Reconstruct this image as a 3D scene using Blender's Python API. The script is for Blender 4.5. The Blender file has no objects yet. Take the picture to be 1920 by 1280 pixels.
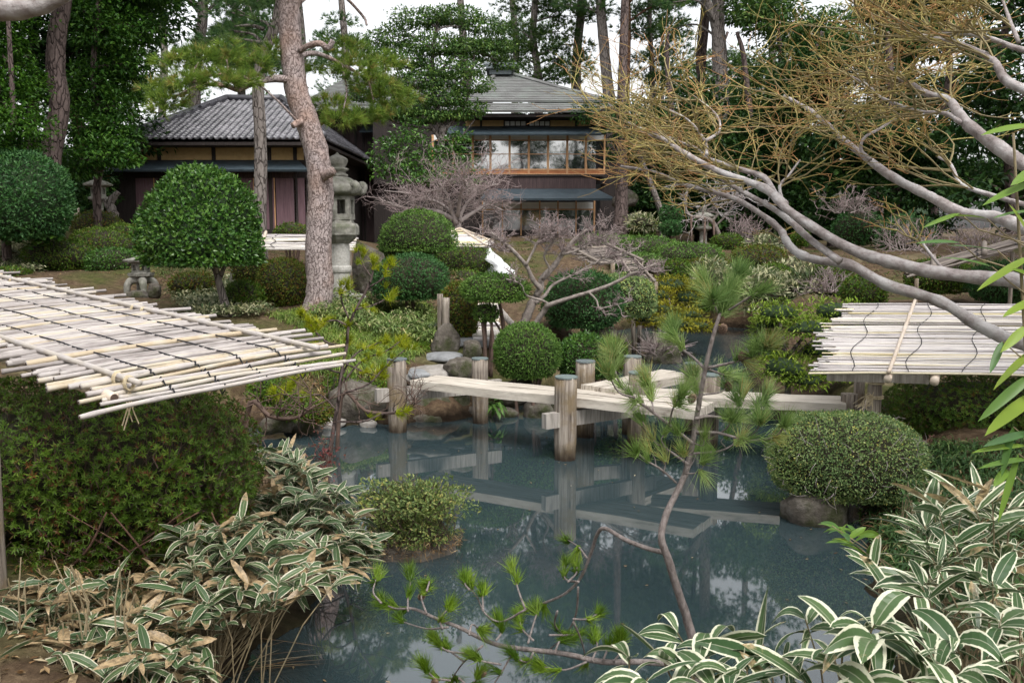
import bpy, math, random
import numpy as np

# ------------------------------------------------------------------ camera, sky, sun, exposure
SC = bpy.context.scene
COL = SC.collection
F, H0 = 1750.0, 2.6                     # focal length in photo pixels (1920 wide), eye height above the water
TH = math.atan(0.12)
cam_d = bpy.data.cameras.new("camera"); cam = bpy.data.objects.new("camera", cam_d); COL.objects.link(cam)
cam.location = (0, 0, H0); cam.rotation_euler = (math.pi/2 - TH, 0, 0)
cam_d.sensor_width = 36.0; cam_d.lens = 36.0*F/1920.0; cam_d.clip_start = 0.05; cam_d.clip_end = 2000
cam_d.dof.use_dof = False
SC.camera = cam
world = bpy.data.worlds.new("World"); SC.world = world; world.use_nodes = True
wn, wl = world.node_tree.nodes, world.node_tree.links
SUN_EL, SUN_AZ = math.radians(56), math.radians(155)      # behind the camera, a little to the right
sky = wn.new("ShaderNodeTexSky"); sky.sky_type = 'NISHITA'; sky.sun_disc = False
sky.sun_elevation = SUN_EL; sky.sun_rotation = SUN_AZ
sky.air_density = 1.0; sky.dust_density = 4.0; sky.ozone_density = 1.0
hs = wn.new("ShaderNodeHueSaturation"); hs.inputs['Saturation'].default_value = 0.12
wl.new(sky.outputs[0], hs.inputs['Color']); wl.new(hs.outputs[0], wn['Background'].inputs['Color'])
wn['Background'].inputs['Strength'].default_value = 0.15
sun_d = bpy.data.lights.new("sun", 'SUN'); sun_d.energy = 0.55; sun_d.angle = math.radians(18); sun_d.color = (1.0, 0.96, 0.9)
sun = bpy.data.objects.new("sun", sun_d); COL.objects.link(sun)
sun.rotation_euler = (math.pi/2 - SUN_EL, 0, math.pi - SUN_AZ)
SC.view_settings.view_transform = 'Standard'; SC.view_settings.look = 'None'
SC.view_settings.exposure = 1.15; SC.view_settings.gamma = 1.0
SC.cycles.max_bounces = 6; SC.cycles.diffuse_bounces = 3; SC.cycles.glossy_bounces = 3
SC.cycles.transmission_bounces = 3; SC.cycles.transparent_max_bounces = 6

# ------------------------------------------------------------------ layout helpers
CAM = np.array([0.0, 0.0, H0])
FW = np.array([0.0, math.cos(TH), -math.sin(TH)]); UP = np.array([0.0, math.sin(TH), math.cos(TH)]); RT = np.array([1.0, 0, 0])
def ray(px, py): return FW + RT*((px-960.0)/F) + UP*((640.0-py)/F)
def P(px, py, Y):
    d = ray(px, py); return CAM + d*(Y/d[1])
def W(px, py, z=0.0):
    d = ray(px, py); return CAM + d*((z-H0)/d[2])
rng = np.random.default_rng(7)
random.seed(7)
def rvec(n, r=None):
    r = r or rng
    v = r.normal(size=(n, 3)); return v/np.linalg.norm(v, axis=1, keepdims=True)
def nrm(v): return v/np.maximum(np.linalg.norm(v, axis=-1, keepdims=True), 1e-9)

# ------------------------------------------------------------------ mesh builder
class MB:
    def __init__(s): s.V=[]; s.A=[]; s.T=[]; s.Q=[]; s.n=0; s.M=[]
    def add(s, v, tris=None, quads=None, a=None, mi=0):
        v = np.asarray(v, float).reshape(-1, 3); k = len(v)
        if a is None: a = np.zeros((k, 3))
        else:
            a = np.asarray(a, float)
            if a.ndim == 0: a = np.tile([float(a), 0, 0], (k, 1))
            elif a.ndim == 1 and len(a) == k and k != 3: a = np.stack([a, a*0, a*0], 1)
            elif a.ndim == 1: a = np.tile(a, (k, 1))
        s.V.append(v); s.A.append(a)
        if tris is not None and len(tris): s.T.append((np.asarray(tris, np.int64)+s.n, mi))
        if quads is not None and len(quads): s.Q.append((np.asarray(quads, np.int64)+s.n, mi))
        s.n += k
    def box(s, x0, x1, y0, y1, z0, z1, a=0.0, mi=0):
        v = [(x,y,z) for z in (z0,z1) for y in (y0,y1) for x in (x0,x1)]
        s.add(v, quads=[(0,2,3,1),(4,5,7,6),(0,1,5,4),(2,6,7,3),(0,4,6,2),(1,3,7,5)], a=a, mi=mi)
    def prism(s, c, d, L, w, h, up=(0,0,1), a=0.0, mi=0):
        """box centred on c, length L along d, width w across, height h along up"""
        c=np.asarray(c,float); d=nrm(np.asarray(d,float)); u=np.asarray(up,float); r=nrm(np.cross(d,u)); u=nrm(np.cross(r,d))
        v=[c+d*(i*L/2)+r*(j*w/2)+u*(k*h/2) for k in (-1,1) for j in (-1,1) for i in (-1,1)]
        s.add(v, quads=[(0,2,3,1),(4,5,7,6),(0,1,5,4),(2,6,7,3),(0,4,6,2),(1,3,7,5)], a=a, mi=mi)
    def tube(s, pts, rad, n=7, a=0.0, cap=True, wob=0.0, mi=0, va=None):
        pts=np.asarray(pts,float); K=len(pts); rad=np.broadcast_to(np.asarray(rad,float),(K,))
        t=np.gradient(pts,axis=0); t=nrm(t)
        ref=np.array([0,0,1.0]) if abs(t[0][2])<0.9 else np.array([1.0,0,0])
        e1=np.zeros_like(pts); r=nrm(np.cross(t[0],ref))
        for k in range(K):
            r=r-t[k]*np.dot(r,t[k]); r=r/max(np.linalg.norm(r),1e-9); e1[k]=r
        e2=np.cross(t,e1)
        an=np.linspace(0,2*np.pi,n,endpoint=False)
        ring=(np.cos(an)[None,:,None]*e1[:,None,:]+np.sin(an)[None,:,None]*e2[:,None,:])
        rr=np.repeat(rad[:,None],n,1)
        if wob: rr=rr*(1+wob*rng.normal(size=(K,n)).clip(-2,2))
        v=(pts[:,None,:]+ring*rr[:,:,None]).reshape(-1,3)
        i=np.arange(K-1)[:,None]*n; j=np.arange(n)[None,:]; j2=(j+1)%n
        q=np.stack([i+j,i+j2,i+n+j2,i+n+j],-1).reshape(-1,4)
        aa=np.zeros((K*n,3)); aa[:,0]=a if va is None else np.repeat(va,n)
        aa[:,1]=np.tile(an/(2*np.pi),K); aa[:,2]=np.repeat(np.linspace(0,1,K),n)
        tr=None
        if cap:
            v=np.vstack([v,pts[:1],pts[-1:]]); aa=np.vstack([aa,[[aa[0,0],0,0],[aa[-1,0],0,1]]])
            c0,c1=K*n,K*n+1; b=(K-1)*n
            tr=[(c0,(k+1)%n,k) for k in range(n)]+[(c1,b+k,b+(k+1)%n) for k in range(n)]
        s.add(v,quads=q,tris=tr,a=aa,mi=mi)
    def tubes(s, Pts, Rad, n=4, a=None):
        """many tubes at once: Pts (N,K,3), Rad (N,K)"""
        N,K,_=Pts.shape
        if N==0: return
        t=np.gradient(Pts,axis=1); t=nrm(t)
        ref=np.tile(np.array([0.31,0.22,0.92]),(N,1))[:,None,:]
        e1=nrm(np.cross(t,ref)); e2=np.cross(t,e1)
        an=np.linspace(0,2*np.pi,n,endpoint=False)
        ring=np.cos(an)[None,None,:,None]*e1[:,:,None,:]+np.sin(an)[None,None,:,None]*e2[:,:,None,:]
        v=(Pts[:,:,None,:]+ring*Rad[:,:,None,None]).reshape(-1,3)
        base=(np.arange(N)*K*n)[:,None,None]; i=(np.arange(K-1)*n)[None,:,None]; j=np.arange(n)[None,None,:]; j2=(j+1)%n
        q=np.stack([base+i+j,base+i+j2,base+i+n+j2,base+i+n+j],-1).reshape(-1,4)
        aa=np.zeros((N*K*n,3))
        if a is not None:
            a=np.asarray(a,float); a=a[:,None]*np.ones((1,K)) if a.ndim==1 else a; aa[:,0]=np.repeat(a.reshape(-1),n)
        s.add(v,quads=q,a=aa)
    def leaves(s, pos, d, nn, L, Wd, fold=0.25, t=None, curl=0.0):
        """small leaves: folded rhombs"""
        N=len(pos); d=nrm(d); r=nrm(np.cross(d,nn)); u=np.cross(r,d)
        L=np.broadcast_to(L,(N,))[:,None]; Wd=np.broadcast_to(Wd,(N,))[:,None]
        m=pos+d*L*0.45
        v=np.stack([pos, m+r*Wd*0.5+u*Wd*fold, pos+d*L-u*L*curl, m-r*Wd*0.5+u*Wd*fold],1).reshape(-1,3)
        b=np.arange(N)[:,None]*4
        tr=np.concatenate([b+[0,1,2],b+[0,2,3]],0)
        if t is None: t=rng.random(N)
        aa=np.zeros((N*4,3)); aa[:,0]=np.repeat(t,4)
        s.add(v,tris=tr,a=aa)
    def blades(s, pos, d, nn, L, Wd, droop=0.3, K=6, t=None, pw=(0.55,0.75), vfold=0.12, twist=0.0, fan=0.0):
        """long leaves with a midrib: K rows by 3 columns, attribute (tint, across -1..1, along 0..1)"""
        N=len(pos); d=nrm(d); r=nrm(np.cross(d,nn)); u=np.cross(r,d)
        L=np.broadcast_to(L,(N,)); Wd=np.broadcast_to(Wd,(N,)); droop=np.broadcast_to(droop,(N,))
        sv=np.linspace(0,1,K); pr=np.maximum(sv,1e-4)**pw[0]*(1-sv)**pw[1]; pr=pr/pr.max(); pr[0]=max(pr[0],.05)
        c=pos[:,None,:]+d[:,None,:]*(L[:,None]*sv*(1-0.25*droop[:,None]*sv))[:,:,None]
        c[:,:,2]-=(L[:,None]*droop[:,None]*sv**2*0.7)
        tw=(rng.normal(size=N)*twist)[:,None]*sv
        rr=r[:,None,:]*np.cos(tw)[:,:,None]+u[:,None,:]*np.sin(tw)[:,:,None]
        uu=u[:,None,:]*np.cos(tw)[:,:,None]-r[:,None,:]*np.sin(tw)[:,:,None]
        hw=(Wd[:,None]*0.5*pr)[:,:,None]
        v=np.stack([c-rr*hw+uu*hw*vfold*2, c, c+rr*hw+uu*hw*vfold*2],2)   # N,K,3,3
        base=(np.arange(N)*K*3)[:,None,None]; i=(np.arange(K-1)*3)[None,:,None]; j=np.arange(2)[None,None,:]
        q=np.stack([base+i+j,base+i+j+1,base+i+j+4,base+i+j+3],-1).reshape(-1,4)
        if t is None: t=rng.random(N)
        aa=np.zeros((N,K,3,3)); aa[...,0]=np.asarray(t)[:,None,None]; aa[...,1]=np.array([-1,0,1])[None,None,:]; aa[...,2]=sv[None,:,None]
        s.add(v.reshape(-1,3),quads=q,a=aa.reshape(-1,3))
    def needles(s, c, ax, n, L, Wd, spread=0.8, t=None):
        """tufts of needles at c along ax, n needles each"""
        N=len(c); ax=nrm(ax)
        rv=rng.normal(size=(N,n,3)); d=nrm(ax[:,None,:]*1.0+rv*spread*0.62)
        L=np.broadcast_to(np.asarray(L,float),(N,)); 
        ll=L[:,None]*(0.75+0.35*rng.random((N,n)))
        side=nrm(np.cross(d,rng.normal(size=(N,n,3))))*(Wd*0.5)
        p0=c[:,None,:]+rng.normal(size=(N,n,3))*(L*0.05)[:,None,None]
        tip=p0+d*ll[:,:,None]; tip[:,:,2]-=ll*0.06
        v=np.stack([p0-side,p0+side,tip],2).reshape(-1,3)
        tr=np.arange(N*n*3).reshape(-1,3)
        if t is None: t=rng.random(N)
        tt=(np.asarray(t)[:,None]+rng.normal(size=(N,n))*0.12).clip(0,1)
        aa=np.zeros((N*n*3,3)); aa[:,0]=np.repeat(tt.reshape(-1),3); aa[:,2]=np.tile([0,0,1.0],N*n)
        s.add(v,tris=tr,a=aa)
    def build(s, name, mat, parent=None, smooth=False):
        V=np.concatenate(s.V) if s.V else np.zeros((0,3)); A=np.concatenate(s.A) if s.A else np.zeros((0,3))
        off=np.zeros(3)
        if parent is not None: off=np.array(OFF.get(parent.name,(0,0,0)))
        V=V-off
        faces=[(f,3,m) for f,m in s.T]+[(f,4,m) for f,m in s.Q]
        nl=sum(f.size for f,_,_ in faces); nf=sum(len(f) for f,_,_ in faces)
        me=bpy.data.meshes.new(name); me.vertices.add(len(V)); me.vertices.foreach_set("co",V.astype(np.float32).ravel())
        me.loops.add(nl); me.polygons.add(nf)
        li=np.concatenate([f.ravel() for f,_,_ in faces]).astype(np.int32)
        tot=np.concatenate([np.full(len(f),k,np.int32) for f,k,_ in faces]); st=np.concatenate([[0],np.cumsum(tot)[:-1]]).astype(np.int32)
        me.loops.foreach_set("vertex_index",li); me.polygons.foreach_set("loop_start",st); me.polygons.foreach_set("loop_total",tot)
        if isinstance(mat,(list,tuple)):
            for m in mat: me.materials.append(m)
            me.polygons.foreach_set("material_index",np.concatenate([np.full(len(f),m,np.int32) for f,_,m in faces]))
        elif mat: me.materials.append(mat)
        me.polygons.foreach_set("use_smooth",np.full(nf,bool(smooth)))
        at=me.attributes.new("leaf",'FLOAT_VECTOR','POINT'); at.data.foreach_set("vector",A.astype(np.float32).ravel())
        me.update(calc_edges=True)
        o=bpy.data.objects.new(name,me); COL.objects.link(o)
        if parent is not None: o.parent=parent; OFF[o.name]=tuple(off)
        else: OFF[o.name]=(0,0,0)
        return o
OFF={}
def thing(name,label,cat,loc,group=None):
    o=bpy.data.objects.new(name,None); COL.objects.link(o); o.location=tuple(float(x) for x in loc)
    o.empty_display_size=0.2; o['label']=label; o['category']=cat
    if group: o['group']=group
    OFF[o.name]=tuple(float(x) for x in loc); return o
def tag(o,label,cat,group=None,kind=None):
    o['label']=label; o['category']=cat
    if group: o['group']=group
    if kind: o['kind']=kind
    return o
def smooth_path(pts, sub=4):
    pts=np.asarray(pts,float)
    if len(pts)<3: 
        return np.linspace(pts[0],pts[-1],sub+1)
    p=np.vstack([2*pts[0]-pts[1],pts,2*pts[-1]-pts[-2]]); out=[]
    for i in range(1,len(p)-2):
        for k in range(sub):
            t=k/sub; a,b,c,d=p[i-1],p[i],p[i+1],p[i+2]
            out.append(0.5*((2*b)+(-a+c)*t+(2*a-5*b+4*c-d)*t*t+(-a+3*b-3*c+d)*t**3))
    out.append(pts[-1]); return np.array(out)
def lump(d, seed, amp=0.12, f=2.2):
    r=np.random.default_rng(seed); s=0
    for k in range(7):
        w=r.normal(size=3)*f*(1+0.45*k); s=s+np.sin(d@w+r.random()*6.28)/(1+0.4*k)
    return 1+amp*s*0.4
def sgnpow(x,p): return np.sign(x)*np.abs(x)**p
def ellip(d, rad, e=1.0):
    """points of a superellipsoid in directions d (e<1 squarer)"""
    if e==1.0: return d*rad
    k=(np.abs(d)**(2/e)).sum(1)**(-e/2); return d*k[:,None]*rad
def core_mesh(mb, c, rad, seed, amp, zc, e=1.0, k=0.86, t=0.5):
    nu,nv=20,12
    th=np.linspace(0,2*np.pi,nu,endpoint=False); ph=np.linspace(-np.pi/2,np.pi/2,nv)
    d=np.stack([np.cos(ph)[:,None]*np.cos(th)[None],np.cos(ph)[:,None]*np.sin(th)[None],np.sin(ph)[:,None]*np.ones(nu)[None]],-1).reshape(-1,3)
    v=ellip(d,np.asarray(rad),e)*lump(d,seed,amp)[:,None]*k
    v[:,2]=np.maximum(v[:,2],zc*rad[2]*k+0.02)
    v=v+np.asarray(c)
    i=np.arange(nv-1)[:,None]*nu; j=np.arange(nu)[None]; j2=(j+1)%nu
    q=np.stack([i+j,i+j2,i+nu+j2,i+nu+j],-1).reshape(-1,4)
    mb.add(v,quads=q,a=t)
def shell(n, c, rad, seed, amp, zc=-0.6, e=1.0, depth=0.14, front=None):
    """random points in the outer shell of a lumpy ellipsoid, with outward normals"""
    m=int(n*1.7)+50
    d=rvec(m); k=lump(d,seed,amp)
    low=d[:,2]<zc
    p=ellip(d,np.asarray(rad),e)*k[:,None]
    p=p*(1-depth*rng.random(m)**1.5)[:,None]
    nn=nrm(p/np.asarray(rad)**2)
    # flatten the underside
    fl=p[:,2]<zc*rad[2]
    p[fl,2]=zc*rad[2]+np.abs(rng.normal(size=fl.sum()))*0.04*rad[2]; nn[fl]=nrm(nn[fl]*[1,1,0.3]-[0,0,.3])
    idx=np.arange(m); idx=idx[:n]
    return p[idx]+np.asarray(c), nn[idx]
# ------------------------------------------------------------------ materials (procedural)
def newmat(name):
    m=bpy.data.materials.new(name); m.use_nodes=True; nt=m.node_tree; n=nt.nodes; l=nt.links
    return m,n,l,n['Principled BSDF']
def ramp(n, stops, interp='LINEAR'):
    r=n.new("ShaderNodeValToRGB"); r.color_ramp.interpolation=interp
    el=r.color_ramp.elements
    while len(el)<len(stops): el.new(0.5)
    for e,(p,c) in zip(el,stops): e.position=p; e.color=(*c,1)
    return r
def attr(n,l):
    a=n.new("ShaderNodeAttribute"); a.attribute_name="leaf"; s=n.new("ShaderNodeSeparateXYZ"); l.new(a.outputs['Vector'],s.inputs[0]); return s
def mth(n,l,op,a,b=None,c=None):
    m=n.new("ShaderNodeMath"); m.operation=op
    for i,x in enumerate((a,b,c)):
        if x is None: continue
        if isinstance(x,(int,float)): m.inputs[i].default_value=x
        else: l.new(x,m.inputs[i])
    return m.outputs[0]
def mixc(n,l,f,a,b,mode='MIX'):
    m=n.new("ShaderNodeMix"); m.data_type='RGBA'; m.blend_type=mode
    for i,x in ((0,f),(6,a),(7,b)):
        if isinstance(x,(int,float)): m.inputs[i].default_value=x
        elif isinstance(x,tuple): m.inputs[i].default_value=(*x,1)
        else: l.new(x,m.inputs[i])
    return m.outputs[2]
def noise(n,l,scale,detail=3,rough=.6,coord='Object',vec=(1,1,1),dist=0.0):
    tc=n.new("ShaderNodeTexCoord"); mp=n.new("ShaderNodeMapping"); mp.inputs['Scale'].default_value=vec
    l.new(tc.outputs[coord],mp.inputs[0]); t=n.new("ShaderNodeTexNoise"); t.inputs['Scale'].default_value=scale
    t.inputs['Detail'].default_value=detail; t.inputs['Roughness'].default_value=rough; t.inputs['Distortion'].default_value=dist
    l.new(mp.outputs[0],t.inputs['Vector']); return t.outputs['Fac'],mp
def bump(n,l,bs,h,dist=0.01,strength=0.6):
    b=n.new("ShaderNodeBump"); b.inputs['Distance'].default_value=dist; b.inputs['Strength'].default_value=strength
    l.new(h,b.inputs['Height']); l.new(b.outputs[0],bs.inputs['Normal'])
def translucent(m,n,l,bs,col,f):
    if f<=0: return
    tr=n.new("ShaderNodeBsdfTranslucent"); l.new(col,tr.inputs['Color']); mx=n.new("ShaderNodeMixShader"); mx.inputs[0].default_value=f
    l.new(bs.outputs[0],mx.inputs[1]); l.new(tr.outputs[0],mx.inputs[2]); l.new(mx.outputs[0],n['Material Output'].inputs['Surface'])
def leafmat(name, stops, rough=.5, trans=.22, spec=.4, patch=None, pscale=1.2):
    m,n,l,bs=newmat(name); s=attr(n,l); r=ramp(n,stops); l.new(s.outputs[0],r.inputs[0]); c=r.outputs[0]
    if patch:
        f,_=noise(n,l,pscale,2); rr=ramp(n,[(.45,(0,0,0)),(.62,(1,1,1))]); l.new(f,rr.inputs[0]); c=mixc(n,l,rr.outputs[0],c,patch)
    f,_=noise(n,l,2.6,3,.6); rr=ramp(n,[(.3,(.72,.76,.8)),(.5,(1,1,1)),(.72,(1.18,1.12,.95))]); l.new(f,rr.inputs[0]); c=mixc(n,l,1.0,c,rr.outputs[0],'MULTIPLY')
    hsv=n.new('ShaderNodeHueSaturation'); hsv.inputs['Saturation'].default_value=1.07; l.new(c,hsv.inputs['Color']); c=hsv.outputs[0]
    l.new(c,bs.inputs['Base Color']); bs.inputs['Roughness'].default_value=rough; bs.inputs['Specular IOR Level'].default_value=spec*.7
    translucent(m,n,l,bs,c,trans); return m
def varieg(name, greens, cream, dead, edge=.62, deadamt=.8, rough=.42):
    """green blade, pale margin; part of the leaves withered to straw"""
    m,n,l,bs=newmat(name); s=attr(n,l); r=ramp(n,greens); 
    fr=mth(n,l,'FRACT',mth(n,l,'MULTIPLY',s.outputs[0],7.31)); l.new(fr,r.inputs[0])
    f,_=noise(n,l,60,2); au=mth(n,l,'ABSOLUTE',s.outputs[1])
    fib,_=noise(n,l,240,1)
    q=mth(n,l,'ADD',au,mth(n,l,'MULTIPLY',mth(n,l,'SUBTRACT',f,.5),.22))
    q=mth(n,l,'ADD',q,mth(n,l,'MULTIPLY',mth(n,l,'SUBTRACT',fr,.5),.2))
    e=ramp(n,[(edge,(0,0,0)),(edge+.08,(1,1,1))]); l.new(q,e.inputs[0])
    c=mixc(n,l,e.outputs[0],r.outputs[0],cream)
    mid=ramp(n,[(.03,(1,1,1)),(.07,(0,0,0))]); l.new(au,mid.inputs[0]); c=mixc(n,l,mth(n,l,'MULTIPLY',mid.outputs[0],.35),c,cream)
    # withered tip and withered whole leaves
    dv=mth(n,l,'ADD',mth(n,l,'MULTIPLY',s.outputs[2],.45),mth(n,l,'MULTIPLY',s.outputs[0],deadamt)); dv=mth(n,l,'ADD',dv,mth(n,l,'MULTIPLY',mth(n,l,'SUBTRACT',f,.5),.35))
    d=ramp(n,[(.7,(0,0,0)),(.78,(1,1,1))]); l.new(mth(n,l,'MULTIPLY',dv,.75),d.inputs[0])
    fd,_=noise(n,l,35,5,.7); dr=ramp(n,[(.38,(0,0,0)),(.62,(1,1,1))]); l.new(fd,dr.inputs[0]); dc=mixc(n,l,dr.outputs[0],tuple(x*.42 for x in dead),tuple(min(1,x*1.12) for x in dead)); c=mixc(n,l,d.outputs[0],c,dc)
    l.new(c,bs.inputs['Base Color']); bs.inputs['Roughness'].default_value=rough; bs.inputs['Specular IOR Level'].default_value=.4
    translucent(m,n,l,bs,c,.2); return m
def surfmat(name, stops, scale=4, detail=5, rough=.8, vec=(1,1,1), bd=.01, bst=.6, tint=None, spots=None, sscale=1.5, spec=.3, coord='Object', tints=.5, metal=0):
    m,n,l,bs=newmat(name); f,_=noise(n,l,scale,detail,.62,coord,vec); r=ramp(n,stops); l.new(f,r.inputs[0]); c=r.outputs[0]
    if tint:
        s=attr(n,l); r2=ramp(n,tint); l.new(s.outputs[0],r2.inputs[0]); c=mixc(n,l,tints,c,r2.outputs[0])
    if spots:
        f2,_=noise(n,l,sscale,6,.65,coord); rr=ramp(n,[(.5,(0,0,0)),(.63,(1,1,1))]); l.new(f2,rr.inputs[0]); c=mixc(n,l,rr.outputs[0],c,spots)
    l.new(c,bs.inputs['Base Color']); bs.inputs['Roughness'].default_value=rough; bs.inputs['Specular IOR Level'].default_value=spec; bs.inputs['Metallic'].default_value=metal
    if bd: bump(n,l,bs,f,bd,bst)
    return m
def barkmat(name, c0, c1, crack, scale=7, zs=.45, warm=None):
    """plated bark: voronoi cracks and noise"""
    m,n,l,bs=newmat(name); f,mp=noise(n,l,scale*2.2,6,.65,vec=(1,1,zs)); 
    v=n.new("ShaderNodeTexVoronoi"); v.feature='DISTANCE_TO_EDGE'; v.inputs['Scale'].default_value=scale
    dn=n.new("ShaderNodeTexNoise"); dn.inputs['Scale'].default_value=scale*.8; l.new(mp.outputs[0],dn.inputs['Vector'])
    vm=n.new("ShaderNodeMix"); vm.data_type='RGBA'; vm.blend_type='ADD'; vm.inputs[0].default_value=.22; l.new(mp.outputs[0],vm.inputs[6]); l.new(dn.outputs['Color'],vm.inputs[7])
    l.new(vm.outputs[2],v.inputs['Vector'])
    e=ramp(n,[(0.0,(0,0,0)),(.09,(1,1,1))]); l.new(v.outputs['Distance'],e.inputs[0])
    r=ramp(n,[(.3,c0),(.7,c1)]); l.new(f,r.inputs[0]); c=mixc(n,l,e.outputs[0],crack,r.outputs[0])
    if warm:
        f2,_=noise(n,l,1.1,2); rr=ramp(n,[(.48,(0,0,0)),(.68,(1,1,1))]); l.new(f2,rr.inputs[0]); c=mixc(n,l,mth(n,l,'MULTIPLY',rr.outputs[0],.7),c,warm)
    l.new(c,bs.inputs['Base Color']); bs.inputs['Roughness'].default_value=.9; bs.inputs['Specular IOR Level'].default_value=.2
    h=mth(n,l,'ADD',mth(n,l,'MULTIPLY',e.outputs[0],.7),mth(n,l,'MULTIPLY',f,.6)); bump(n,l,bs,h,.03,.9); return m
G=lambda *a:a
M={}
# foliage: colour ramps over the per-leaf tint
M['camellia']=leafmat('glossy_leaf',[(0,(.03,.078,.018)),(.5,(.055,.128,.026)),(1,(.115,.21,.05))],.3,.18,.45)
M['dark_leaf']=leafmat('dark_leaf',[(0,(.028,.075,.025)),(.6,(.05,.125,.04)),(1,(.09,.18,.065))],.42,.2,.3)
M['box_leaf']=leafmat('clipped_leaf',[(0,(.06,.125,.03)),(.6,(.105,.19,.045)),(1,(.165,.26,.075))],.45,.22,.25)
M['azalea']=leafmat('azalea_leaf',[(0,(.06,.1,.018)),(.5,(.09,.165,.026)),(.82,(.16,.24,.05)),(.92,(.12,.085,.03)),(1,(.13,.06,.03))],.42,.25,.3)
M['azalea_dark']=leafmat('azalea_leaf_dark',[(0,(.05,.1,.018)),(.6,(.085,.155,.024)),(.85,(.125,.19,.035)),(1,(.13,.07,.03))],.4,.22,.3)
M['azalea_brown']=leafmat('azalea_leaf_brown',[(0,(.07,.11,.02)),(.5,(.105,.15,.028)),(.75,(.13,.115,.03)),(1,(.15,.07,.03))],.5,.22,.25)
M['small_grey']=leafmat('small_grey_leaf',[(0,(.09,.155,.055)),(.5,(.175,.26,.1)),(.85,(.3,.38,.18)),(1,(.44,.42,.13))],.5,.22,.3)
M['yellow_scale']=leafmat('yellow_green_spray',[(0,(.11,.19,.03)),(.5,(.2,.29,.05)),(1,(.33,.42,.09))],.5,.25,.25)
M['gold_scale']=leafmat('golden_spray',[(0,(.12,.14,.02)),(.5,(.22,.22,.03)),(1,(.36,.32,.05))],.5,.25)
M['maple_leaf']=leafmat('bright_broad_leaf',[(0,(.026,.07,.012)),(.6,(.048,.12,.017)),(1,(.09,.185,.03))],.42,.3,.25)
M['forest']=leafmat('forest_leaf',[(0,(.013,.038,.011)),(.6,(.027,.066,.017)),(1,(.06,.115,.03))],.45,.22,.25)
M['forest_light']=leafmat('light_forest_leaf',[(0,(.035,.08,.024)),(.6,(.075,.14,.038)),(1,(.16,.235,.065))],.45,.28,.25)
M['pine_bg']=leafmat('far_pine_needle',[(0,(.045,.1,.04)),(.6,(.085,.16,.055)),(1,(.15,.23,.08))],.5,.28,.25)
M['pine_main']=leafmat('pine_needle',[(0,(.1,.17,.04)),(.5,(.175,.265,.055)),(.85,(.26,.34,.085)),(1,(.3,.24,.09))],.45,.3,.25)
M['pine_near']=leafmat('young_pine_needle',[(0,(.15,.25,.08)),(.5,(.27,.38,.13)),(.9,(.42,.52,.22)),(1,(.45,.38,.16))],.4,.45,.3)
M['pine_low']=leafmat('low_pine_needle',[(0,(.08,.15,.02)),(.5,(.15,.25,.035)),(1,(.27,.37,.07))],.38,.4,.3)
M['pine_gold']=leafmat('golden_pine_needle',[(0,(.15,.2,.02)),(.5,(.28,.33,.03)),(1,(.42,.44,.06))],.42,.3)
M['grass']=leafmat('sedge_blade',[(0,(.09,.14,.03)),(.5,(.17,.26,.055)),(.85,(.27,.34,.1)),(1,(.36,.3,.15))],.5,.3)
M['straw']=leafmat('straw_litter',[(0,(.12,.07,.035)),(.4,(.2,.12,.06)),(.8,(.32,.23,.13)),(1,(.42,.36,.25))],.7,.1)
M['fern']=leafmat('fern_leaf',[(0,(.05,.11,.03)),(1,(.12,.22,.06))],.45,.3)
M['reddish']=leafmat('reddish_leaf',[(0,(.13,.04,.03)),(.6,(.2,.06,.06)),(1,(.25,.12,.08))],.5,.25)
M['pale_varieg']=leafmat('pale_variegated_leaf',[(0,(.07,.11,.05)),(.45,(.14,.17,.08)),(.62,(.38,.38,.23)),(1,(.6,.58,.4))],.5,.25)
M['sasa']=varieg('sasa_leaf',[(0,(.05,.095,.035)),(1,(.1,.155,.06))],(.6,.56,.42),(.47,.34,.19),.72,1.05)
M['sasa_near']=varieg('large_sasa_leaf',[(0,(.05,.105,.038)),(1,(.1,.165,.06))],(.8,.79,.6),(.52,.4,.22),.66,.95,.36)
M['bamboo_leaf']=leafmat('bamboo_leaf',[(0,(.1,.2,.07)),(.5,(.2,.32,.06)),(1,(.34,.44,.09))],.35,.35)
M['bamboo_dark']=leafmat('dark_bamboo_leaf',[(0,(.04,.09,.03)),(.6,(.08,.15,.05)),(.9,(.16,.22,.08)),(1,(.35,.28,.16))],.4,.25)
# bark, wood, bamboo
M['pine_bark']=barkmat('pine_bark',(.27,.215,.205),(.46,.39,.375),(.15,.11,.1),15,.55,(.33,.2,.14))
M['grey_bark']=barkmat('grey_bark',(.13,.11,.1),(.25,.22,.2),(.05,.04,.035),8,.35)
M['dark_bark']=barkmat('dark_bark',(.075,.055,.05),(.16,.12,.11),(.03,.022,.02),7,.35)
M['red_bark']=barkmat('red_bark',(.2,.1,.06),(.33,.19,.13),(.08,.045,.03),7,.4)
M['brown_stem']=surfmat('brown_stem',[(.3,(.06,.04,.03)),(.7,(.15,.1,.08))],20,4,.85,(1,1,.3))
M['twig_shade_core']=surfmat('twig_shade_core',[(.3,(.02,.02,.012)),(.7,(.045,.04,.022))],30,3,.95)  # solid core for the twigs, the inside's shade painted into its dark tone
M['leaf_shade_core']=surfmat('shaded_leaf_core',[(.3,(.015,.03,.012)),(.7,(.03,.05,.02))],25,3,.95)  # leaf green darkened to stand for the shade deep inside the foliage
M['young_bark']=surfmat('young_pine_bark',[(.3,(.12,.095,.085)),(.7,(.31,.27,.255))],55,6,.85,(1,1,.5),.01,1.0)
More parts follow.
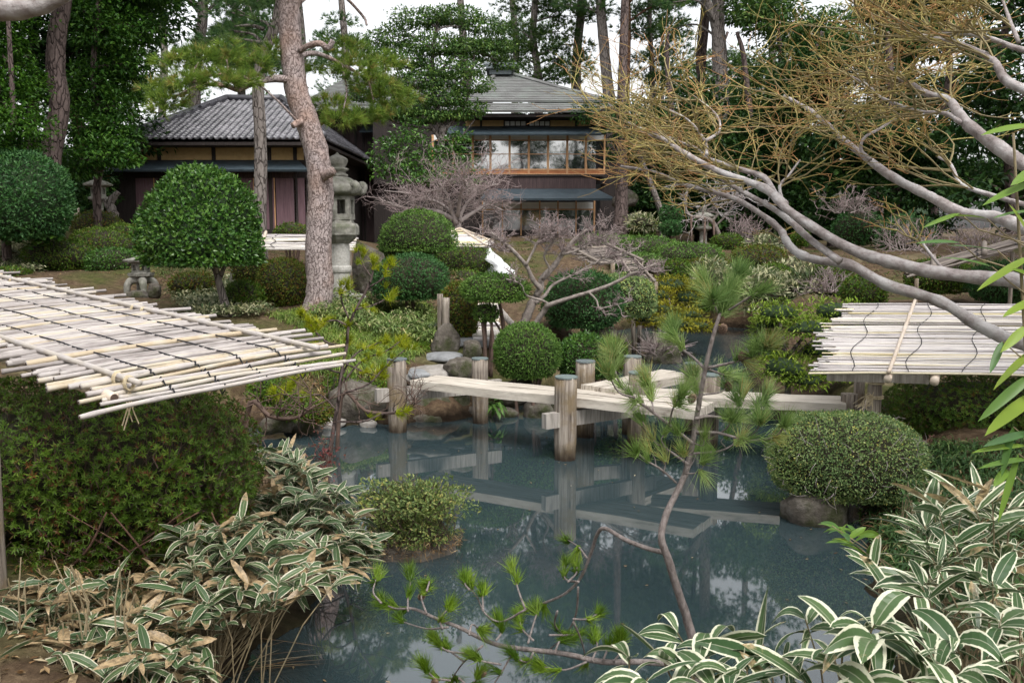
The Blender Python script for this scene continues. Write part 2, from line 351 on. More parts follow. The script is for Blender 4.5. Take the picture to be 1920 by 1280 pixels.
M['knot_bark']=surfmat('pale_knotty_bark',[(.3,(.14,.115,.1)),(.7,(.34,.295,.265))],18,6,.85,(1,1,1),.014,.9)
M['plum_twig']=surfmat('bare_twig',[(.3,(.15,.115,.11)),(.7,(.29,.235,.23))],10,3,.85,bd=0,tint=[(0,(.29,.26,.24)),(.5,(.24,.195,.18)),(1,(.31,.235,.23))],tints=.65)
M['maple_limb']=surfmat('maple_bark',[(.3,(.2,.165,.155)),(.5,(.36,.315,.305)),(.72,(.55,.52,.515))],16,7,.8,(1,1,1),.016,.8,spots=(.52,.5,.495),sscale=5)
M['maple_twig']=surfmat('maple_twig_bark',[(.3,(.22,.17,.07)),(.7,(.46,.36,.17))],12,3,.75,bd=0,tint=[(0,(.27,.23,.2)),(.35,(.25,.21,.1)),(.55,(.37,.32,.1)),(.8,(.47,.39,.13)),(1,(.48,.24,.1))],tints=.75)
M['wood_grey']=surfmat('weathered_grey_wood',[(.25,(.16,.14,.12)),(.5,(.33,.3,.27)),(.75,(.5,.46,.41))],5,6,.85,(7,7,.5),.012,.8)
M['post_wood']=surfmat('weathered_post_wood',[(.34,(.07,.055,.045)),(.44,(.2,.165,.135)),(.56,(.32,.275,.23)),(.7,(.46,.41,.35))],5,7,.85,(6,6,.3),.03,1.0,spots=(.22,.165,.1),sscale=2.2)
M['plank']=surfmat('bleached_plank',[(.25,(.36,.32,.26)),(.5,(.55,.5,.43)),(.75,(.68,.64,.57))],3,6,.85,(1.2,9,9),.006,.6,spec=.2)
M['copper']=surfmat('verdigris_copper',[(.3,(.1,.13,.135)),(.7,(.2,.24,.23))],12,4,.7,spec=.25,tint=[(0,(.09,.1,.11)),(1,(.16,.2,.185))],tints=.65)
M['bamboo']=surfmat('bleached_bamboo',[(.3,(.36,.32,.29)),(.7,(.64,.6,.56))],11,5,.55,(1,1,1),.002,.3,tint=[(0,(.17,.145,.14)),(.3,(.32,.285,.275)),(.6,(.47,.43,.41)),(.85,(.52,.45,.32)),(1,(.45,.34,.19))],tints=.7,spec=.35)
M['reed']=surfmat('bleached_reed',[(.3,(.33,.3,.28)),(.7,(.58,.54,.5))],8,4,.7,(1,1,1),.002,.3,tint=[(0,(.4,.365,.365)),(.4,(.64,.6,.59)),(.75,(.74,.69,.59)),(1,(.74,.63,.35))],tints=.8)
M['reed_far']=surfmat('old_reed',[(.3,(.14,.115,.1)),(.7,(.27,.23,.2))],6,4,.8,(1,1,1),0,.3,tint=[(0,(.12,.1,.09)),(.5,(.2,.17,.15)),(1,(.3,.25,.2))],tints=.7)
M['pale_bamboo']=surfmat('pale_bamboo_pole',[(.3,(.55,.44,.34)),(.7,(.72,.62,.52))],5,4,.4,(1,1,1),.002,.3,spec=.45)
M['cord']=surfmat('black_cord',[(.3,(.015,.015,.018)),(.7,(.035,.035,.04))],40,2,.9)
M['rope']=surfmat('straw_rope',[(.3,(.4,.32,.2)),(.7,(.62,.53,.37))],60,3,.9,bd=.003)
M['stone']=surfmat('lantern_stone',[(.28,(.1,.096,.08)),(.5,(.22,.212,.185)),(.75,(.37,.355,.315))],9,7,.9,(1,1,1),.012,.7,spots=(.13,.135,.095),sscale=2.6)
M['granite']=surfmat('grey_granite',[(.3,(.3,.29,.26)),(.7,(.5,.48,.45))],30,6,.9,(1,1,1),.006,.5,spots=(.24,.23,.19),sscale=2)
M['rock']=surfmat('garden_rock',[(.28,(.045,.038,.03)),(.5,(.11,.095,.078)),(.75,(.22,.2,.175))],7,9,.9,(1,1,1),.06,1.0,spots=(.045,.05,.02),sscale=2.4)
M['rock_pale']=surfmat('pale_rock',[(.28,(.14,.125,.11)),(.5,(.27,.25,.225)),(.75,(.42,.39,.36))],5,8,.9,(1,1,1),.04,.9)
M['paving']=surfmat('stepping_stone',[(.3,(.15,.155,.16)),(.7,(.28,.285,.29))],9,8,.85,(1,1,1),.01,.6)
M['moss']=surfmat('moss',[(.3,(.05,.06,.015)),(.7,(.12,.13,.03))],30,4,.95,bd=.02)
M['snow']=surfmat('old_snow',[(.3,(.75,.76,.78)),(.7,(.86,.87,.88))],9,4,.7,bd=.02)
# house
M['plaster']=surfmat('ochre_plaster',[(.3,(.46,.31,.14)),(.7,(.56,.39,.19))],6,4,.9,bd=.003)
M['dark_wood']=surfmat('dark_house_timber',[(.3,(.014,.011,.01)),(.7,(.04,.03,.028))],4,5,.7,(6,6,.6),.006)
M['siding']=surfmat('dark_brown_boards',[(.3,(.03,.02,.02)),(.7,(.085,.055,.055))],3,6,.75,(9,9,.5),.008)
M['door_wood']=surfmat('plum_brown_door',[(.3,(.1,.055,.065)),(.7,(.18,.11,.125))],4,5,.6,(8,8,.4),.004)
M['light_wood']=surfmat('light_window_wood',[(.3,(.4,.21,.1)),(.7,(.6,.35,.18))],5,4,.6,(6,6,.6),.003)
M['orange_wood']=surfmat('orange_wood_panel',[(.3,(.27,.09,.035)),(.55,(.42,.17,.07)),(.75,(.5,.25,.11))],3,5,.5,(.6,6,6),.002)
M['paper']=surfmat('white_paper_pane',[(.3,(.66,.68,.68)),(.7,(.76,.77,.76))],5,3,.8,bd=0)
M['metal_roof']=surfmat('blue_black_metal_roof',[(.3,(.03,.045,.055)),(.7,(.06,.08,.095))],4,4,.55,bd=.004)
M['copper_roof']=surfmat('patinated_copper_roof',[(.25,(.115,.113,.11)),(.5,(.17,.17,.166)),(.75,(.24,.25,.24))],1.6,7,.6,(1,1,1),.006,.5,spots=(.2,.215,.2),sscale=.9)
M['roof_tile']=surfmat('glazed_grey_tile',[(.3,(.05,.05,.056)),(.7,(.11,.11,.122))],9,4,.3,bd=.003,spec=.5,tint=[(0,(.03,.03,.034)),(.5,(.075,.072,.082)),(1,(.2,.19,.21))],tints=.65)
M['interior']=surfmat('dim_interior',[(.3,(.015,.012,.01)),(.7,(.04,.03,.025))],2,3,.9,bd=0)
def glassmat():
    m,n,l,bs=newmat('window_glass'); bs.inputs['Base Color'].default_value=(.02,.022,.025,1); bs.inputs['Roughness'].default_value=.03; bs.inputs['Specular IOR Level'].default_value=1.0
    bs.inputs['IOR'].default_value=2.6
    f,_=noise(n,l,.8,2); bump(n,l,bs,f,.02,.15); return m
M['glass']=glassmat()
def watermat():
    m,n,l,bs=newmat('murky_pond_water')
    f,_=noise(n,l,.35,4); r=ramp(n,[(.35,(.028,.047,.053)),(.65,(.039,.061,.068))]); l.new(f,r.inputs[0]); l.new(r.outputs[0],bs.inputs['Base Color'])
    bs.inputs['Roughness'].default_value=.022; bs.inputs['IOR'].default_value=2.15; bs.inputs['Specular IOR Level'].default_value=.5
    f2,_=noise(n,l,1.1,1,.4,vec=(1,1,1)); bump(n,l,bs,f2,.01,.06); return m
M['water']=watermat()
def groundmat():
    m,n,l,bs=newmat('garden_ground'); f,_=noise(n,l,.45,6,.6); f2,_=noise(n,l,9,6,.7); f3,_=noise(n,l,.9,4,.6)
    r=ramp(n,[(.3,(.045,.028,.017)),(.5,(.09,.06,.036)),(.72,(.17,.12,.075))]); l.new(f2,r.inputs[0])
    g=ramp(n,[(.3,(.035,.042,.012)),(.7,(.085,.095,.026))]); l.new(f2,g.inputs[0])
    k=ramp(n,[(.5,(0,0,0)),(.64,(1,1,1))]); l.new(f,k.inputs[0]); c=mixc(n,l,k.outputs[0],r.outputs[0],g.outputs[0])
    k2=ramp(n,[(.6,(0,0,0)),(.7,(1,1,1))]); l.new(f3,k2.inputs[0]); c=mixc(n,l,mth(n,l,'MULTIPLY',k2.outputs[0],.55),c,(.24,.18,.12))
    tc=n.new('ShaderNodeTexCoord'); sx=n.new('ShaderNodeSeparateXYZ'); l.new(tc.outputs['Object'],sx.inputs[0]); wet=ramp(n,[(.06,(.32,.32,.32)),(.2,(1,1,1))]); l.new(mth(n,l,'ADD',sx.outputs[2],mth(n,l,'MULTIPLY',mth(n,l,'SUBTRACT',f2,.5),.12)),wet.inputs[0]); c=mixc(n,l,1.0,c,wet.outputs[0],'MULTIPLY')
    l.new(c,bs.inputs['Base Color']); bs.inputs['Roughness'].default_value=.9; bs.inputs['Specular IOR Level'].default_value=.15
    bump(n,l,bs,f2,.05,.8); return m
M['ground']=groundmat()
M['broad_dark']=leafmat('dark_broad_leaf',[(0,(.022,.06,.014)),(.6,(.045,.11,.02)),(1,(.09,.18,.035))],.42,.25,.25)

def wetpost():
    m=M['post_wood']; nt=m.node_tree; n,l=nt.nodes,nt.links; bs=n['Principled BSDF']; lk=[k for k in l if k.to_socket==bs.inputs['Base Color']][0]; src=lk.from_socket
    g=n.new('ShaderNodeNewGeometry'); sx=n.new('ShaderNodeSeparateXYZ'); l.new(g.outputs['Position'],sx.inputs[0]); f,_=noise(n,l,14,3,.6,vec=(1,1,.4))
    w=ramp(n,[(.02,(.16,.13,.1)),(.1,(.45,.42,.36)),(.2,(1,1,1))]); l.new(mth(n,l,'ADD',sx.outputs[2],mth(n,l,'MULTIPLY',mth(n,l,'SUBTRACT',f,.5),.22)),w.inputs[0])
    c=mixc(n,l,1.0,src,w.outputs[0],'MULTIPLY'); l.new(c,bs.inputs['Base Color'])
wetpost()
M['bamboo_leaf2']=leafmat('weed_leaf',[(0,(.08,.13,.04)),(.5,(.16,.23,.07)),(.8,(.28,.33,.14)),(1,(.42,.36,.22))],.45,.3)
M['cover']=leafmat('ground_cover_leaf',[(0,(.045,.08,.025)),(.45,(.085,.13,.035)),(.7,(.15,.16,.06)),(.85,(.2,.14,.08)),(1,(.3,.23,.13))],.5,.25)
# ------------------------------------------------------------------ terrain, pond
POND=np.array([W(*p)[:2] for p in [(400,1290),(540,1160),(640,1090),(640,985),(560,900),(470,840),(440,800),(590,800),(700,792),(830,790),(960,766),(1010,748),(1140,722),(1158,650),(1150,618),(1280,610),(1425,616),(1400,690),(1420,745),(1480,800),(1560,860),(1625,930),(1640,1000),(1650,1040),(1660,1100),(1700,1170)]]+[(1.9,4.2),(1.2,3.7),(.2,3.9),(-.8,4.3)])
def pond_sd(x,y):
    """signed distance to the pond's edge, negative inside"""
    p=np.stack([np.ravel(x),np.ravel(y)],1); n=len(POND); dm=np.full(len(p),1e9); ins=np.zeros(len(p),bool)
    for i in range(n):
        a=POND[i]; b=POND[(i+1)%n]; ab=b-a; ap=p-a; t=np.clip((ap@ab)/(ab@ab),0,1); dm=np.minimum(dm,np.hypot(*(ap-t[:,None]*ab).T))
        c=((a[1]>p[:,1])!=(b[1]>p[:,1])); 
        with np.errstate(divide='ignore',invalid='ignore'): xi=a[0]+(p[:,1]-a[1])/(b[1]-a[1])*(b[0]-a[0])
        ins^=c&(p[:,0]<xi)
    return np.where(ins,-dm,dm).reshape(np.shape(x))
CTRL=[(600,585,15.5),(637,556,17),(265,550,18),(425,592,15),(500,440,30),(140,430,26),(1050,442,40),(1320,460,34),(1250,485,28),(1420,545,24),(1600,560,22),(915,640,15),(860,692,13),(990,725,13.2),(700,705,13),(620,640,14),(560,700,11.5),(770,600,16.5),(870,610,16),(800,500,20),(870,520,21),(940,520,20),(1090,600,16),(1200,520,24),(250,500,21),(60,510,20),(1700,470,28),(1900,440,28),(300,440,28),(1000,470,28),(1100,470,32),(1180,560,20)]
cp=[P(*c) for c in CTRL]+[np.array(c,float) for c in [(-3,4.2,.62),(-2,3.6,.6),(-4,6,.75),(-2.6,7,.55),(-4,9,.75),(-5,11,.85),(2.9,7,.3),(3.9,8,.42),(4.8,9.5,.6),(4.6,6,.7),(3,4.8,.6),(1.8,3.2,.8),(0,3,.8),(-1,3,.8),(0,0,1.0),(5,12.5,.6),(6.5,16,.8),(-8,14,1.2),(-12,22,2.2),(12,20,1.4),(-30,10,2),(30,10,2),(-40,45,3.2),(40,45,3.2),(0,60,3),(0,100,4),(80,90,4),(-80,90,4),(0,-40,2),(40,-30,2),(-40,-30,2)]]
cp=np.array(cp)
def H(x,y):
    x=np.asarray(x,float); y=np.asarray(y,float); sh=np.shape(x); X=x.ravel(); Y=y.ravel()
    d2=(X[:,None]-cp[None,:,0])**2+(Y[:,None]-cp[None,:,1])**2+.25
    w=d2**-1.6; z=(w*cp[None,:,2]).sum(1)/w.sum(1)
    sd=pond_sd(X,Y)+.05*np.sin(X*7.3+Y*3.1)+.04*np.sin(Y*9.7-X*4.3)+.03*np.sin(X*19+Y*13)
    ss=lambda a:np.clip(a,0,1)**2*(3-2*np.clip(a,0,1))
    out=.04+.12*ss(sd/.25)+np.maximum(z-.16,.05)*ss(sd/1.1)
    out=np.where(sd<0,.04-.8*ss(-sd/.5),out)
    out=out+np.where(sd>.1,.03*np.sin(X*2.3+1)*np.sin(Y*1.9)+.02*np.sin(X*5.1)*np.sin(Y*4.3+2),0)*np.minimum(1,np.maximum(sd,0))
    return out.reshape(sh)
def Hs(x,y): return float(H(np.array([x]),np.array([y]))[0])
u=np.linspace(-1,1,281); xs=12*u+388*np.sign(u)*np.abs(u)**7
v=np.linspace(0,1,300); ys=-30+36*v+.0; ys=np.concatenate([np.linspace(-300,2.5,14),np.linspace(2.8,28,250),28+np.linspace(0.03,1,90)**2.2*700])
XX,YY=np.meshgrid(xs,ys); ZZ=H(XX,YY)
g=MB(); nx=len(xs); i=np.arange(len(ys)-1)[:,None]*nx; j=np.arange(nx-1)[None]
g.add(np.stack([XX,YY,ZZ],-1).reshape(-1,3),quads=np.stack([i+j,i+j+1,i+nx+j+1,i+nx+j],-1).reshape(-1,4))
o=g.build('ground',M['ground'],smooth=True); o['kind']='structure'; o['label']='brown earth and moss of the garden banks around the pond'; o['category']='ground'
w=MB(); w.add([(-6,2.6,0),(8,2.6,0),(8,27,0),(-6,27,0)],quads=[(0,1,2,3)]); o=w.build('water',M['water']); o['kind']='structure'; o['label']='still murky blue green pond water'; o['category']='water'

# loose ground cover (nobody could count it)
def tube_far(): pass
def scatter_px(n,poly,Ymin=3,Ymax=40,lift=0):
    """points on the terrain seen inside an outline in the photo"""
    poly=np.array(poly,float); out=[]; lo=poly.min(0); hi=poly.max(0)
    while len(out)<n:
        q=lo+(hi-lo)*rng.random((n*2,2)); ins=np.zeros(len(q),bool)
        for k in range(len(poly)):
            a=poly[k]; b=poly[(k+1)%len(poly)]
            c=((a[1]>q[:,1])!=(b[1]>q[:,1]))
            with np.errstate(divide='ignore',invalid='ignore'): ins^=c&(q[:,0]<a[0]+(q[:,1]-a[1])/(b[1]-a[1])*(b[0]-a[0]))
        for px,py in q[ins]: out.append((px,py))
    q=np.array(out[:n])
    d=FW[None]+RT[None]*((q[:,0]-960)/F)[:,None]+UP[None]*((640-q[:,1])/F)[:,None]
    # march along the ray to the ground
    Ys=np.exp(np.linspace(math.log(Ymin),math.log(Ymax),90)); best=np.full(n,np.nan)
    for Yk in Ys:
        p=CAM+d*(Yk/d[:,1])[:,None]; h=H(p[:,0],p[:,1])+lift; hit=np.isnan(best)&(p[:,2]<h); best[hit]=Yk
    ok=~np.isnan(best); p=CAM+d[ok]*(best[ok]/d[ok,1])[:,None]; sd=pond_sd(p[:,0],p[:,1]); p=p[sd>.02]
    p[:,2]=H(p[:,0],p[:,1]); return p
def stuff(o,label,cat): o['kind']='stuff'; o['label']=label; o['category']=cat; return o
mb=MB(); p=scatter_px(5200,[(500,590),(640,575),(800,570),(835,640),(700,705),(560,700),(650,650)],9,20)
k=6; pp=np.repeat(p,k,0); d=rvec(len(pp)); d[:,2]=np.abs(d[:,2])*.8+.35
mb.blades(pp+rng.normal(size=pp.shape)*[.04,.04,0],d,np.tile([0,0,1.],(len(pp),1))+rvec(len(pp))*.2,.15+.17*rng.random(len(pp)),.012,.9,4)
stuff(mb.build('grass',M['grass']),'bright green sedge covering the bank below the big pine','grass')
mb=MB(); ps=[]
for n,poly in [(700,[(0,455),(250,440),(480,540),(560,590),(430,600),(340,570),(250,530),(0,515)]),(500,[(820,540),(900,520),(900,640),(830,640)]),(160,[(20,1180),(400,1100),(420,1270),(0,1279)]),(500,[(1650,890),(1900,900),(1900,960),(1700,960)]),(350,[(560,700),(720,690),(700,740),(600,760)]),(300,[(100,420),(260,430),(240,480),(60,460)])]:
    ps.append(scatter_px(n,poly,3,34))
p=np.concatenate(ps); d=rvec(len(p)); d[:,2]*=.25
mb.leaves(p+[0,0,.012],d,np.tile([0,0,1.],(len(p),1))+rvec(len(p))*.5,.03+.04*rng.random(len(p)),.014+.012*rng.random(len(p)),.2)
stuff(mb.build('leaf_litter',M['straw']),'brown fallen leaves and straw lying on the garden banks','fallen leaves')
mb=MB(); ps=[scatter_px(n,poly,9,32) for n,poly in [(420,[(0,455),(90,450),(70,515),(0,515)]),(300,[(420,540),(480,560),(500,600),(420,600)]),(400,[(330,560),(420,560),(430,600),(350,600)]),(350,[(360,535),(430,530),(480,560),(330,560)])]]
p=np.concatenate(ps); k=5; pp=np.repeat(p,k,0); d=rvec(len(pp)); d[:,2]=np.abs(d[:,2])*.5+.2
mb.blades(pp+np.stack([rng.normal(size=len(pp))*.08,rng.normal(size=len(pp))*.08,.05+.12*rng.random(len(pp))],1),d,np.tile([0,0,1.],(len(pp),1)),.12+.08*rng.random(len(pp)),.03,.5,4)
stuff(mb.build('dwarf_bamboo',M['pale_varieg']),'low straw edged dwarf bamboo spread over the left slope','ground cover')

mb=MB(); p=scatter_px(2600,[(1640,840),(1930,830),(1930,1010),(1640,1090),(1570,1000)],6,14); k=4; pp=np.repeat(p,k,0); d=rvec(len(pp)); d[:,2]=np.abs(d[:,2])*.9+.3
mb.blades(pp+rng.normal(size=pp.shape)*[.04,.04,.02],d,np.tile([0,0,1.],(len(pp),1))+rvec(len(pp))*.3,.1+.2*rng.random(len(pp)),.014,.8,4,np.clip(.4+.3*rng.normal(size=len(pp)),0,1))
stuff(mb.build('undergrowth',M['bamboo_dark']),'dark grassy undergrowth on the shady right bank','undergrowth')
mb=MB(); p=np.concatenate([scatter_px(420,[(560,700),(760,690),(760,745),(560,790)],8,16),scatter_px(260,[(40,1020),(420,1000),(420,1150),(40,1150)],3,9),scatter_px(300,[(1600,900),(1900,880),(1900,1000),(1620,1060)],6,14)]); k=3; pp=np.repeat(p,k,0); d=rvec(len(pp)); d[:,2]=np.abs(d[:,2])*.6+.1
mb.blades(pp+rng.normal(size=pp.shape)*[.03,.03,.01],d,np.tile([0,0,1.],(len(pp),1))+rvec(len(pp))*.3,.15+.2*rng.random(len(pp)),.008,.7,4)
stuff(mb.build('dry_grass',M['straw']),'dry straw coloured grass tufts along the banks','dry grass')

mb=MB(); q=np.stack([-4.5+8.5*rng.random(900),4.2+14*rng.random(900)],1); sd=pond_sd(q[:,0],q[:,1]); q=q[(sd<-.02)&(rng.random(900)<.18+.6*np.exp(sd*2.2))]; n_=len(q); d=rvec(n_); d[:,2]*=.06
mb.leaves(np.stack([q[:,0],q[:,1],np.full(n_,.008)],1),d,np.tile([0,0,1.],(n_,1))+rvec(n_)*.08,.02+.03*rng.random(n_),.014,.06)
for k in range(9):
    a=W(430+60*rng.random(),1190+80*rng.random(),.02); b=W(520+110*rng.random(),1180+60*rng.random(),.03); mb.blades(a[None],(b-a)[None],np.array([[0,0,1.]]),np.array([np.linalg.norm(b-a)]),np.array([.008]),.05,6)
stuff(mb.build('floating_leaves',M['straw']),'fallen leaves and straw blades floating on the pond near its edges','fallen leaves')

mb=MB(); p=scatter_px(700,[(620,560),(840,590),(830,660),(720,640),(560,610)],9,20); k=5; pp=np.repeat(p,k,0)+np.repeat(np.stack([0*p[:,0],0*p[:,0],.08+.16*rng.random(len(p))],1),k,0); d=rvec(len(pp)); d[:,2]=np.abs(d[:,2])*.6
mb.blades(pp+rng.normal(size=pp.shape)*.02,d,np.tile([0,0,1.],(len(pp),1))+rvec(len(pp))*.3,.1+.12*rng.random(len(pp)),.026,.8,5)
stuff(mb.build('bank_weeds',M['bamboo_leaf2']),'leafy weeds and dwarf bamboo mixed through the sedge of the bank','weeds')

mb=MB(); p=np.concatenate([scatter_px(n,poly,12,40) for n,poly in [(900,[(250,430),(560,440),(560,560),(300,570),(240,520)]),(500,[(780,440),(1000,450),(1010,560),(800,560)]),(900,[(1060,440),(1560,440),(1560,570),(1100,520)]),(500,[(1560,430),(1920,420),(1920,560),(1560,560)])]]); k=6; pp=np.repeat(p,k,0); d=rvec(len(pp)); d[:,2]=np.abs(d[:,2])*.7+.15
mb.blades(pp+rng.normal(size=pp.shape)*[.06,.06,.01],d,np.tile([0,0,1.],(len(pp),1))+rvec(len(pp))*.3,.1+.16*rng.random(len(pp)),.022,.7,4,np.clip(np.repeat(rng.random(len(p)),k)+.15*rng.normal(size=len(pp)),0,1))
stuff(mb.build('ground_cover',M['cover']),'mixed green and brown tufts covering the garden slopes between the shrubs','ground cover')
# ------------------------------------------------------------------ houses
def wallbox(mb,Y,x0,x1,z0,z1,dep=.1,a=0.0): mb.box(x0,x1,Y,Y+dep,z0,z1,a)
def pxz(px,py,Y): p=P(px,py,Y); return p[0],p[2]
def slab(mb, A,B,C,D,th,a=.3):
    """thick quad panel"""
    q=np.array([A,B,C,D],float); n=nrm(np.cross(q[1]-q[0],q[3]-q[0])); n=n if n[2]>0 else -n
    v=np.vstack([q,q-n*th]); mb.add(v,quads=[(0,1,2,3),(7,6,5,4),(0,4,5,1),(1,5,6,2),(2,6,7,3),(3,7,4,0)],a=a)
def tiled(mb, A,B,C,D, tile=.21, course=.21, eave=True):
    """pan tiles on a sloping face: A-B eave, D-C ridge"""
    A,B,C,D=[np.asarray(q,float) for q in (A,B,C,D)]; n=nrm(np.cross(B-A,D-A)); n=n if n[2]>0 else -n
    h=nrm(B-A); up_=nrm(np.cross(n,h)); up_=up_ if up_[2]>0 else -up_
    Ls=np.dot(D-A,up_); nc=max(2,int(Ls/course)); 
    for k in range(nc):
        s0,s1=k/nc,(k+1)/nc+.03
        l0,r0=A+(D-A)*s0,B+(C-B)*s0; w0=np.dot(l0-A,h); w1=np.dot(r0-A,h)
        m=max(2,int((w1-w0)/tile*6)); xs_=np.linspace(w0,w1,m+1)
        ph=(xs_/tile)%1; wave=np.where(ph<.62,-.5*np.sin(ph/.62*np.pi),1.0*np.sin((ph-.62)/.38*np.pi))*.038
        p0=A+h*xs_[:,None]+up_*(Ls*s0); p1=A+h*xs_[:,None]+up_*(Ls*min(s1,1))
        tt=np.random.default_rng(k).random(int(xs_[-1]/tile)+60)[(xs_/tile).astype(int)]
        b0=p0+n*(wave+.05)[:,None]; b1=p1+n*(wave+.012)[:,None]; u0=p0+n*(wave-.01)[:,None]
        v=np.vstack([u0,b0,b1]); i=np.arange(m)
        mb.add(v,quads=np.vstack([np.stack([i,i+1,i+m+2,i+m+1],1),np.stack([i+m+1,i+m+2,i+2*m+3,i+2*m+2],1)]),a=np.tile(tt,3))
def side_house():
    Y=30.0; base=P(420,440,31); t=thing('side_house','single storey side house with grey tiled hip roof and plum brown doors','house',(base[0],33,base[2]))
    xl,ze=pxz(228,260,Y); xr,_=pxz(607,258,Y); 
    xm=(xl+xr)/2; rz=P(470,188,34.5)[2]; yb=45.0
    A=(xl,Y,ze); B=(xr,Y,ze); R0=(P(425,190,34.6)[0],34.6,rz); R0b=(P(528,190,34.6)[0],34.6,rz); R1=(P(425,190,34.6)[0],40.5,rz); R1b=(P(528,190,34.6)[0],40.5,rz)
    mb=MB(); tiled(mb,A,B,R0b,R0); tiled(mb,B,(xr,yb,ze),R1b,R0b); tiled(mb,(xl,yb,ze),A,R0,R1); slab(mb,np.array(R0),np.array(R0b),np.array(R1b),np.array(R1),.05); r=mb.build('roof',M['roof_tile'],t,True)
    mb=MB()
    for a,b in ((A,R0),(B,R0b),(R0,R0b)):
        a=np.array(a);b=np.array(b); mb.tube([a+[0,0,.1],a*.5+b*.5+[0,0,.08],b+[0,0,.1]],.12,8,.5)
    mb.build('ridge_tile',M['roof_tile'],r,True)
    mb=MB(); slab(mb,(xl+.05,Y+.05,ze-.1),(xr-.05,Y+.05,ze-.1),(xr-.05,yb,ze-.1),(xl+.05,yb,ze-.1),.1); mb.build('eave_board',M['dark_wood'],r)
    yw=31.0; x0,_=pxz(205,300,yw); x1,_=pxz(575,300,yw)
    z1=P(0,262,yw)[2]; z0=P(0,443,yw)[2]-.6
    mb=MB(); wallbox(mb,yw,x0,x1,z0,z1,.2); mb.box(x1-.2,x1,yw+.2,44,z0,z1+.1); mb.build('wall',M['dark_wood'],t)
    # plaster panels under the eave
    zb,zt=P(0,300,yw)[2],P(0,272,yw)[2]
    for a,b in ((215,258),(262,296),(301,398),(404,503),(508,551),(556,574)):
        m=MB(); m.box(pxz(a,285,yw)[0],pxz(b,285,yw)[0],yw-.02,yw+.05,zb,zt); m.build('plaster_panel',M['plaster'],t)
    mb=MB()
    for a in (299,401,505.5,553.5,574): x=pxz(a,285,yw)[0]; mb.box(x-.06,x+.06,yw-.06,yw-.022,z0,z1)
    mb.build('post',M['dark_wood'],t)
    # lean-to roof
    mb=MB(); a=P(205,318,30.2); b=P(578,318,30.2); c=P(560,301,30.95); d=P(215,301,30.95); slab(mb,a,b,c,d,.07); mb.build('lean_to_roof',M['metal_roof'],t)
    zt,zb=P(0,334,yw)[2],P(0,430,yw)[2]
    for k,(a,b) in enumerate(((256,292),(293,330),(331,368),(369,406),(407,444),(445,478),(479,516.5),(518,555),(556,575))):
        m=MB(); m.box(pxz(a,380,yw)[0]+.012,pxz(b,380,yw)[0]-.012,yw-.045,yw+.03,zb,zt); d=m.build('door',M['door_wood'],t)
        m=MB(); x=pxz(b,380,yw)[0]; m.box(x-.028,x+.008,yw-.06,yw-.047,zb,zt); m.build('door_strip',M['light_wood'],d)
    for a,b in ((403,443),(447,497),(503,552)):
        m=MB(); m.box(pxz(a,326,yw)[0],pxz(b,326,yw)[0],yw-.02,yw+.04,P(0,333,yw)[2],P(0,320,yw)[2]); m.build('plaster_panel',M['siding'],t)
    m=MB(); m.box(x0,x1,yw-.12,yw-.047,P(0,442,yw)[2],P(0,431,yw)[2]); m.build('sill',M['dark_wood'],t)
    # left wing behind the stone lantern
    m=MB(); xa=pxz(120,350,32)[0]; m.box(xa,x0-.01,32,32.2,z0,P(0,318,32)[2]); m.build('wing_wall',M['dark_wood'],t)
    for a,b,c,d in ((137,166,328,372),(196,232,328,370),(238,257,328,366),(137,160,376,392)):
        m=MB(); m.box(pxz(a,350,32)[0],pxz(b,350,32)[0],31.95,32.05,P(0,d,32)[2],P(0,c,32)[2]); m.build('plaster_panel',M['plaster'],t)
    m=MB(); slab(m,P(110,322,31.2),P(215,322,31.2),P(215,300,33),P(110,300,33),.08); m.build('wing_roof',M['metal_roof'],t)
side_house()
def coursed(mb,A,B,C,D,course=.32):
    """overlapping metal shingle courses with staggered seams"""
    A,B,C,D=[np.asarray(q,float) for q in (A,B,C,D)]; n=nrm(np.cross(B-A,D-A)); n=n if n[2]>0 else -n
    nc=max(2,int(np.linalg.norm((D+C)/2-(A+B)/2)/course)); r=np.random.default_rng(nc)
    for k in range(nc):
        l0,r0=A+(D-A)*k/nc,B+(C-B)*k/nc; l1,r1=A+(D-A)*(k+1)/nc,B+(C-B)*(k+1)/nc; m=max(1,int(np.linalg.norm(r0-l0)/.6))
        for j in range(m):
            u0,u1=j/m,(j+1)/m; w=.004*r.random(); p=[l0+(r0-l0)*u0,l0+(r0-l0)*u1,l1+(r1-l1)*u1,l1+(r1-l1)*u0]
            up=n*(.035+w); q=[p[0]-n*.06,p[1]-n*.06,p[0]+up,p[1]+up,p[2]+n*.004,p[3]+n*.004]; mb.add(q,quads=[(0,1,3,2),(2,3,4,5)],a=r.random())
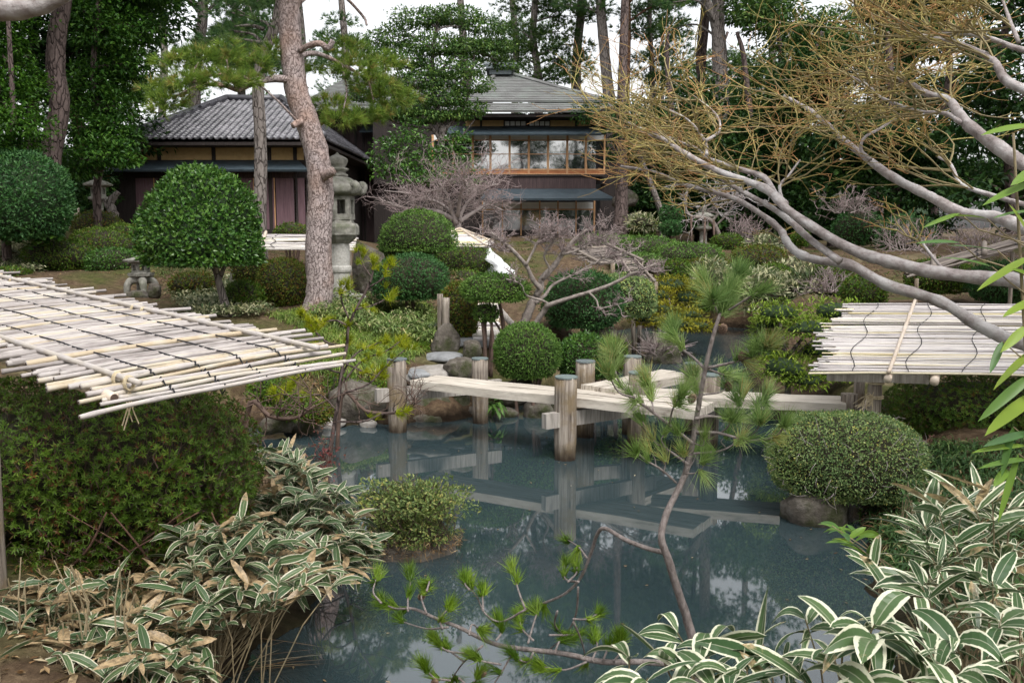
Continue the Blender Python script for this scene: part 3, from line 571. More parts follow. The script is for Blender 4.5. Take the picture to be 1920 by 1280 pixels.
def main_house():
    Y=40.0; t=thing('main_house','two storey main house with patinated copper roof, glazed gallery and ochre walls','house',(1.2,42,2.3))
    # right roof block
    zE=P(0,207,Y)[2]; zS=P(0,192,40.9)[2]
    def rp(px,py,Yd): return P(px,py,Yd)
    A=rp(862,208,39.2); B=rp(1165,208,39.2); A2=rp(868,192,40.3); B2=rp(1140,192,40.3); C=rp(957,141,45); D=rp(932,141,45)
    Cb=C+[0,5,0]; Db=D+[0,5,0]
    mb=MB(); coursed(mb,A2+[0,0,.06],B2+[0,0,.06],C,D); coursed(mb,A,B,B2+[0,.1,-.02],A2+[0,.1,-.02])
    Bb=np.array([B[0],51,B[2]]); B2b=np.array([B2[0],51,B2[2]]); Ab=np.array([A[0],51,A[2]]); A2b=np.array([A2[0],51,A2[2]])
    coursed(mb,B2+[0,0,.06],B2b+[0,0,.06],Cb,C); slab(mb,B,Bb,B2b,B2,.1); slab(mb,A2b+[0,0,.06],A2+[0,0,.06],D,Db,.1)
    r=mb.build('roof',M['copper_roof'],t)
    mb=MB()
    for a,b in ((A2,D),(B2,C)): mb.tube([a+[0,0,.1],(a+b)/2+[0,-.02,.06],b+[0,0,.08]],.09,6,.5)
    mb.build('hip_ridge',M['copper_roof'],r)
    mb=MB(); mb.box(D[0]-.35,C[0]+.05,44.4,50,C[2]-.05,C[2]+.18); mb.box(D[0]-.5,C[0]+.2,44.2,50,C[2]+.18,C[2]+.30); mb.tube([(D[0]-.6,44.3,C[2]+.36),(C[0]+.3,44.3,C[2]+.36)],.1,8); mb.build('ridge_cap',M['copper'],r)
    mb=MB(); mb.box(A[0]+.15,B[0]-.15,39.35,50,A[2]-.22,A[2]-.13); mb.build('eave_board',M['dark_wood'],r)
    # upper walls
    yw=40.6; xL,_=pxz(700,300,yw); xR,_=pxz(1136,300,yw); zt=A[2]-.2
    mb=MB(); mb.box(xL,xR,yw,yw+.2,P(0,345,yw)[2],zt); mb.box(xR-.2,xR,yw+.2,50,2,zt); mb.box(xR,xR+1.0,yw+3,yw+3.2,1.8,zt-1.5); mb.build('wall',M['dark_wood'],t)
    for a,b in ((873,900),(904,944),(1032,1078),(1083,1108)):
        m=MB(); m.box(pxz(a,230,yw)[0],pxz(b,230,yw)[0],yw-.03,yw+.05,P(0,237,yw)[2],P(0,226,yw)[2]); m.build('plaster_panel',M['plaster'],t)
    for a,b in ((873,985),(990,1078),(1083,1108)):
        m=MB(); m.box(pxz(a,215,yw)[0],pxz(b,215,yw)[0],yw-.03,yw+.05,P(0,223,yw)[2],P(0,213,yw)[2]); m.build('frieze_panel',M['siding'],t)
    for a,b in ((946,986),(992,1031)):
        m=MB(); x0,z0=pxz(a,237,yw); x1,z1=pxz(b,227,yw); m.box(x0,x1,yw-.04,yw+.04,z0,z1); wd=m.build('high_window',M['paper'],t)
        m=MB()
        for k in range(5): x=x0+(x1-x0)*k/4; m.box(x-.02,x+.02,yw-.06,yw-.042,z0,z1)
        m.box(x0,x1,yw-.075,yw-.062,z0-.03,z0+.02); m.box(x0,x1,yw-.075,yw-.062,z1-.02,z1+.03); m.build('frame',M['dark_wood'],wd)
    m=MB(); slab(m,P(838,251,39.4),P(1128,251,39.4),P(1118,237,40.55),P(842,237,40.55),.07); m.build('lean_to_roof',M['metal_roof'],t)
    # gallery of sliding glass doors
    yg=40.25; xs_=[810,848,885,918,954,990,1026,1062,1097,1132]; zb,zt=P(0,318,yg)[2],P(0,253,yg)[2]; zk=P(0,263,yg)[2]; zs=P(0,327,yg)[2]; zm=P(0,289,yg)[2]
    m=MB(); m.box(pxz(805,320,yg)[0],pxz(1134,320,yg)[0],yg+.12,yg+.3,P(0,330,yg)[2],zs); m.build('gallery_floor',M['dark_wood'],t)
    for k in range(len(xs_)-1):
        xa=pxz(xs_[k],290,yg)[0]; xb=pxz(xs_[k+1],290,yg)[0]
        m=MB()
        m.box(xa-.01,xa+.08,yg,yg+.08,zs,zt); m.box(xa+.07,xb,yg+.01,yg+.07,zm-.015,zm+.015); m.box(xa+.07,xb,yg+.01,yg+.07,zb-.03,zb+.03); m.box(xa+.07,xb,yg+.01,yg+.07,zs,zs+.04); m.box(xa+.07,xb,yg+.01,yg+.07,zk-.02,zk+.02)
        if k==len(xs_)-2: m.box(xb,xb+.07,yg,yg+.08,zs,zt)
        w_=m.build('glass_door',M['light_wood'],t)
        m=MB(); m.add([(xa+.07,yg+.045,zb+.03),(xb,yg+.045,zb+.03),(xb,yg+.047,zk-.02),(xa+.07,yg+.047,zk-.02)],quads=[(0,1,2,3)]); m.build('pane',M['glass'],w_)
        m=MB(); m.box(xa+.07,xb,yg+.03,yg+.05,zs+.04,zb-.03); m.build('skirt_panel',M['orange_wood'],w_)
        m=MB(); m.box(xa+.07,xb,yg+.03,yg+.05,zk+.02,zt); m.build('transom',M['paper'],w_)
    m=MB(); m.box(pxz(905,328,yg)[0],pxz(1138,328,yg)[0],yg-.06,yg+.11,P(0,331,yg)[2],zs-.003); m.build('gallery_beam',M['dark_wood'],t)
    m=MB(); m.box(pxz(900,340,yw)[0],pxz(1116,340,yw)[0],yw-.35,yw-.05,P(0,356,yw)[2],P(0,332,yw)[2]); m.build('board_band',M['siding'],t)
    m=MB(); slab(m,P(900,372,38.6),P(1154,372,38.6),P(1118,354,40.2),P(915,354,40.2),.09); m.build('lower_roof',M['metal_roof'],t)
    # ground floor
    yl=40.5; m=MB(); m.box(xL,pxz(1118,400,yl)[0],yl,yl+.2,1.6,P(0,366,yl)[2]); m.build('ground_floor_wall',M['dark_wood'],t)
    xs_=[905,942,977,1012,1046,1080,1114]
    for a,b in zip(xs_,xs_[1:]):
        x0,x1=pxz(a,385,yl)[0],pxz(b,385,yl)[0]
        m=MB(); m.box(x0-.03,x0+.03,yl-.1,yl-.003,1.8,P(0,377,yl)[2]); m.box(x0+.03,x1-.03,yl-.1,yl-.003,P(0,394,yl)[2],P(0,391.5,yl)[2]); 
        if b==1114: m.box(x1-.03,x1+.04,yl-.1,yl-.003,1.8,P(0,377,yl)[2])
        s_=m.build('sliding_screen',M['light_wood'],t)
        m=MB(); m.box(x0+.03,x1-.03,yl-.06,yl-.004,P(0,391.5,yl)[2],P(0,379,yl)[2]); m.build('paper_pane',M['paper'],s_)
        m=MB(); m.box(x0+.03,x1-.03,yl-.06,yl-.004,P(0,432,yl)[2],P(0,394,yl)[2]); m.build('lower_pane',M['glass'],s_)
    # left roof block and dark boarded wing
    Y2=42.0; a=P(560,196,41),P(880,196,41); A=a[0]; B=a[1]; C=P(850,146,48); D=P(650,146,48)
    mb=MB(); coursed(mb,A,B,C,D); slab(mb,A+[-.2,-.7,-.28],B+[0,-.7,-.28],B+[0,.1,-.04],A+[-.2,.1,-.04],.08); slab(mb,np.array([A[0],55,A[2]]),A,D,np.array([D[0],51,D[2]]),.12); mb.build('rear_roof',M['copper_roof'],t)
    yv=42.2; m=MB(); x0=pxz(596,300,yv)[0]; x1=pxz(872,300,yv)[0]; m.box(x0,x1,yv,yv+.3,1.6,A[2]-.1); m.build('boarded_wall',M['siding'],t)
    m=MB()
    for px in (600,645,668,682,720,760): x=pxz(px,300,yv)[0]; m.box(x-.05,x+.05,yv-.05,yv-.003,1.6,A[2]-.3)
    m.build('wall_batten',M['dark_wood'],t)
    m=MB(); slab(m,P(674,246,41.3),P(850,246,41.3),P(850,236,42.1),P(680,236,42.1),.06); m.build('small_roof',M['metal_roof'],t)
    m=MB(); m.box(x0-3.2,x0-.01,yv+2,yv+2.2,1.6,A[2]-.2); m.build('rear_wall',M['dark_wood'],t)
main_house()

# ------------------------------------------------------------------ zigzag plank bridge
def rough_post(mb, x, y, z0, z1, r, seed):
    rg=np.random.default_rng(seed); K=9; n=18; z=np.linspace(z0,z1,K); an=np.linspace(0,2*np.pi,n,endpoint=False)
    base=1+.035*np.sin(an*3+rg.random()*6)+.025*rg.normal(size=n)
    rr=r*base[None,:]*(1+.012*rg.normal(size=(K,n))); low=(z<.15)[:,None]; rr=np.where(low,rr*.95,rr)
    lean=rg.normal(size=2)*.012
    v=np.stack([x+lean[0]*(z-z0)[:,None]+rr*np.cos(an),y+lean[1]*(z-z0)[:,None]+rr*np.sin(an),np.repeat(z[:,None],n,1)],-1).reshape(-1,3)
    i=np.arange(K-1)[:,None]*n; j=np.arange(n)[None]; j2=(j+1)%n
    v=np.vstack([v,[[x+lean[0]*(z1-z0),y+lean[1]*(z1-z0),z1]]]); b=(K-1)*n
    mb.add(v,quads=np.stack([i+j,i+j2,i+n+j2,i+n+j],-1).reshape(-1,4),tris=[(b+k,b+(k+1)%n,K*n) for k in range(n)],a=rg.random())
    return lean
def bridge():
    t=thing('plank_bridge','zigzag bridge of bleached planks on round wooden posts crossing the pond','bridge',(.6,11,0))
    posts=[(747,808,672,.125),(901,792,672,.11),(1060,860,706,.125),(1097,818,677,.12),(1180,812,668,.11),(1192,838,698,.11),(1300,812,681,.11),(1327,842,702,.11)]
    for k,(px,pb,pt,r) in enumerate(posts):
        b=W(px,pb,0); 
        zt=P(px,pt,b[1])[2]; m=MB(); ln=rough_post(m,b[0],b[1],-.5,zt,r,40+k); o=m.build('post',M['post_wood'],t,True)
        m=MB(); cx,cy=b[0]+ln[0]*(zt+.5),b[1]+ln[1]*(zt+.5); m.tube([(cx,cy,zt-.012),(cx,cy,zt+.004),(cx,cy,zt+.009)],[r*1.04,r*1.05,r*1.0],18,.15+.85*((k*.37)%1)); m.build('cap',M['copper'],o,False)
    zd=.70
    def planks(a,b,w,n,z,th=.1,gap=.02,over=0):
        a=np.array([a[0],a[1],z]); b=np.array([b[0],b[1],z]); d=nrm(b-a); r=nrm(np.cross(d,[0,0,1])); L=np.linalg.norm(b-a); pw=(w-gap*(n-1))/n
        for k in range(n):
            off=-w/2+pw/2+k*(pw+gap); sh=(rng.random()-.5)*.06
            K=9; s=np.linspace(-L/2,L/2,K)+sh; c=(a+b)/2+r*off
            m=MB(); jw=rng.normal(size=(K,2))*.004
            v=[]
            for q in range(K):
                for i,(u_,h_) in enumerate(((-.5,-th),(.5,-th),(.5,0),(-.5,0))):
                    v.append(c+d*s[q]+r*(u_*pw+jw[q,0]*(1 if i in(1,2) else -1))+np.array([0,0,h_+jw[q,1]*.7]))
            qs=[]
            for q in range(K-1):
                for i in range(4): qs.append((q*4+i,q*4+(i+1)%4,q*4+4+(i+1)%4,q*4+4+i))
            qs+= [(3,2,1,0),((K-1)*4,(K-1)*4+1,(K-1)*4+2,(K-1)*4+3)]
            m.add(v,quads=qs,a=rng.random()); yield m,d
    A1=(W(768,708,zd)+W(760,700,zd))/2; 
    n1=W(768,714,zd); n2=W(1304,769,zd); f1=W(775,702,zd); 
    d=nrm(n2-n1); r=nrm(np.cross([0,0,1],d)); w1=.56; c1=n1+r*w1/2; c2=n2+r*w1/2
    def rot(name,seg,n,w,z):
        a,b=seg; ang=math.atan2(b[1]-a[1],b[0]-a[0])
        for m,_ in planks(a,b,w,n,z): m.build('plank',M['plank_%d'%name],t)
    for k,(a,b) in enumerate(((c1,c2),)): pass
    segs=[(c1,c2,2,w1,zd)]
    a=W(1120,735,zd); b=W(1268,705,zd); segs.append((a,b,2,.5,zd+.06))
    a=(W(1222,728,zd)+W(1225,741,zd))/2; b=(W(1579,744,zd)+W(1579,757,zd))/2; segs.append((a,b,2,.52,zd+.003))
    for k,(a,b,n,w_,z) in enumerate(segs):
        ang=math.atan2(b[1]-a[1],b[0]-a[0])
        M['plank_%d'%k]=plankmat('bleached_plank_%s'%('abc'[k]),ang)
        rot(k,(a,b),n,w_,z)
    # cross beams
    def beam(p,q,z,ext,h=.17,w_=.09):
        p=np.array([p[0],p[1],z]); q=np.array([q[0],q[1],z]); d=nrm(q-p); m=MB(); c=(p+q)/2; m.prism(c,d,np.linalg.norm(q-p)+2*ext,w_,h); m.build('crossbeam',M['wood_grey'],t)
    pb=[W(a,b,0) for a,b,_,_ in posts]
    sh=np.array([-.07,-.1,0])
    beam(pb[0]+[0,.0,0],pb[1]+[.0,0,0],.49,.3); beam(pb[2],pb[5],.47,.3); beam(pb[3]+[0,.14,0],pb[4]+[0,.14,0],.52,.2); beam(pb[7],pb[6],.5,.15)
def plankmat(name,ang):
    m,n,l,bs=newmat(name); tc=n.new("ShaderNodeTexCoord"); mp=n.new("ShaderNodeMapping"); mp.vector_type='TEXTURE'; mp.inputs['Rotation'].default_value=(0,0,ang); mp.inputs['Scale'].default_value=(1.4,.09,.3)
    l.new(tc.outputs['Object'],mp.inputs[0]); tx=n.new("ShaderNodeTexNoise"); tx.inputs['Scale'].default_value=3.2; tx.inputs['Detail'].default_value=6; tx.inputs['Roughness'].default_value=.65; l.new(mp.outputs[0],tx.inputs['Vector'])
    r=ramp(n,[(.33,(.15,.125,.1)),(.42,(.4,.355,.3)),(.55,(.56,.51,.44)),(.7,(.68,.63,.55))]); l.new(tx.outputs['Fac'],r.inputs[0])
    f2,_=noise(n,l,1.7,5,.6); rr=ramp(n,[(.35,(0,0,0)),(.6,(1,1,1))]); l.new(f2,rr.inputs[0]); c=mixc(n,l,rr.outputs[0],(.42,.37,.31),r.outputs[0]); c=mixc(n,l,.45,c,r.outputs[0])
    l.new(c,bs.inputs['Base Color']); bs.inputs['Roughness'].default_value=.85; bs.inputs['Specular IOR Level'].default_value=.2; bump(n,l,bs,tx.outputs['Fac'],.006,.8); return m
bridge()

# ------------------------------------------------------------------ stone lanterns
def lathe(mb,c,prof,n=24,a=.5,sq=0):
    prof=np.array(prof,float); K=len(prof); an=np.linspace(0,2*np.pi,n,endpoint=False)+(np.pi/n)
    v=np.stack([c[0]+prof[:,:1]*np.cos(an)[None],c[1]+prof[:,:1]*np.sin(an)[None],c[2]+np.repeat(prof[:,1:],n,1)],-1).reshape(-1,3)
    i=np.arange(K-1)[:,None]*n; j=np.arange(n)[None]; j2=(j+1)%n; k0=K*n
    v=np.vstack([v,[[c[0],c[1],c[2]+prof[0,1]],[c[0],c[1],c[2]+prof[-1,1]]]])
    mb.add(v,quads=np.stack([i+j,i+j2,i+n+j2,i+n+j],-1).reshape(-1,4),tris=[(k0,(k+1)%n,k) for k in range(n)]+[(k0+1,(K-1)*n+k,(K-1)*n+(k+1)%n) for k in range(n)],a=a)
def firebox(mb,c,r,z0,z1,n=6,wall=.05,rot=0.0):
    """hexagonal fire box with a window in every side"""
    an=np.linspace(0,2*np.pi,n,endpoint=False)+rot; h=z1-z0
    for k in range(n):
        a,b=an[k],an[(k+1)%n]; p=np.array([c[0]+r*np.cos(a),c[1]+r*np.sin(a),0]); q=np.array([c[0]+r*np.cos(b),c[1]+r*np.sin(b),0]); m=(p+q)/2; d=nrm(q-p); L=np.linalg.norm(q-p); o=nrm(m-np.array([c[0],c[1],0]))
        zc=c[2]+(z0+z1)/2; m=m-o*wall/2
        mb.prism(m+[0,0,c[2]+z0+h*.12],d,L*.98,wall,h*.24); mb.prism(m+[0,0,c[2]+z1-h*.09],d,L*.98,wall,h*.18)
        for s in (-1,1): mb.prism(m+d*s*L*.36+[0,0,zc+h*.03],d,L*.24,wall*.96,h*.58)
def big_lantern():
    b=P(638,556,17); z=P(638,556,17)[2]-.02; s=17/F*1.02
    t=thing('stone_lantern','tall pedestal stone lantern with curled roof standing behind the pine trunk','stone lantern',(b[0],b[1],z)); c=(b[0],b[1],z)
    def zz(py): return P(634,py,17)[2]-z
    m=MB(); lathe(m,c,[(.5,-.2),(.5,.0),(.46,.05),(.32,.07)],6); m.build('base',M['granite'],t)
    m=MB(); r=.185; lathe(m,c,[(r*1.04,.05),(r*1.03,zz(512)),(r*1.16,zz(509)),(r*1.2,zz(505)),(r*1.16,zz(500)),(r*1.02,zz(497)),(r,zz(456)),(r*1.08,zz(454))],28); m.build('shaft',M['granite'],t,False)
    m=MB(); lathe(m,c,[(.22,zz(456)),(.31,zz(448)),(.36,zz(441)),(.39,zz(440)),(.39,zz(425)),(.36,zz(420)),(.3,zz(418)),(.28,zz(411))],6); m.build('middle_platform',M['stone'],t)
    m=MB(); firebox(m,c,.30,zz(412),zz(367),6,.06,.38); m.build('fire_box',M['stone'],t)
    m=MB(); lathe(m,c,[(.31,zz(367)),(.41,zz(362)),(.44,zz(355)),(.4,zz(348)),(.33,zz(341)),(.25,zz(335)),(.16,zz(331))],24); rf=m.build('roof',M['stone'],t,True)
    for k in range(6):
        a=k*math.pi/3+.38; d=np.array([math.cos(a),math.sin(a),0]); p=np.array(c)
        m=MB(); pts=[p+d*.3+[0,0,zz(352)],p+d*.4+[0,0,zz(360)],p+d*.46+[0,0,zz(358)],p+d*.48+[0,0,zz(349)],p+d*.43+[0,0,zz(346)],p+d*.4+[0,0,zz(350)]]
        m.tube(smooth_path(pts,3),[.06]*8+[.065]*8,8,.5); m.build('curl',M['stone'],rf,True)
    m=MB(); lathe(m,c,[(.17,zz(332)),(.19,zz(328)),(.14,zz(325)),(.15,zz(322)),(.2,zz(319)),(.2,zz(316)),(.13,zz(314)),(.165,zz(309)),(.19,zz(302)),(.175,zz(297)),(.11,zz(293)),(.04,zz(290)),(.01,zz(286))],20); m.build('finial',M['stone'],t,True)
big_lantern()
def snow_lantern():
    Y=18; b=P(266,548,Y); t=thing('stone_lantern','small squat snow viewing lantern on arched legs on the left slope','stone lantern',b); c=tuple(b); zz=lambda py:P(266,py,Y)[2]-b[2]
    m=MB()
    for k in range(4):
        a=k*math.pi/2+.5; d=np.array([math.cos(a),math.sin(a),0]); p=np.array(c)
        pts=smooth_path([p+[0,0,zz(524)],p+d*.16+[0,0,zz(525)],p+d*.25+[0,0,zz(533)],p+d*.27+[0,0,zz(552)]],3)
        m.tube(pts,np.linspace(.09,.06,len(pts)),7,.5)
    m.build('legs',M['stone'],t,True)
    m=MB(); lathe(m,c,[(.12,zz(522)),(.24,zz(517)),(.25,zz(512)),(.2,zz(511))],6); m.build('platform',M['stone'],t)
    m=MB(); firebox(m,c,.17,zz(511),zz(493),6,.035,.5); m.build('fire_box',M['stone'],t)
    m=MB(); lathe(m,c,[(.2,zz(493)),(.32,zz(490)),(.33,zz(487)),(.2,zz(484)),(.07,zz(481)),(.07,zz(479)),(.02,zz(477))],8); m.build('roof',M['stone'],t)
snow_lantern()
def back_lantern(px,pb,pt,Y,label):
    b=P(px,pb,Y); t=thing('stone_lantern',label,'stone lantern',b); c=tuple(b); h=P(px,pt,Y)[2]-b[2]
    m=MB(); lathe(m,c,[(.22*h,-.3),(.2*h,.05*h),(.09*h,.09*h),(.085*h,.36*h),(.1*h,.38*h)],12); m.build('shaft',M['stone'],t,True)
    m=MB(); lathe(m,c,[(.1*h,.37*h),(.21*h,.43*h),(.21*h,.47*h),(.15*h,.49*h)],6); m.build('middle_platform',M['stone'],t)
    m=MB(); firebox(m,c,.15*h,.48*h,.68*h,6,.03*h,.3); m.build('fire_box',M['stone'],t)
    m=MB(); lathe(m,c,[(.17*h,.68*h),(.29*h,.71*h),(.3*h,.74*h),(.2*h,.79*h),(.07*h,.84*h)],6); m.build('roof',M['stone'],t)
    m=MB(); lathe(m,c,[(.07*h,.84*h),(.09*h,.88*h),(.05*h,.89*h),(.08*h,.93*h),(.04*h,.98*h),(.005*h,1.0*h)],12); m.build('finial',M['stone'],t,True)
back_lantern(187,412,322,26,'mossy stone lantern in front of the left wing of the side house')
back_lantern(1318,462,385,36,'grey stone lantern under the propped bare tree at the back')

# ------------------------------------------------------------------ rocks and paving
def rockmesh(mb,c,rad,seed,amp=.25,rot=0.0,fl=.0):
    nu,nv=22,14; th=np.linspace(0,2*np.pi,nu,endpoint=False); ph=np.linspace(-np.pi/2,np.pi/2,nv)
    d=np.stack([np.cos(ph)[:,None]*np.cos(th)[None],np.cos(ph)[:,None]*np.sin(th)[None],np.sin(ph)[:,None]*np.ones(nu)[None]],-1).reshape(-1,3)
    k=lump(d,seed,amp,1.3)*lump(d,seed+5,amp*.35,4); v=ellip(d,np.asarray(rad),.78)*k[:,None]
    r=np.random.default_rng(seed)
    for _ in range(5):
        nn=nrm(r.normal(size=3)+[0,0,.3]); dd=(v@nn); lim=np.abs(np.asarray(rad)*nn).sum()*.62; v=v-np.maximum(dd-lim,0)[:,None]*nn*.85
    co,si=math.cos(rot),math.sin(rot); v=np.stack([v[:,0]*co-v[:,1]*si,v[:,0]*si+v[:,1]*co,v[:,2]],1)+np.asarray(c)
    i=np.arange(nv-1)[:,None]*nu; j=np.arange(nu)[None]; j2=(j+1)%nu
    mb.add(v,quads=np.stack([i+j,i+j2,i+nu+j2,i+nu+j],-1).reshape(-1,4),a=r.random())
def rock(label,px,py,Y,rx,rz,seed,mat='rock',ry=None,rot=0,name='rock',amp=.25,group=None):
    s=Y/F; c=P(px,py,Y); rad=(rx*s,(ry*s if ry else rx*s*.8),rz*s); m=MB(); rockmesh(m,(0,0,0),rad,seed,amp,rot)
    o=m.build(name,M[mat],None,True); o.location=tuple(c); OFF[o.name]=tuple(c); tag(o,label,'rock' if name=='rock' else 'stepping stone',group); return o
rock('big brown boulder at the pond edge left of the bridge',672,758,12.6,62,46,1)
rock('dark boulder under the first planks beside the corner post',795,765,13.0,50,36,2)
rock('low flat boulder at the waterline under the first planks',800,788,12.7,45,18,21)
rock('shadowed boulder between the two rear bridge posts',850,758,13.3,45,42,3)
rock('small pale rock at the waterline below the brown boulder',622,795,12.2,30,13,4,'rock_pale')
rock('smaller pale pebble like rock left of the corner post',690,797,12.2,16,10,5,'rock_pale')
rock('rounded rock tucked behind the corner post of the bridge',737,784,12.7,22,24,25)
rock('low pale rock at the start of the bridge planks',806,700,13.1,46,14,6,'rock_pale')
rock('blue grey rock with flat top beside the rear bridge post',868,690,13.0,34,19,7)
rock('leaning stone slab beside the weathered gate post',836,646,14.3,26,36,8,'rock',rot=.6)
rock('mossy rock island in the far part of the pond',1243,668,18.2,34,22,9)
rock('pale rock point just above the dark rock island',1252,636,18.6,14,12,29,'rock_pale')
rock('large flat faced rock under the round grey green shrub',1535,962,8.15,62,42,10)
rock('tall dark rock standing behind the big stone lantern',694,512,18.4,28,62,11)
rock('dark rock near the small lantern legs',256,557,17.4,26,12,12)
rock('grey rock right of the small lantern legs',291,545,17.4,13,14,13)
rock('pale rock beyond the left topiary stem',455,515,19.5,26,22,14,'rock_pale')
rock('dark rock at the water under the right end of the bridge',1010,772,12.9,30,22,15)
rock('shadowed rock below the clipped mounds behind the bridge',965,735,13.1,34,24,16)
rock('rock at the far shore below the broad clipped mound',1120,640,15.6,40,22,17)
rock('small brown rock on the path by the clipped mound',885,655,13.8,16,22,18)
rock('dark rock bank behind the wood bridge at its far end',1640,800,10.6,80,42,19)
rock('mossy boulder in the shade beside the lower house roof',1188,420,37,30,24,20,amp=.4)
rock('pale boulder in the far garden under the leaning trunk',1172,376,38,22,15,22,'rock',amp=.4)
for k,(lab,px,py,z,rx,ry) in enumerate([('grey stepping stone nearest the bridge planks',835,672,.66,40,.3),('pale stepping stone in the middle of the path',860,650,.74,46,.42),('blue grey stepping stone at the foot of the bamboo walkway',915,640,.82,32,.35),('mossy stepping stone beside the gate posts',835,626,.86,36,.3),('broad stepping stone beside the blue grey rock',790,693,.62,34,.35)]):
    c=W(px,py,z); m=MB(); rockmesh(m,(0,0,0),(rx*c[1]/F,ry,.07),60+k,.1); o=m.build('stepping_stone',M['paving'],None,True); hz=max(Hs(c[0],c[1])+.01,z-.05); o.location=(c[0],c[1],hz); OFF[o.name]=tuple(o.location); tag(o,lab,'stepping stone')
m=MB()
c=P(952,520,20); pts=[]
hw=[(900,464,22,5),(908,469,21.6,10),(920,482,21,14),(933,495,20.4,15),(945,508,19.8,17),(950,517,19.4,13),(956,522,19.2,6)]
V_=[]
for px,py,Y,w_ in hw:
    for s_ in np.linspace(-1,1,7):
        p=P(px+s_*w_*(1+.3*math.sin(py*3+s_*4))+5*math.sin(py*1.7+s_*3),py+3*math.sin(px+s_*7),Y); V_.append(p+[0,0,.12*(1-s_*s_)+.03*math.sin(px+s_*9)])
i=np.arange(len(hw)-1)[:,None]*7; j=np.arange(6)[None]
m.add(V_,quads=np.stack([i+j,i+j+1,i+8+j,i+7+j],-1).reshape(-1,4)); 
Vb=np.array(V_)-[0,0,.35]; m.add(Vb,quads=np.stack([i+j,i+7+j,i+8+j,i+j+1],-1).reshape(-1,4))
o=m.build('snow',M['snow'],None,True); o['kind']='stuff'; o['label']='bright patch of old snow on the path behind the bare tree'; o['category']='snow'

# ------------------------------------------------------------------ reed and bamboo winter roofs
def bamboo_pole(mb,a,b,r,t=.6,node=.32,n=10,bend=0.0):
    a=np.asarray(a,float); b=np.asarray(b,float); L=np.linalg.norm(b-a); d=(b-a)/L; K=max(3,int(L/node)+1); pts=[];rr=[]; vt=[]
    ph=rng.random()*node
    for s in np.arange(0,L+1e-6,L/(K*4)):
        near=abs(((s+ph)%node)-node/2)<node/8*1.01; pts.append(a+d*s+np.array([0,0,bend])*math.sin(s/L*math.pi)); rr.append(r*(1.12 if near else 1)); vt.append(min(1,t*(.8 if near else 1)))
    mb.tube(pts,rr,n,0,True,va=np.array(vt))
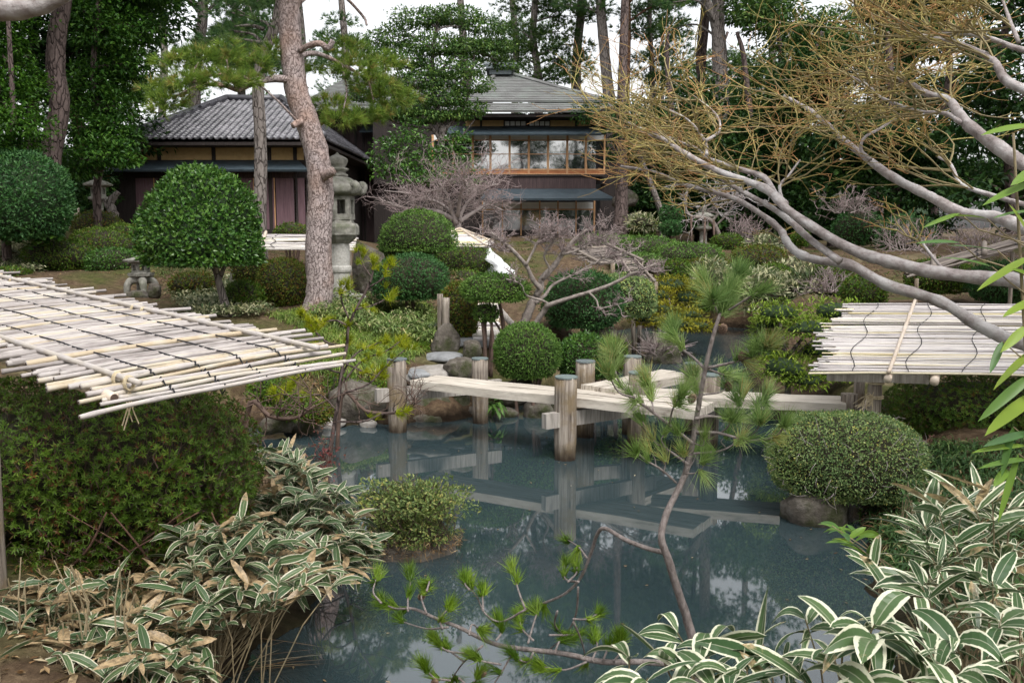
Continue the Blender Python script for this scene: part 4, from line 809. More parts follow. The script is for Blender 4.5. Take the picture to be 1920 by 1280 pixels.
    # open ends: some get a dark disc for the hollow's shade
def left_mat():
    A=P(190,745,4.4); sd_=nrm(np.array([.658,.753,.0])); bd=nrm(np.array([-.753,.658,.055]))
    sd_=nrm(sd_+np.array([0,0,.045]))
    t=thing('reed_roof','near bamboo slat roof tied over the azalea on the left bank','plant shelter',(A[0],A[1],Hs(A[0],A[1])))
    N=188; mb=MB(); Pts=[];Rad=[];T=[]; ends=[]
    for k in range(N):
        s=.0 if k==0 else (.05*k if k<6 else .3+(k-6)*.0325)
        st=-.03+rng.normal()*.055+.06*min(1,s); L=1.5+rng.normal()*.07+(.05 if s<.3 else 0)
        drop=-.075*max(0,1-s/.3)**1.0
        K=25; tt=np.linspace(0,1,K); sag=.012*np.sin(tt*np.pi)+rng.normal()*.004
        p=A+bd*s+sd_[None]*(st+tt*L)[:,None]+np.array([0,0,1])*(drop+sag+rng.normal()*.006+.004*np.sin(tt*9+k*1.7))[:,None]+bd[None]*(rng.normal()*.045*(tt-.5)+.012*np.sin(tt*(4+3*rng.random())+k*2.1))[:,None]
        r=.0136+.0022*rng.normal(); Pts.append(p); nd=((np.arange(K)+int(rng.integers(0,5)))%5==0); Rad.append(r*np.linspace(1.05,.85,K)*np.where(nd,1.2,1)); T.append(np.clip((.36+.26*rng.normal() if rng.random()>.2 else .85+.15*rng.random())+np.where(nd,-.2,0),0,1)); ends.append((p[0],p[0]-p[1],r))
    Pts=np.array(Pts); Rad=np.array(Rad); T=np.array(T)
    mb.tubes(Pts,Rad,8,T); 
    for p,d,r in ends: 
        mb.tube([p+nrm(d)*.001,p+nrm(d)*.002],[r*1.0,r*.62],8,.5)
    o=mb.build('slats',M['bamboo'],t,True)
    m=MB()
    for p,d,r in ends: m.tube([p+nrm(d)*.0022,p+nrm(d)*.003],[r*.6,r*.5],8,0)
    m.build('end_shade_discs',M['brown_stem'],o)  # dark discs standing for the shade inside the slats' open ends
    # black stringing
    m=MB()
    for u in (.40,.66,.92,1.18):
        pts=[]
        for k in range(0,N):
            s=.0 if k==0 else (.05*k if k<6 else .3+(k-6)*.0325); drop=-.075*max(0,1-s/.3)
            top=.021 if k%2 else .016
            pts.append(A+bd*s+sd_*(u+.007*(-1)**k+.006*math.sin(k*.35))+np.array([0,0,drop+top+.012*math.sin(np.clip(u/1.5,0,1)*np.pi)]))
            if k<7: pts.append(pts[-1]+bd*.03-np.array([0,0,.03 if k<5 else .006]))
        m.tube(pts,.0047,5,0)
        if u: 
            q=np.array(pts)[:10]-[0,0,.03]; m.tube(q,.004,5,0)
    m.build('stringing',M['cord'],t)
    m=MB(); e=A+bd*.03+sd_*.21; bamboo_pole(m,e+[0,0,.03],e+bd*6.4+[0,0,.045],.0155,.68); m.build('batten',M['bamboo'],t,True)
    m=MB(); e=A+bd*.12+sd_*1.37; bamboo_pole(m,e+[0,0,.03],e+bd*6.3+[0,0,.045],.0155,.68); m.build('batten',M['bamboo'],t,True)
    m=MB(); e=A+bd*.18+sd_*.12-[0,0,.045]; bamboo_pole(m,e-bd*.06,e+bd*5.8,.027,.88); o=m.build('support_pole',M['pale_bamboo'],t,True)
    m=MB(); m.tube([e-bd*.0605,e-bd*.0615],[.021,.02],12,0); m.build('end_shade_disc',M['brown_stem'],o)  # dark disc painted for the shade in the pole's open end
    m=MB(); e=A+bd*.35+sd_*1.3-[0,0,.045]; bamboo_pole(m,e,e+bd*5.8,.027,.88); m.build('support_pole',M['pale_bamboo'],t,True)
    # rope ties
    for (s,u,kx) in ((.14,.21,1),(.26,.21,0),(2.2,1.37,1),(2.35,1.37,0),(4.6,1.37,1)):
        m=MB(); c=A+bd*s+sd_*u
        for o_ in (-.012,0,.012):
            an=np.linspace(0,2*np.pi,11); m.tube(c+bd*o_+sd_[None]*(np.cos(an)*.026)[:,None]+np.array([0,0,1.])[None]*(np.sin(an)*.036+.012)[:,None],.0045,5,0)
        if kx:
            for q in range(5): m.tube(smooth_path([c+[0,0,-.02],c+rng.normal(size=3)*.02-[0,0,.09],c+rng.normal(size=3)*.03-[0,0,.16+.04*rng.random()]],3),.0035,4,0)
        m.build('rope_tie',M['rope'],t)
    for (px,py,Y) in ((-34,690,4.9),):
        p=P(px,py,Y); m=MB(); rough_post(m,p[0],p[1],Hs(p[0],p[1])-.1,p[2]+.03,.05,77); o=m.build('support_post',M['post_wood'],t,True)
        m=MB(); q=P(px,738,Y)
        for k in range(4):
            an=np.linspace(0,2*np.pi,13); m.tube(np.stack([q[0]+.056*np.cos(an),q[1]+.056*np.sin(an),q[2]+.012*k+0*an],1),.006,5,0)
        m.build('rope_tie',M['rope'],t)
    p=A+bd*5.2+sd_*1.25; m=MB(); rough_post(m,p[0],p[1],Hs(p[0],p[1])-.1,p[2]-.03,.05,78); m.build('support_post',M['post_wood'],t,True)
left_mat()
def reed_mat(name,label,FL,FR,BR,BL,n,r,group=None,mat='reed',lacing=3,bat=(.35,),posts=(),ragged=.12,lift=.0,poles=True):
    """sloping reed mat: slats run along the front edge FL-FR"""
    FL,FR,BR,BL=[np.asarray(q,float) for q in (FL,FR,BR,BL)]
    c=(FL+FR+BR+BL)/4; t=thing(name,label,'plant shelter',(c[0],c[1],Hs(c[0],c[1])),group)
    nn=nrm(np.cross(FR-FL,BL-FL)); nn=nn if nn[2]>0 else -nn
    ss=(np.arange(n)+.5)/n; K=6; tt=np.linspace(0,1,K)
    L0=FL+(BL-FL)*ss[:,None]; R0=FR+(BR-FR)*ss[:,None]; wd=np.linalg.norm(FR-FL); dx=nrm(FR-FL)
    e0=rng.normal(size=n)*ragged*.6+ragged*.8*np.sin(ss*9); e1=rng.normal(size=n)*ragged*.6
    Pts=L0[:,None,:]+(R0-L0)[:,None,:]*tt[None,:,None]+dx[None,None,:]*(e0[:,None]*(1-tt)+e1[:,None]*tt)[:,:,None]
    Pts=Pts+nn*(rng.normal(size=(n,1,1))*r*.9+rng.normal(size=(n,K,1))*r*.5)+nrm(BL-FL)*(rng.normal(size=(n,K,1))*r*.7)
    Rad=np.abs(r*(1+.25*rng.normal(size=(n,1))))*np.linspace(1,.9,K)[None]
    m=MB(); m.tubes(Pts,Rad,6,np.clip(.4+.3*rng.normal(size=n),0,1)); 
    m.build('reeds',M[mat],t,True)
    m=MB()
    for u_ in (np.arange(lacing)+.6)/lacing:
        q=np.linspace(0,1,18); a=FL+(FR-FL)*u_; b=BL+(BR-BL)*u_; m.tube(a+(b-a)*q[:,None]+nn*(r*2.2)+dx*(.05*np.sin(q*14+u_*9))[:,None],r*.45,4,0)
    m.build('stringing',M['cord'],t)
    for u_ in bat:
        a=FL+(FR-FL)*u_; b=BL+(BR-BL)*u_; d=nrm(b-a); m=MB(); bamboo_pole(m,a-d*.06+nn*r*3.2,b+d*.06+nn*r*3.2,r*1.9,.75); m.build('batten',M['pale_bamboo' if mat=='reed' else 'reed_far'],t,True)
        if poles:
            m=MB(); bamboo_pole(m,a-d*.05-nn*r*5,b+d*.03-nn*r*5,r*3.6,.8); m.build('support_pole',M['pale_bamboo'],t,True)
    for (q,w_) in posts:
        q=np.asarray(q,float); m=MB(); rough_post(m,q[0],q[1],Hs(q[0],q[1])-.15,q[2],w_,int(q[0]*77)%97+5); m.build('support_post',M['post_wood'],t,True)
    return t
Yf,Yb=8.9,10.9
FLp=P(1522,697,Yf); FRp=P(2080,705,Yf); BLp=P(1578,570,Yb); BRp=P(2100,572,Yb)
t=reed_mat('reed_roof','pale reed roof on bamboo poles over the azalea on the right bank',FLp,FRp,BRp,BLp,112,.0098,lacing=5,bat=(.26,.75),posts=((P(1640,705,9.35)-[0,0,.02],.07),(P(1612,705,10.6),.06)),ragged=.1)
m=MB(); a=P(1552,705,9.1); b=P(1740,711,9.1); m.prism((a+b)/2,b-a,np.linalg.norm(b-a),.06,.085); m.build('beam',M['wood_grey'],t)
m=MB(); a=P(1752,716,8.86); bamboo_pole(m,a,a+(BLp-FLp)*.9-[0,0,.02],.042,.85); m.build('support_pole',M['pale_bamboo'],t,True)
q=P(1640,745,9.35); m=MB()
for zz_ in (0,.02,.15,.17):
    an=np.linspace(0,2*np.pi,13); m.tube(np.stack([q[0]+.082*np.cos(an),q[1]+.082*np.sin(an),q[2]+zz_+0*an],1),.008,5,0)
for k in range(26):
    m.tube(smooth_path([q+[-.05,-.07,.03],q+[-.05-.1*rng.random(),-.1,.0+.04*rng.normal()],q+[-.08-.18*rng.random(),-.1+.05*rng.normal(),-.05-.05*rng.random()]],3),.004,4,0)
m.build('rope_tie',M['rope'],t)
rp_=P(1592,770,10.2); m=MB(); rough_post(m,rp_[0],rp_[1],-.4,P(0,738,10.2)[2],.09,91); o=m.build('wooden_post',M['post_wood'],None,True); tag(o,'squat weathered post at the right end of the plank bridge','post')
reed_mat('reed_roof','small reed roof behind the pine trunk over two clipped mounds',P(470,468,20),P(672,470,20),P(665,440,21.6),P(480,441,21.6),26,.02,mat='reed',lacing=3,bat=(.1,.55),posts=((P(491,470,20.1),.05),(P(650,470,20.1),.05),(P(655,445,21.5),.05)),ragged=.06,poles=False)
# peaked reed roof
apx=P(862,432,21.8); c1=P(785,462,21); c2=P(913,463,21); c3=P(925,455,23); c4=P(800,453,23)
t=thing('reed_roof','peaked reed roof over the low hedge beside the snow patch','plant shelter',((c1+c2)/2-[0,-1,.8]))
m=MB(); 
for a,b in ((c1,c2),(c2,c3),(c4,c1),(c3,c4)):
    n=26; s_=np.linspace(0,.96,n); L=a+(apx-a)*s_[:,None]; R=b+(apx-b)*s_[:,None]; tt=np.linspace(0,1,4); Pt=L[:,None]+(R-L)[:,None]*tt[None,:,None]+rng.normal(size=(n,1,3))*.012
    m.tubes(Pt,np.full((n,4),.022),5,np.clip(.5+.3*rng.normal(size=n),0,1))
m.build('reeds',M['reed'],t,True)
m=MB()
for a in (c1,c2,c3,c4): bamboo_pole(m,a+[0,0,.03],apx+[0,0,.05],.028,.7)
m.build('batten',M['pale_bamboo'],t,True)
for a in (c1,c2,c3): 
    m=MB(); q=a*.85+apx*.15; rough_post(m,q[0],q[1],Hs(q[0],q[1])-.1,a[2],.045,int(a[0]*31)%50); m.build('support_post',M['post_wood'],t,True)
reed_mat('reed_roof','brown reed roof in the middle garden, nearer the bare tree',P(1112,496,21),P(1212,491,21.5),P(1150,462,23.5),P(1060,468,23.2),24,.018,mat='reed_far',lacing=2,bat=(.1,.9),posts=((P(1148,492,21.2),.05),(P(1200,490,21.5),.05)),ragged=.04,poles=False)
reed_mat('reed_roof','brown reed roof in the middle garden, sloping down beside golden bush',P(1188,536,19.6),P(1232,528,19.9),P(1196,489,21.4),P(1162,494,21.2),26,.014,mat='reed_far',lacing=1,bat=(.15,.85),posts=((P(1192,535,19.7),.045),(P(1228,528,19.9),.045)),ragged=.03,poles=False)
reed_mat('reed_roof','low dark reed roof far off behind the maple branches',P(1700,520,15.4),P(1935,458,17),P(1935,440,17.8),P(1700,502,16.2),12,.022,mat='reed_far',lacing=3,bat=(.2,.6),posts=((P(1720,522,15.6),.035),(P(1900,472,17),.035)),ragged=.05,poles=False)
# bamboo walkway on the path
t=thing('bamboo_walkway','pale bamboo mat laid as steps on the path behind the bridge','walkway',P(912,632,14.6)); m=MB(); Pt=[];
for k in range(16):
    s_=k/15; a=P(886+6*s_,634-62*s_,14.6+3.0*s_); b=P(938-4*s_,634-62*s_,14.6+3.0*s_); hz=0
    tt=np.linspace(0,1,4); Pt.append(a+(b-a)*tt[:,None]+rng.normal(size=(1,3))*.01)
m.tubes(np.array(Pt),np.full((16,4),.035),6,np.clip(.6+.2*rng.normal(size=16),0,1)); m.build('slats',M['reed'],t,True)
m=MB(); bamboo_pole(m,P(932,575,15.5),P(972,622,14.6),.05,.5); m.build('edge_pole',M['wood_grey'],t,True)
# weathered gate posts by the path
for lab,px,pt,pb,r,sd__ in (('weathered pale gate post with split top on the path',834,558,650,.055,3),('grey thinner gate post just left of the pale one',826,551,640,.045,4)):
    b=P(px,pb,14.4 if px==834 else 14.6); m=MB(); rough_post(m,b[0],b[1],b[2]-.3,P(px,pt,b[1])[2],r,sd__); o=m.build('wooden_post',M['post_wood'],None,True); tag(o,lab,'post')
# bamboo lattice fence at the far left
t=thing('bamboo_fence','low bamboo lattice fence between the left trunk and the lantern','fence',P(128,428,25)); 
for px in (112,121,130,139,147):
    m=MB(); bamboo_pole(m,P(px,430,25),P(px,390-(px%3)*2,25),.025,.9,n=7); m.build('picket',M['pale_bamboo'],t,True)
for py in (400,412,423):
    m=MB(); bamboo_pole(m,P(108,py,24.95),P(150,py+1,24.95),.022,.9,n=7); m.build('rail',M['pale_bamboo'],t,True)

for k,(lab,px,py,Y,rx,rz) in enumerate([('brown rock under the first plank, left of the shadowed boulder',905,775,13.0,26,18),('low wet rock at the waterline right of the rear bridge post',945,778,12.9,26,13),('stacked bank rock above the waterline between posts',835,735,13.5,40,24),('low brown rock at the foot of the golden pine',575,800,11.9,34,15),('flat brown rock at the bend of the left shore',520,795,11.6,38,16)]): rock(lab,px,py,Y,rx,rz,320+k)
# ------------------------------------------------------------------ clipped shrubs
def clipped(label,px,py,Y,rx,rz,n,leaf,mat,seed,zc=-.55,amp=.09,trunk=None,ry=None,e=.9,name='clipped_shrub',cat='shrub',group=None,ls=.045,lw=.5,core='twig_shade_core',k=.88,depth=.14,out=.55,sag=0.0,tmat='brown_stem',tr=.04,ground=True):
    s=Y/F; c=P(px,py,Y); rad=np.array([rx*s,(ry or rx)*s,rz*s]); gz=Hs(c[0],c[1]); n=int(n*1.7)
    t=thing(name,label,cat,(c[0],c[1],gz),group)
    m=MB(); p,nn=shell(n,c,rad,seed,amp,zc,e,depth)
    d=nrm(nn*out+rvec(n)*.75+[0,0,.15]); m.leaves(p,d,nrm(nn+rvec(n)*.45),ls*(.7+.6*rng.random(n)),ls*lw*(.8+.4*rng.random(n)),.22)
    # stray shoots
    q=rng.integers(0,n,max(8,n//60)); pr=p[q]+nn[q]*ls*.6; m.leaves(pr,nrm(nn[q]+rvec(len(q))*.5),nn[q]+rvec(len(q)),ls*1.2,ls*lw,.2)
    q=rng.integers(0,n,max(20,n//18)); pr=p[q]+nn[q]*ls*.9*rng.random((len(q),1)); m.leaves(pr,nrm(nn[q]*.8+rvec(len(q))*.6+[0,0,.4]),nn[q]+rvec(len(q)),ls*(.8+.6*rng.random(len(q))),ls*lw*.7,.2)
    m.build('foliage',M[mat],t)
    m=MB(); core_mesh(m,c,rad,seed,amp,zc,e,k); m.build('shade_core',M[core],t,True)  # solid core whose dark colour stands for shade between the leaves
    if trunk:
        m=MB()
        for tk in trunk:
            pts=[P(*q) for q in tk[:-1]]; pts=smooth_path(pts,4); r0=tk[-1]; m.tube(pts,np.linspace(r0,r0*.55,len(pts)),8,.5,wob=.05)
        m.build('trunk',M[tmat],t,True)
    elif ground:
        m=MB()
        for q in range(5):
            a=rng.random()*6.28; rr=.35*rng.random(); top=c+[math.cos(a)*rad[0]*.5,math.sin(a)*rad[1]*.5,rad[2]*zc*.5]; b=np.array([c[0]+math.cos(a)*rad[0]*rr,c[1]+math.sin(a)*rad[1]*rr,gz-.05])
            if top[2]>b[2]+.05: m.tube(smooth_path([b,(b+top)/2+rng.normal(size=3)*.03,top],3),np.linspace(tr,tr*.5,7),6,.5)
        if m.n: m.build('stem',M[tmat],t,True)
    return t
YT=15
clipped('round topped camellia clipped to a dome on a forked trunk beside the near roof',377,452,YT,110,134,8200,.075,'camellia',3,zc=-.3,amp=.08,e=1.0,name='topiary_tree',cat='tree',ls=.072,lw=.62,core='leaf_shade_core',
  trunk=[((432,610,15),(415,545,15),(402,500,15),(380,450,15),.075),((410,528,15),(425,490,15),(445,450,15),.04),((404,505,15),(370,478,15),(330,460,15),.035),((407,512,14.9),(398,480,14.7),(385,450,14.6),.035)],tmat='grey_bark')
clipped('large dark clipped dome at the far left edge below the trees',36,376,20,92,90,6000,.07,'dark_leaf',5,zc=-.75,amp=.07,name='topiary_tree',cat='tree',ls=.085,lw=.5,core='leaf_shade_core',trunk=[((60,452,20),(58,420,20),(50,380,20),.05),((20,450,20),(25,410,20),(30,380,20),.05)])
clipped('mushroom shaped clipped shrub on thin stem under the peaked roof',785,456,19,72,63,4500,.04,'box_leaf',7,zc=-.2,amp=.06,e=1.0,ls=.05,trunk=[((806,500,19),(811,470,19),(800,445,19),.035),((745,490,19),(752,465,19),(770,445,19),.03)])
clipped('low spreading clipped cushion under the mushroom shaped shrub',765,470,19.4,55,26,1600,.04,'box_leaf',71,zc=-.6,ls=.05)
clipped('dark green clipped egg just right of the big stone lantern',770,527,16.5,71,50,4200,.04,'dark_leaf',9,zc=-.6,amp=.05,ls=.05,lw=.45,trunk=[((772,602,16.5),(775,575,16.5),(770,545,16.5),.04),((760,598,16.5),(762,570,16.5),(755,545,16.5),.03)])
clipped('small cloud clipped tree with dark leaning stems left of the bare pink tree',928,546,14.1,60,32,2600,.035,'box_leaf',11,zc=-.45,amp=.12,ls=.045,trunk=[((946,640,14.1),(943,605,14.1),(938,575,14.1),(930,555,14.1),.035),((946,632,14.1),(925,600,14.2),(900,585,14.2),.02)])
clipped('small hanging clipped pad low on the path edge',912,588,14.0,22,17,500,.03,'box_leaf',12,zc=-.7,ls=.045)
clipped('broad dark clipped mound behind the bare pink tree',1092,568,15.6,74,60,4800,.04,'dark_leaf',13,zc=-.7,amp=.07,ls=.05)
clipped('fine leaved clipped ball above the planks behind the bridge',988,662,13,63,56,5600,.03,'box_leaf',15,zc=-.75,amp=.05,ls=.036,lw=.5)
clipped('brighter clipped mound beside the ball, just above the bridge',1096,672,13.3,50,46,3400,.035,'camellia',17,zc=-.75,amp=.07,ls=.045)
clipped('loose low shrub trailing right of the brighter mound toward water',1145,668,13.8,32,32,1300,.03,'azalea',18,zc=-.7,amp=.15,ls=.045)
clipped('brownish clipped hedge at the foot of the path steps',860,590,14.9,36,60,3200,.035,'azalea_brown',19,zc=-.8,amp=.08,ls=.045)
clipped('rounded azalea mound against the pine trunk',532,533,16.6,50,50,3600,.035,'azalea_brown',21,zc=-.8,amp=.06,ls=.045)
clipped('dark low mound between the camellia trunk and the azalea',457,563,16,36,36,1900,.035,'azalea_dark',23,zc=-.8,ls=.05)
clipped('small round azalea under the small reed roof post',465,502,19.2,30,32,1300,.035,'azalea_brown',25,zc=-.8,ls=.05)
clipped('small green mound seen on the grass above the small reed roof',548,436,24,34,16,700,.04,'azalea',26,zc=-.6,ls=.06)
clipped('low hedge under the peaked reed roof',868,490,21.3,60,34,3000,.04,'azalea_dark',27,zc=-.75,e=.75,ls=.05)
clipped('tiny clipped mound below the hedge by the snow',872,520,19.5,34,14,600,.035,'azalea',28,zc=-.6,ls=.045)
for k,a in enumerate([('long olive azalea mound on the left slope',118,482,21,66,32,2600,'azalea_dark'),('high green azalea mound in the middle of the left slope',190,462,22,58,34,2600,'azalea'),('bright green low bush just above the small lantern',213,492,20.5,50,27,2200,'camellia'),('brown olive mound in front of the back lantern',182,424,24.5,45,26,1700,'azalea_brown'),('green mound hugging the camellia dome from the left',232,448,23,34,28,1300,'azalea'),('low reddish brown bush right of the small lantern',362,534,17.6,42,22,1200,'azalea_brown'),('flat dark green mound at the left edge above the roof',18,515,19,34,12,700,'azalea_dark'),('olive mound below the left clipped dome',95,470,23,30,20,800,'azalea')]):
    lab,px,py,Y,rx,rz,n,mt=a; clipped(lab,px,py,Y,rx,rz,n,.035,mt,100+k,zc=-.7,amp=.12,ls=.055)
# mid right garden
for k,a in enumerate([('juniper mound spreading left under the house terrace',1140,462,30,60,22,'box_leaf'),('juniper mound spreading in the middle back garden',1215,470,29,62,26,'box_leaf'),('juniper mound spreading below the propped tree',1290,482,28,64,27,'box_leaf'),('juniper mound in front, near the brown roof',1190,492,26,50,18,'box_leaf'),('olive mound at the foot of the propped tree',1365,458,32,30,18,'azalea_dark'),('wide olive azalea between pale variegated shrubs',1420,485,27,52,26,'azalea_brown'),('low brown azalea in front of the juniper',1330,506,25,55,20,'azalea_brown'),('dark round bush in the middle right garden',1268,513,24,28,26,'azalea_dark'),('olive bush below the maple limb fork',1452,520,24,30,24,'azalea_dark'),('dark ball at the back beneath the leaning trunk',1258,402,34,19,19,'dark_leaf'),('lower dark ball at the back beneath the leaning trunk',1258,428,33.5,17,13,'dark_leaf'),('small ball between maple limbs in the far garden',1500,448,30,16,14,'azalea_dark'),('grey green bush sloping at the far pond shore',1185,560,18.5,44,40,'small_grey'),('grey mound just above the far shore bush',1160,535,20.5,34,22,'small_grey'),('dark bush at the far right shore by golden bush',1318,560,21,22,24,'azalea_dark'),('olive bush right of the pale shrubs',1560,520,23,36,28,'azalea_dark'),('olive mound behind the pale reed roof',1620,545,20,42,30,'azalea_dark'),('dark mound under the far roof on the right',1760,520,19,60,34,'azalea_dark'),('dark hedge behind the pale roof at right edge',1880,530,18,60,40,'dark_leaf'),('grey bush deep in the right background',1700,440,28,50,36,'dark_leaf'),('dark bush deep behind the maple limbs',1610,430,31,46,34,'dark_leaf'),('olive bush at the house terrace corner',1205,425,36,26,20,'azalea')]):
    lab,px,py,Y,rx,rz,mt=a; clipped(lab,px,py,Y,rx,rz,int(700+22*rx*rz/Y*1.0),.04,mt,140+k,zc=-.8,amp=.14,ls=.0022*Y+.012,ground=False)
def varieg_shrub(label,px,py,Y,rx,rz,n,seed):
    s=Y/F; c=P(px,py,Y); rad=np.array([rx*s,rx*s*.8,rz*s]); t=thing('variegated_shrub',label,'shrub',(c[0],c[1],Hs(c[0],c[1])),'pale variegated shrubs in the far garden')
    m=MB(); p,nn=shell(n,c,rad,seed,.3,-.8,1,.45); d=nrm(nn+rvec(n)*.9+[0,0,.1]); m.leaves(p,d,nn+rvec(n)*.5,.15+.09*rng.random(n),.05,.15,curl=.15); m.build('foliage',M['pale_varieg'],t)
    m=MB(); core_mesh(m,c,rad,seed,.3,-.8,1,.6); m.build('shade_core',M['twig_shade_core'],t,True)
for k,a in enumerate([('pale variegated shrub just left of the young pine top',1335,535,23.5,48,48,900),('pale variegated shrub right of the young pine top',1425,545,23,60,42,1000),('pale variegated shrub further right below the maple limb',1505,545,23,50,38,800),('pale variegated shrub up near the maple limb bend',1432,468,28,32,28,500),('pale variegated shrub among the far green mounds',1490,508,26,50,24,500),('small yellowish variegated shrub near the house corner',1205,418,35,34,16,350)]): varieg_shrub(*a,200+k)
clipped('wide grey green clipped dome over a flat rock on the right bank',1578,856,8.35,147,92,14500,.022,'small_grey',31,zc=-.72,amp=.13,e=.9,ls=.023,lw=.6,k=.9,depth=.1,ry=120,trunk=[((1640,1010,8.35),(1640,960,8.3),(1630,905,8.3),.04)],tmat='dark_bark')
m=MB(); 
t=thing('leaning_branch','mossy bent branch reaching out under the grey green dome','branch',P(1760,960,8.1)); m.tube(smooth_path([P(1770,958,7.9),P(1730,930,7.9),P(1672,898,7.95),P(1600,922,8.0)],5),np.linspace(.022,.012,16),7,.5,wob=.08); m.build('stem',M['brown_stem'],t,True)
# island shrub
def island():
    t=thing('island_shrub','loose small leaved shrub on a low mossy islet near the left bank','shrub',W(770,1050)); c=W(770,1050)+[0,.25,0]
    m=MB(); rockmesh(m,c+[-.08,0,.02],(.4,.28,.22),301,.25); m.build('mossy_rock',M['rock'],t,True)
    m=MB(); c2=P(770,958,7.3); rad=np.array([.42,.38,.28]); p,nn=shell(9500,c2,rad,302,.5,-.75,1,.75); d=nrm(nn*.7+rvec(9500)+[0,0,.2]); m.leaves(p,d,nn+rvec(9500)*.7,.024+.018*rng.random(9500),.017,.2); m.build('foliage',M['small_y'],t)
    m=MB(); N=220; d=rvec(N); d[:,2]=np.abs(d[:,2])*.9+.1; b=c2+[0,0,-.25]+rng.normal(size=(N,3))*[.12,.1,.02]; e=c2+d*rad*(.8+.3*rng.random((N,1))); mid=(b+e)/2+rng.normal(size=(N,3))*.04; m.tubes(np.stack([b,mid,e],1),np.tile([.004,.003,.0015],(N,1)),4,rng.random(N)); m.build('twigs',M['brown_stem'],t)
    m=MB(); N=1500; p=c+np.stack([np.clip(rng.normal(size=N)*.22,-.4,.4)-.02,np.clip(rng.normal(size=N)*.13,-.25,.2)-.12,.05+.14*rng.random(N)],1); d=rvec(N); d[:,2]-=.4; m.leaves(p,d,rvec(N),.03+.05*rng.random(N),.006,.1); m.build('dead_grass',M['straw'],t)
M['small_y']=leafmat('small_yellowish_leaf',[(0,(.09,.14,.045)),(.5,(.17,.23,.075)),(.85,(.29,.33,.12)),(1,(.4,.36,.13))],.5,.25)
island()

# ------------------------------------------------------------------ azaleas under the roofs: rosettes of small leaves
def azalea_mass(label,c,rad,n,seed,mat,zc,e,ls,stems,core=.8,amp=.1,rot=0.0,twn=500,group=None,depth=.22):
    c=np.asarray(c,float); rad=np.asarray(rad,float); t=thing('azalea_bush',label,'azalea',(c[0],c[1],Hs(c[0],c[1])),group)
    p,nn=shell(n,np.zeros(3),rad,seed,amp,zc,e,depth); co,si=math.cos(rot),math.sin(rot); Rm=np.array([[co,-si,0],[si,co,0],[0,0,1]]); p=p@Rm.T+c; nn=nn@Rm.T
    k=6; ax=nrm(nn+rvec(n)*.55+[0,0,.25]); a1=nrm(np.cross(ax,rvec(n))); a2=np.cross(ax,a1)
    m=MB(); tt=rng.random(n)
    for q in range(k):
        an=q*2*np.pi/k+rng.random(n)*.7; dirs=nrm(ax*(.35+.5*rng.random((n,1)))+a1*np.cos(an)[:,None]+a2*np.sin(an)[:,None]); m.leaves(p,dirs,ax,ls*(.6+.65*rng.random(n)),ls*.25,.2,np.clip(tt+rng.normal(size=n)*.12,0,1))
    m.build('foliage',M[mat],t)
    m=MB(); cm=MB(); core_mesh(cm,np.zeros(3),rad,seed,amp,zc,e,core); v=cm.V[0]@Rm.T+c; m.add(v,quads=cm.Q[0][0],a=.5); m.build('shade_core',M['twig_shade_core'],t,True)
    m=MB(); q=rng.integers(0,n,twn); b=p[q]-nn[q]*.12*rad.min()-[0,0,.05]+rng.normal(size=(twn,3))*.03; e_=p[q]+nn[q]*.02; m.tubes(np.stack([b,(b+e_)/2+rng.normal(size=(twn,3))*.012,e_],1),np.tile([.0035,.0025,.0015],(twn,1)),4,rng.random(twn)*.3); m.build('twigs',M['brown_stem'],t)
    if stems:
        m=MB()
        for sgs,r in stems:
            pts=smooth_path(sgs,5); m.tube(pts,np.linspace(r,r*.45,len(pts)),7,.5,wob=.07)
        m.build('stem',M['red_stem'],t,True)
M['red_stem']=surfmat('reddish_stem',[(.3,(.09,.045,.03)),(.7,(.19,.11,.08))],18,5,.9,(1,1,.4),.008,.7)
c=P(168,878,6.0); st=[]
for k in range(16):
    x0=60+rng.random()*300; x1=20+rng.random()*420; Yk=5.2+rng.random()*.7
    st.append(([P(x0+rng.normal()*20,1090,Yk+.3),P((x0+x1)/2+rng.normal()*40,1035,Yk),P(x1,960,Yk-.1)],.005+.006*rng.random()))
azalea_mass('broad box clipped azalea under the near bamboo roof',c,(1.06,.9,.58),12500,401,'azalea',-.72,.62,.037,st,rot=.25,twn=3600,core=.7,depth=.3)
c=P(1860,768,9.9); st=[]
for k in range(30):
    x0=1700+rng.random()*180; st.append(([P(x0,925,9.0+rng.random()*.6),P(x0+rng.normal()*50,880,9.1),P(x0+rng.normal()*90,815,9.3)],.014+.02*rng.random()))
azalea_mass('sprawling azalea under the pale reed roof with bare reddish stems',c,(1.15,.8,.38),6500,402,'azalea_dark',-.5,.7,.04,st,core=.75,twn=700)
clipped('dark undergrowth bush below the right roof azalea',1775,905,9.0,90,40,1600,.03,'dark_leaf',403,zc=-.9,amp=.3,ls=.06,lw=.25,ground=False,k=.75)
clipped('twiggy low bush on the shady right bank behind the dome',1680,900,9.3,70,60,1200,.03,'azalea_dark',404,zc=-.9,amp=.3,ls=.05,ground=False,k=.7)

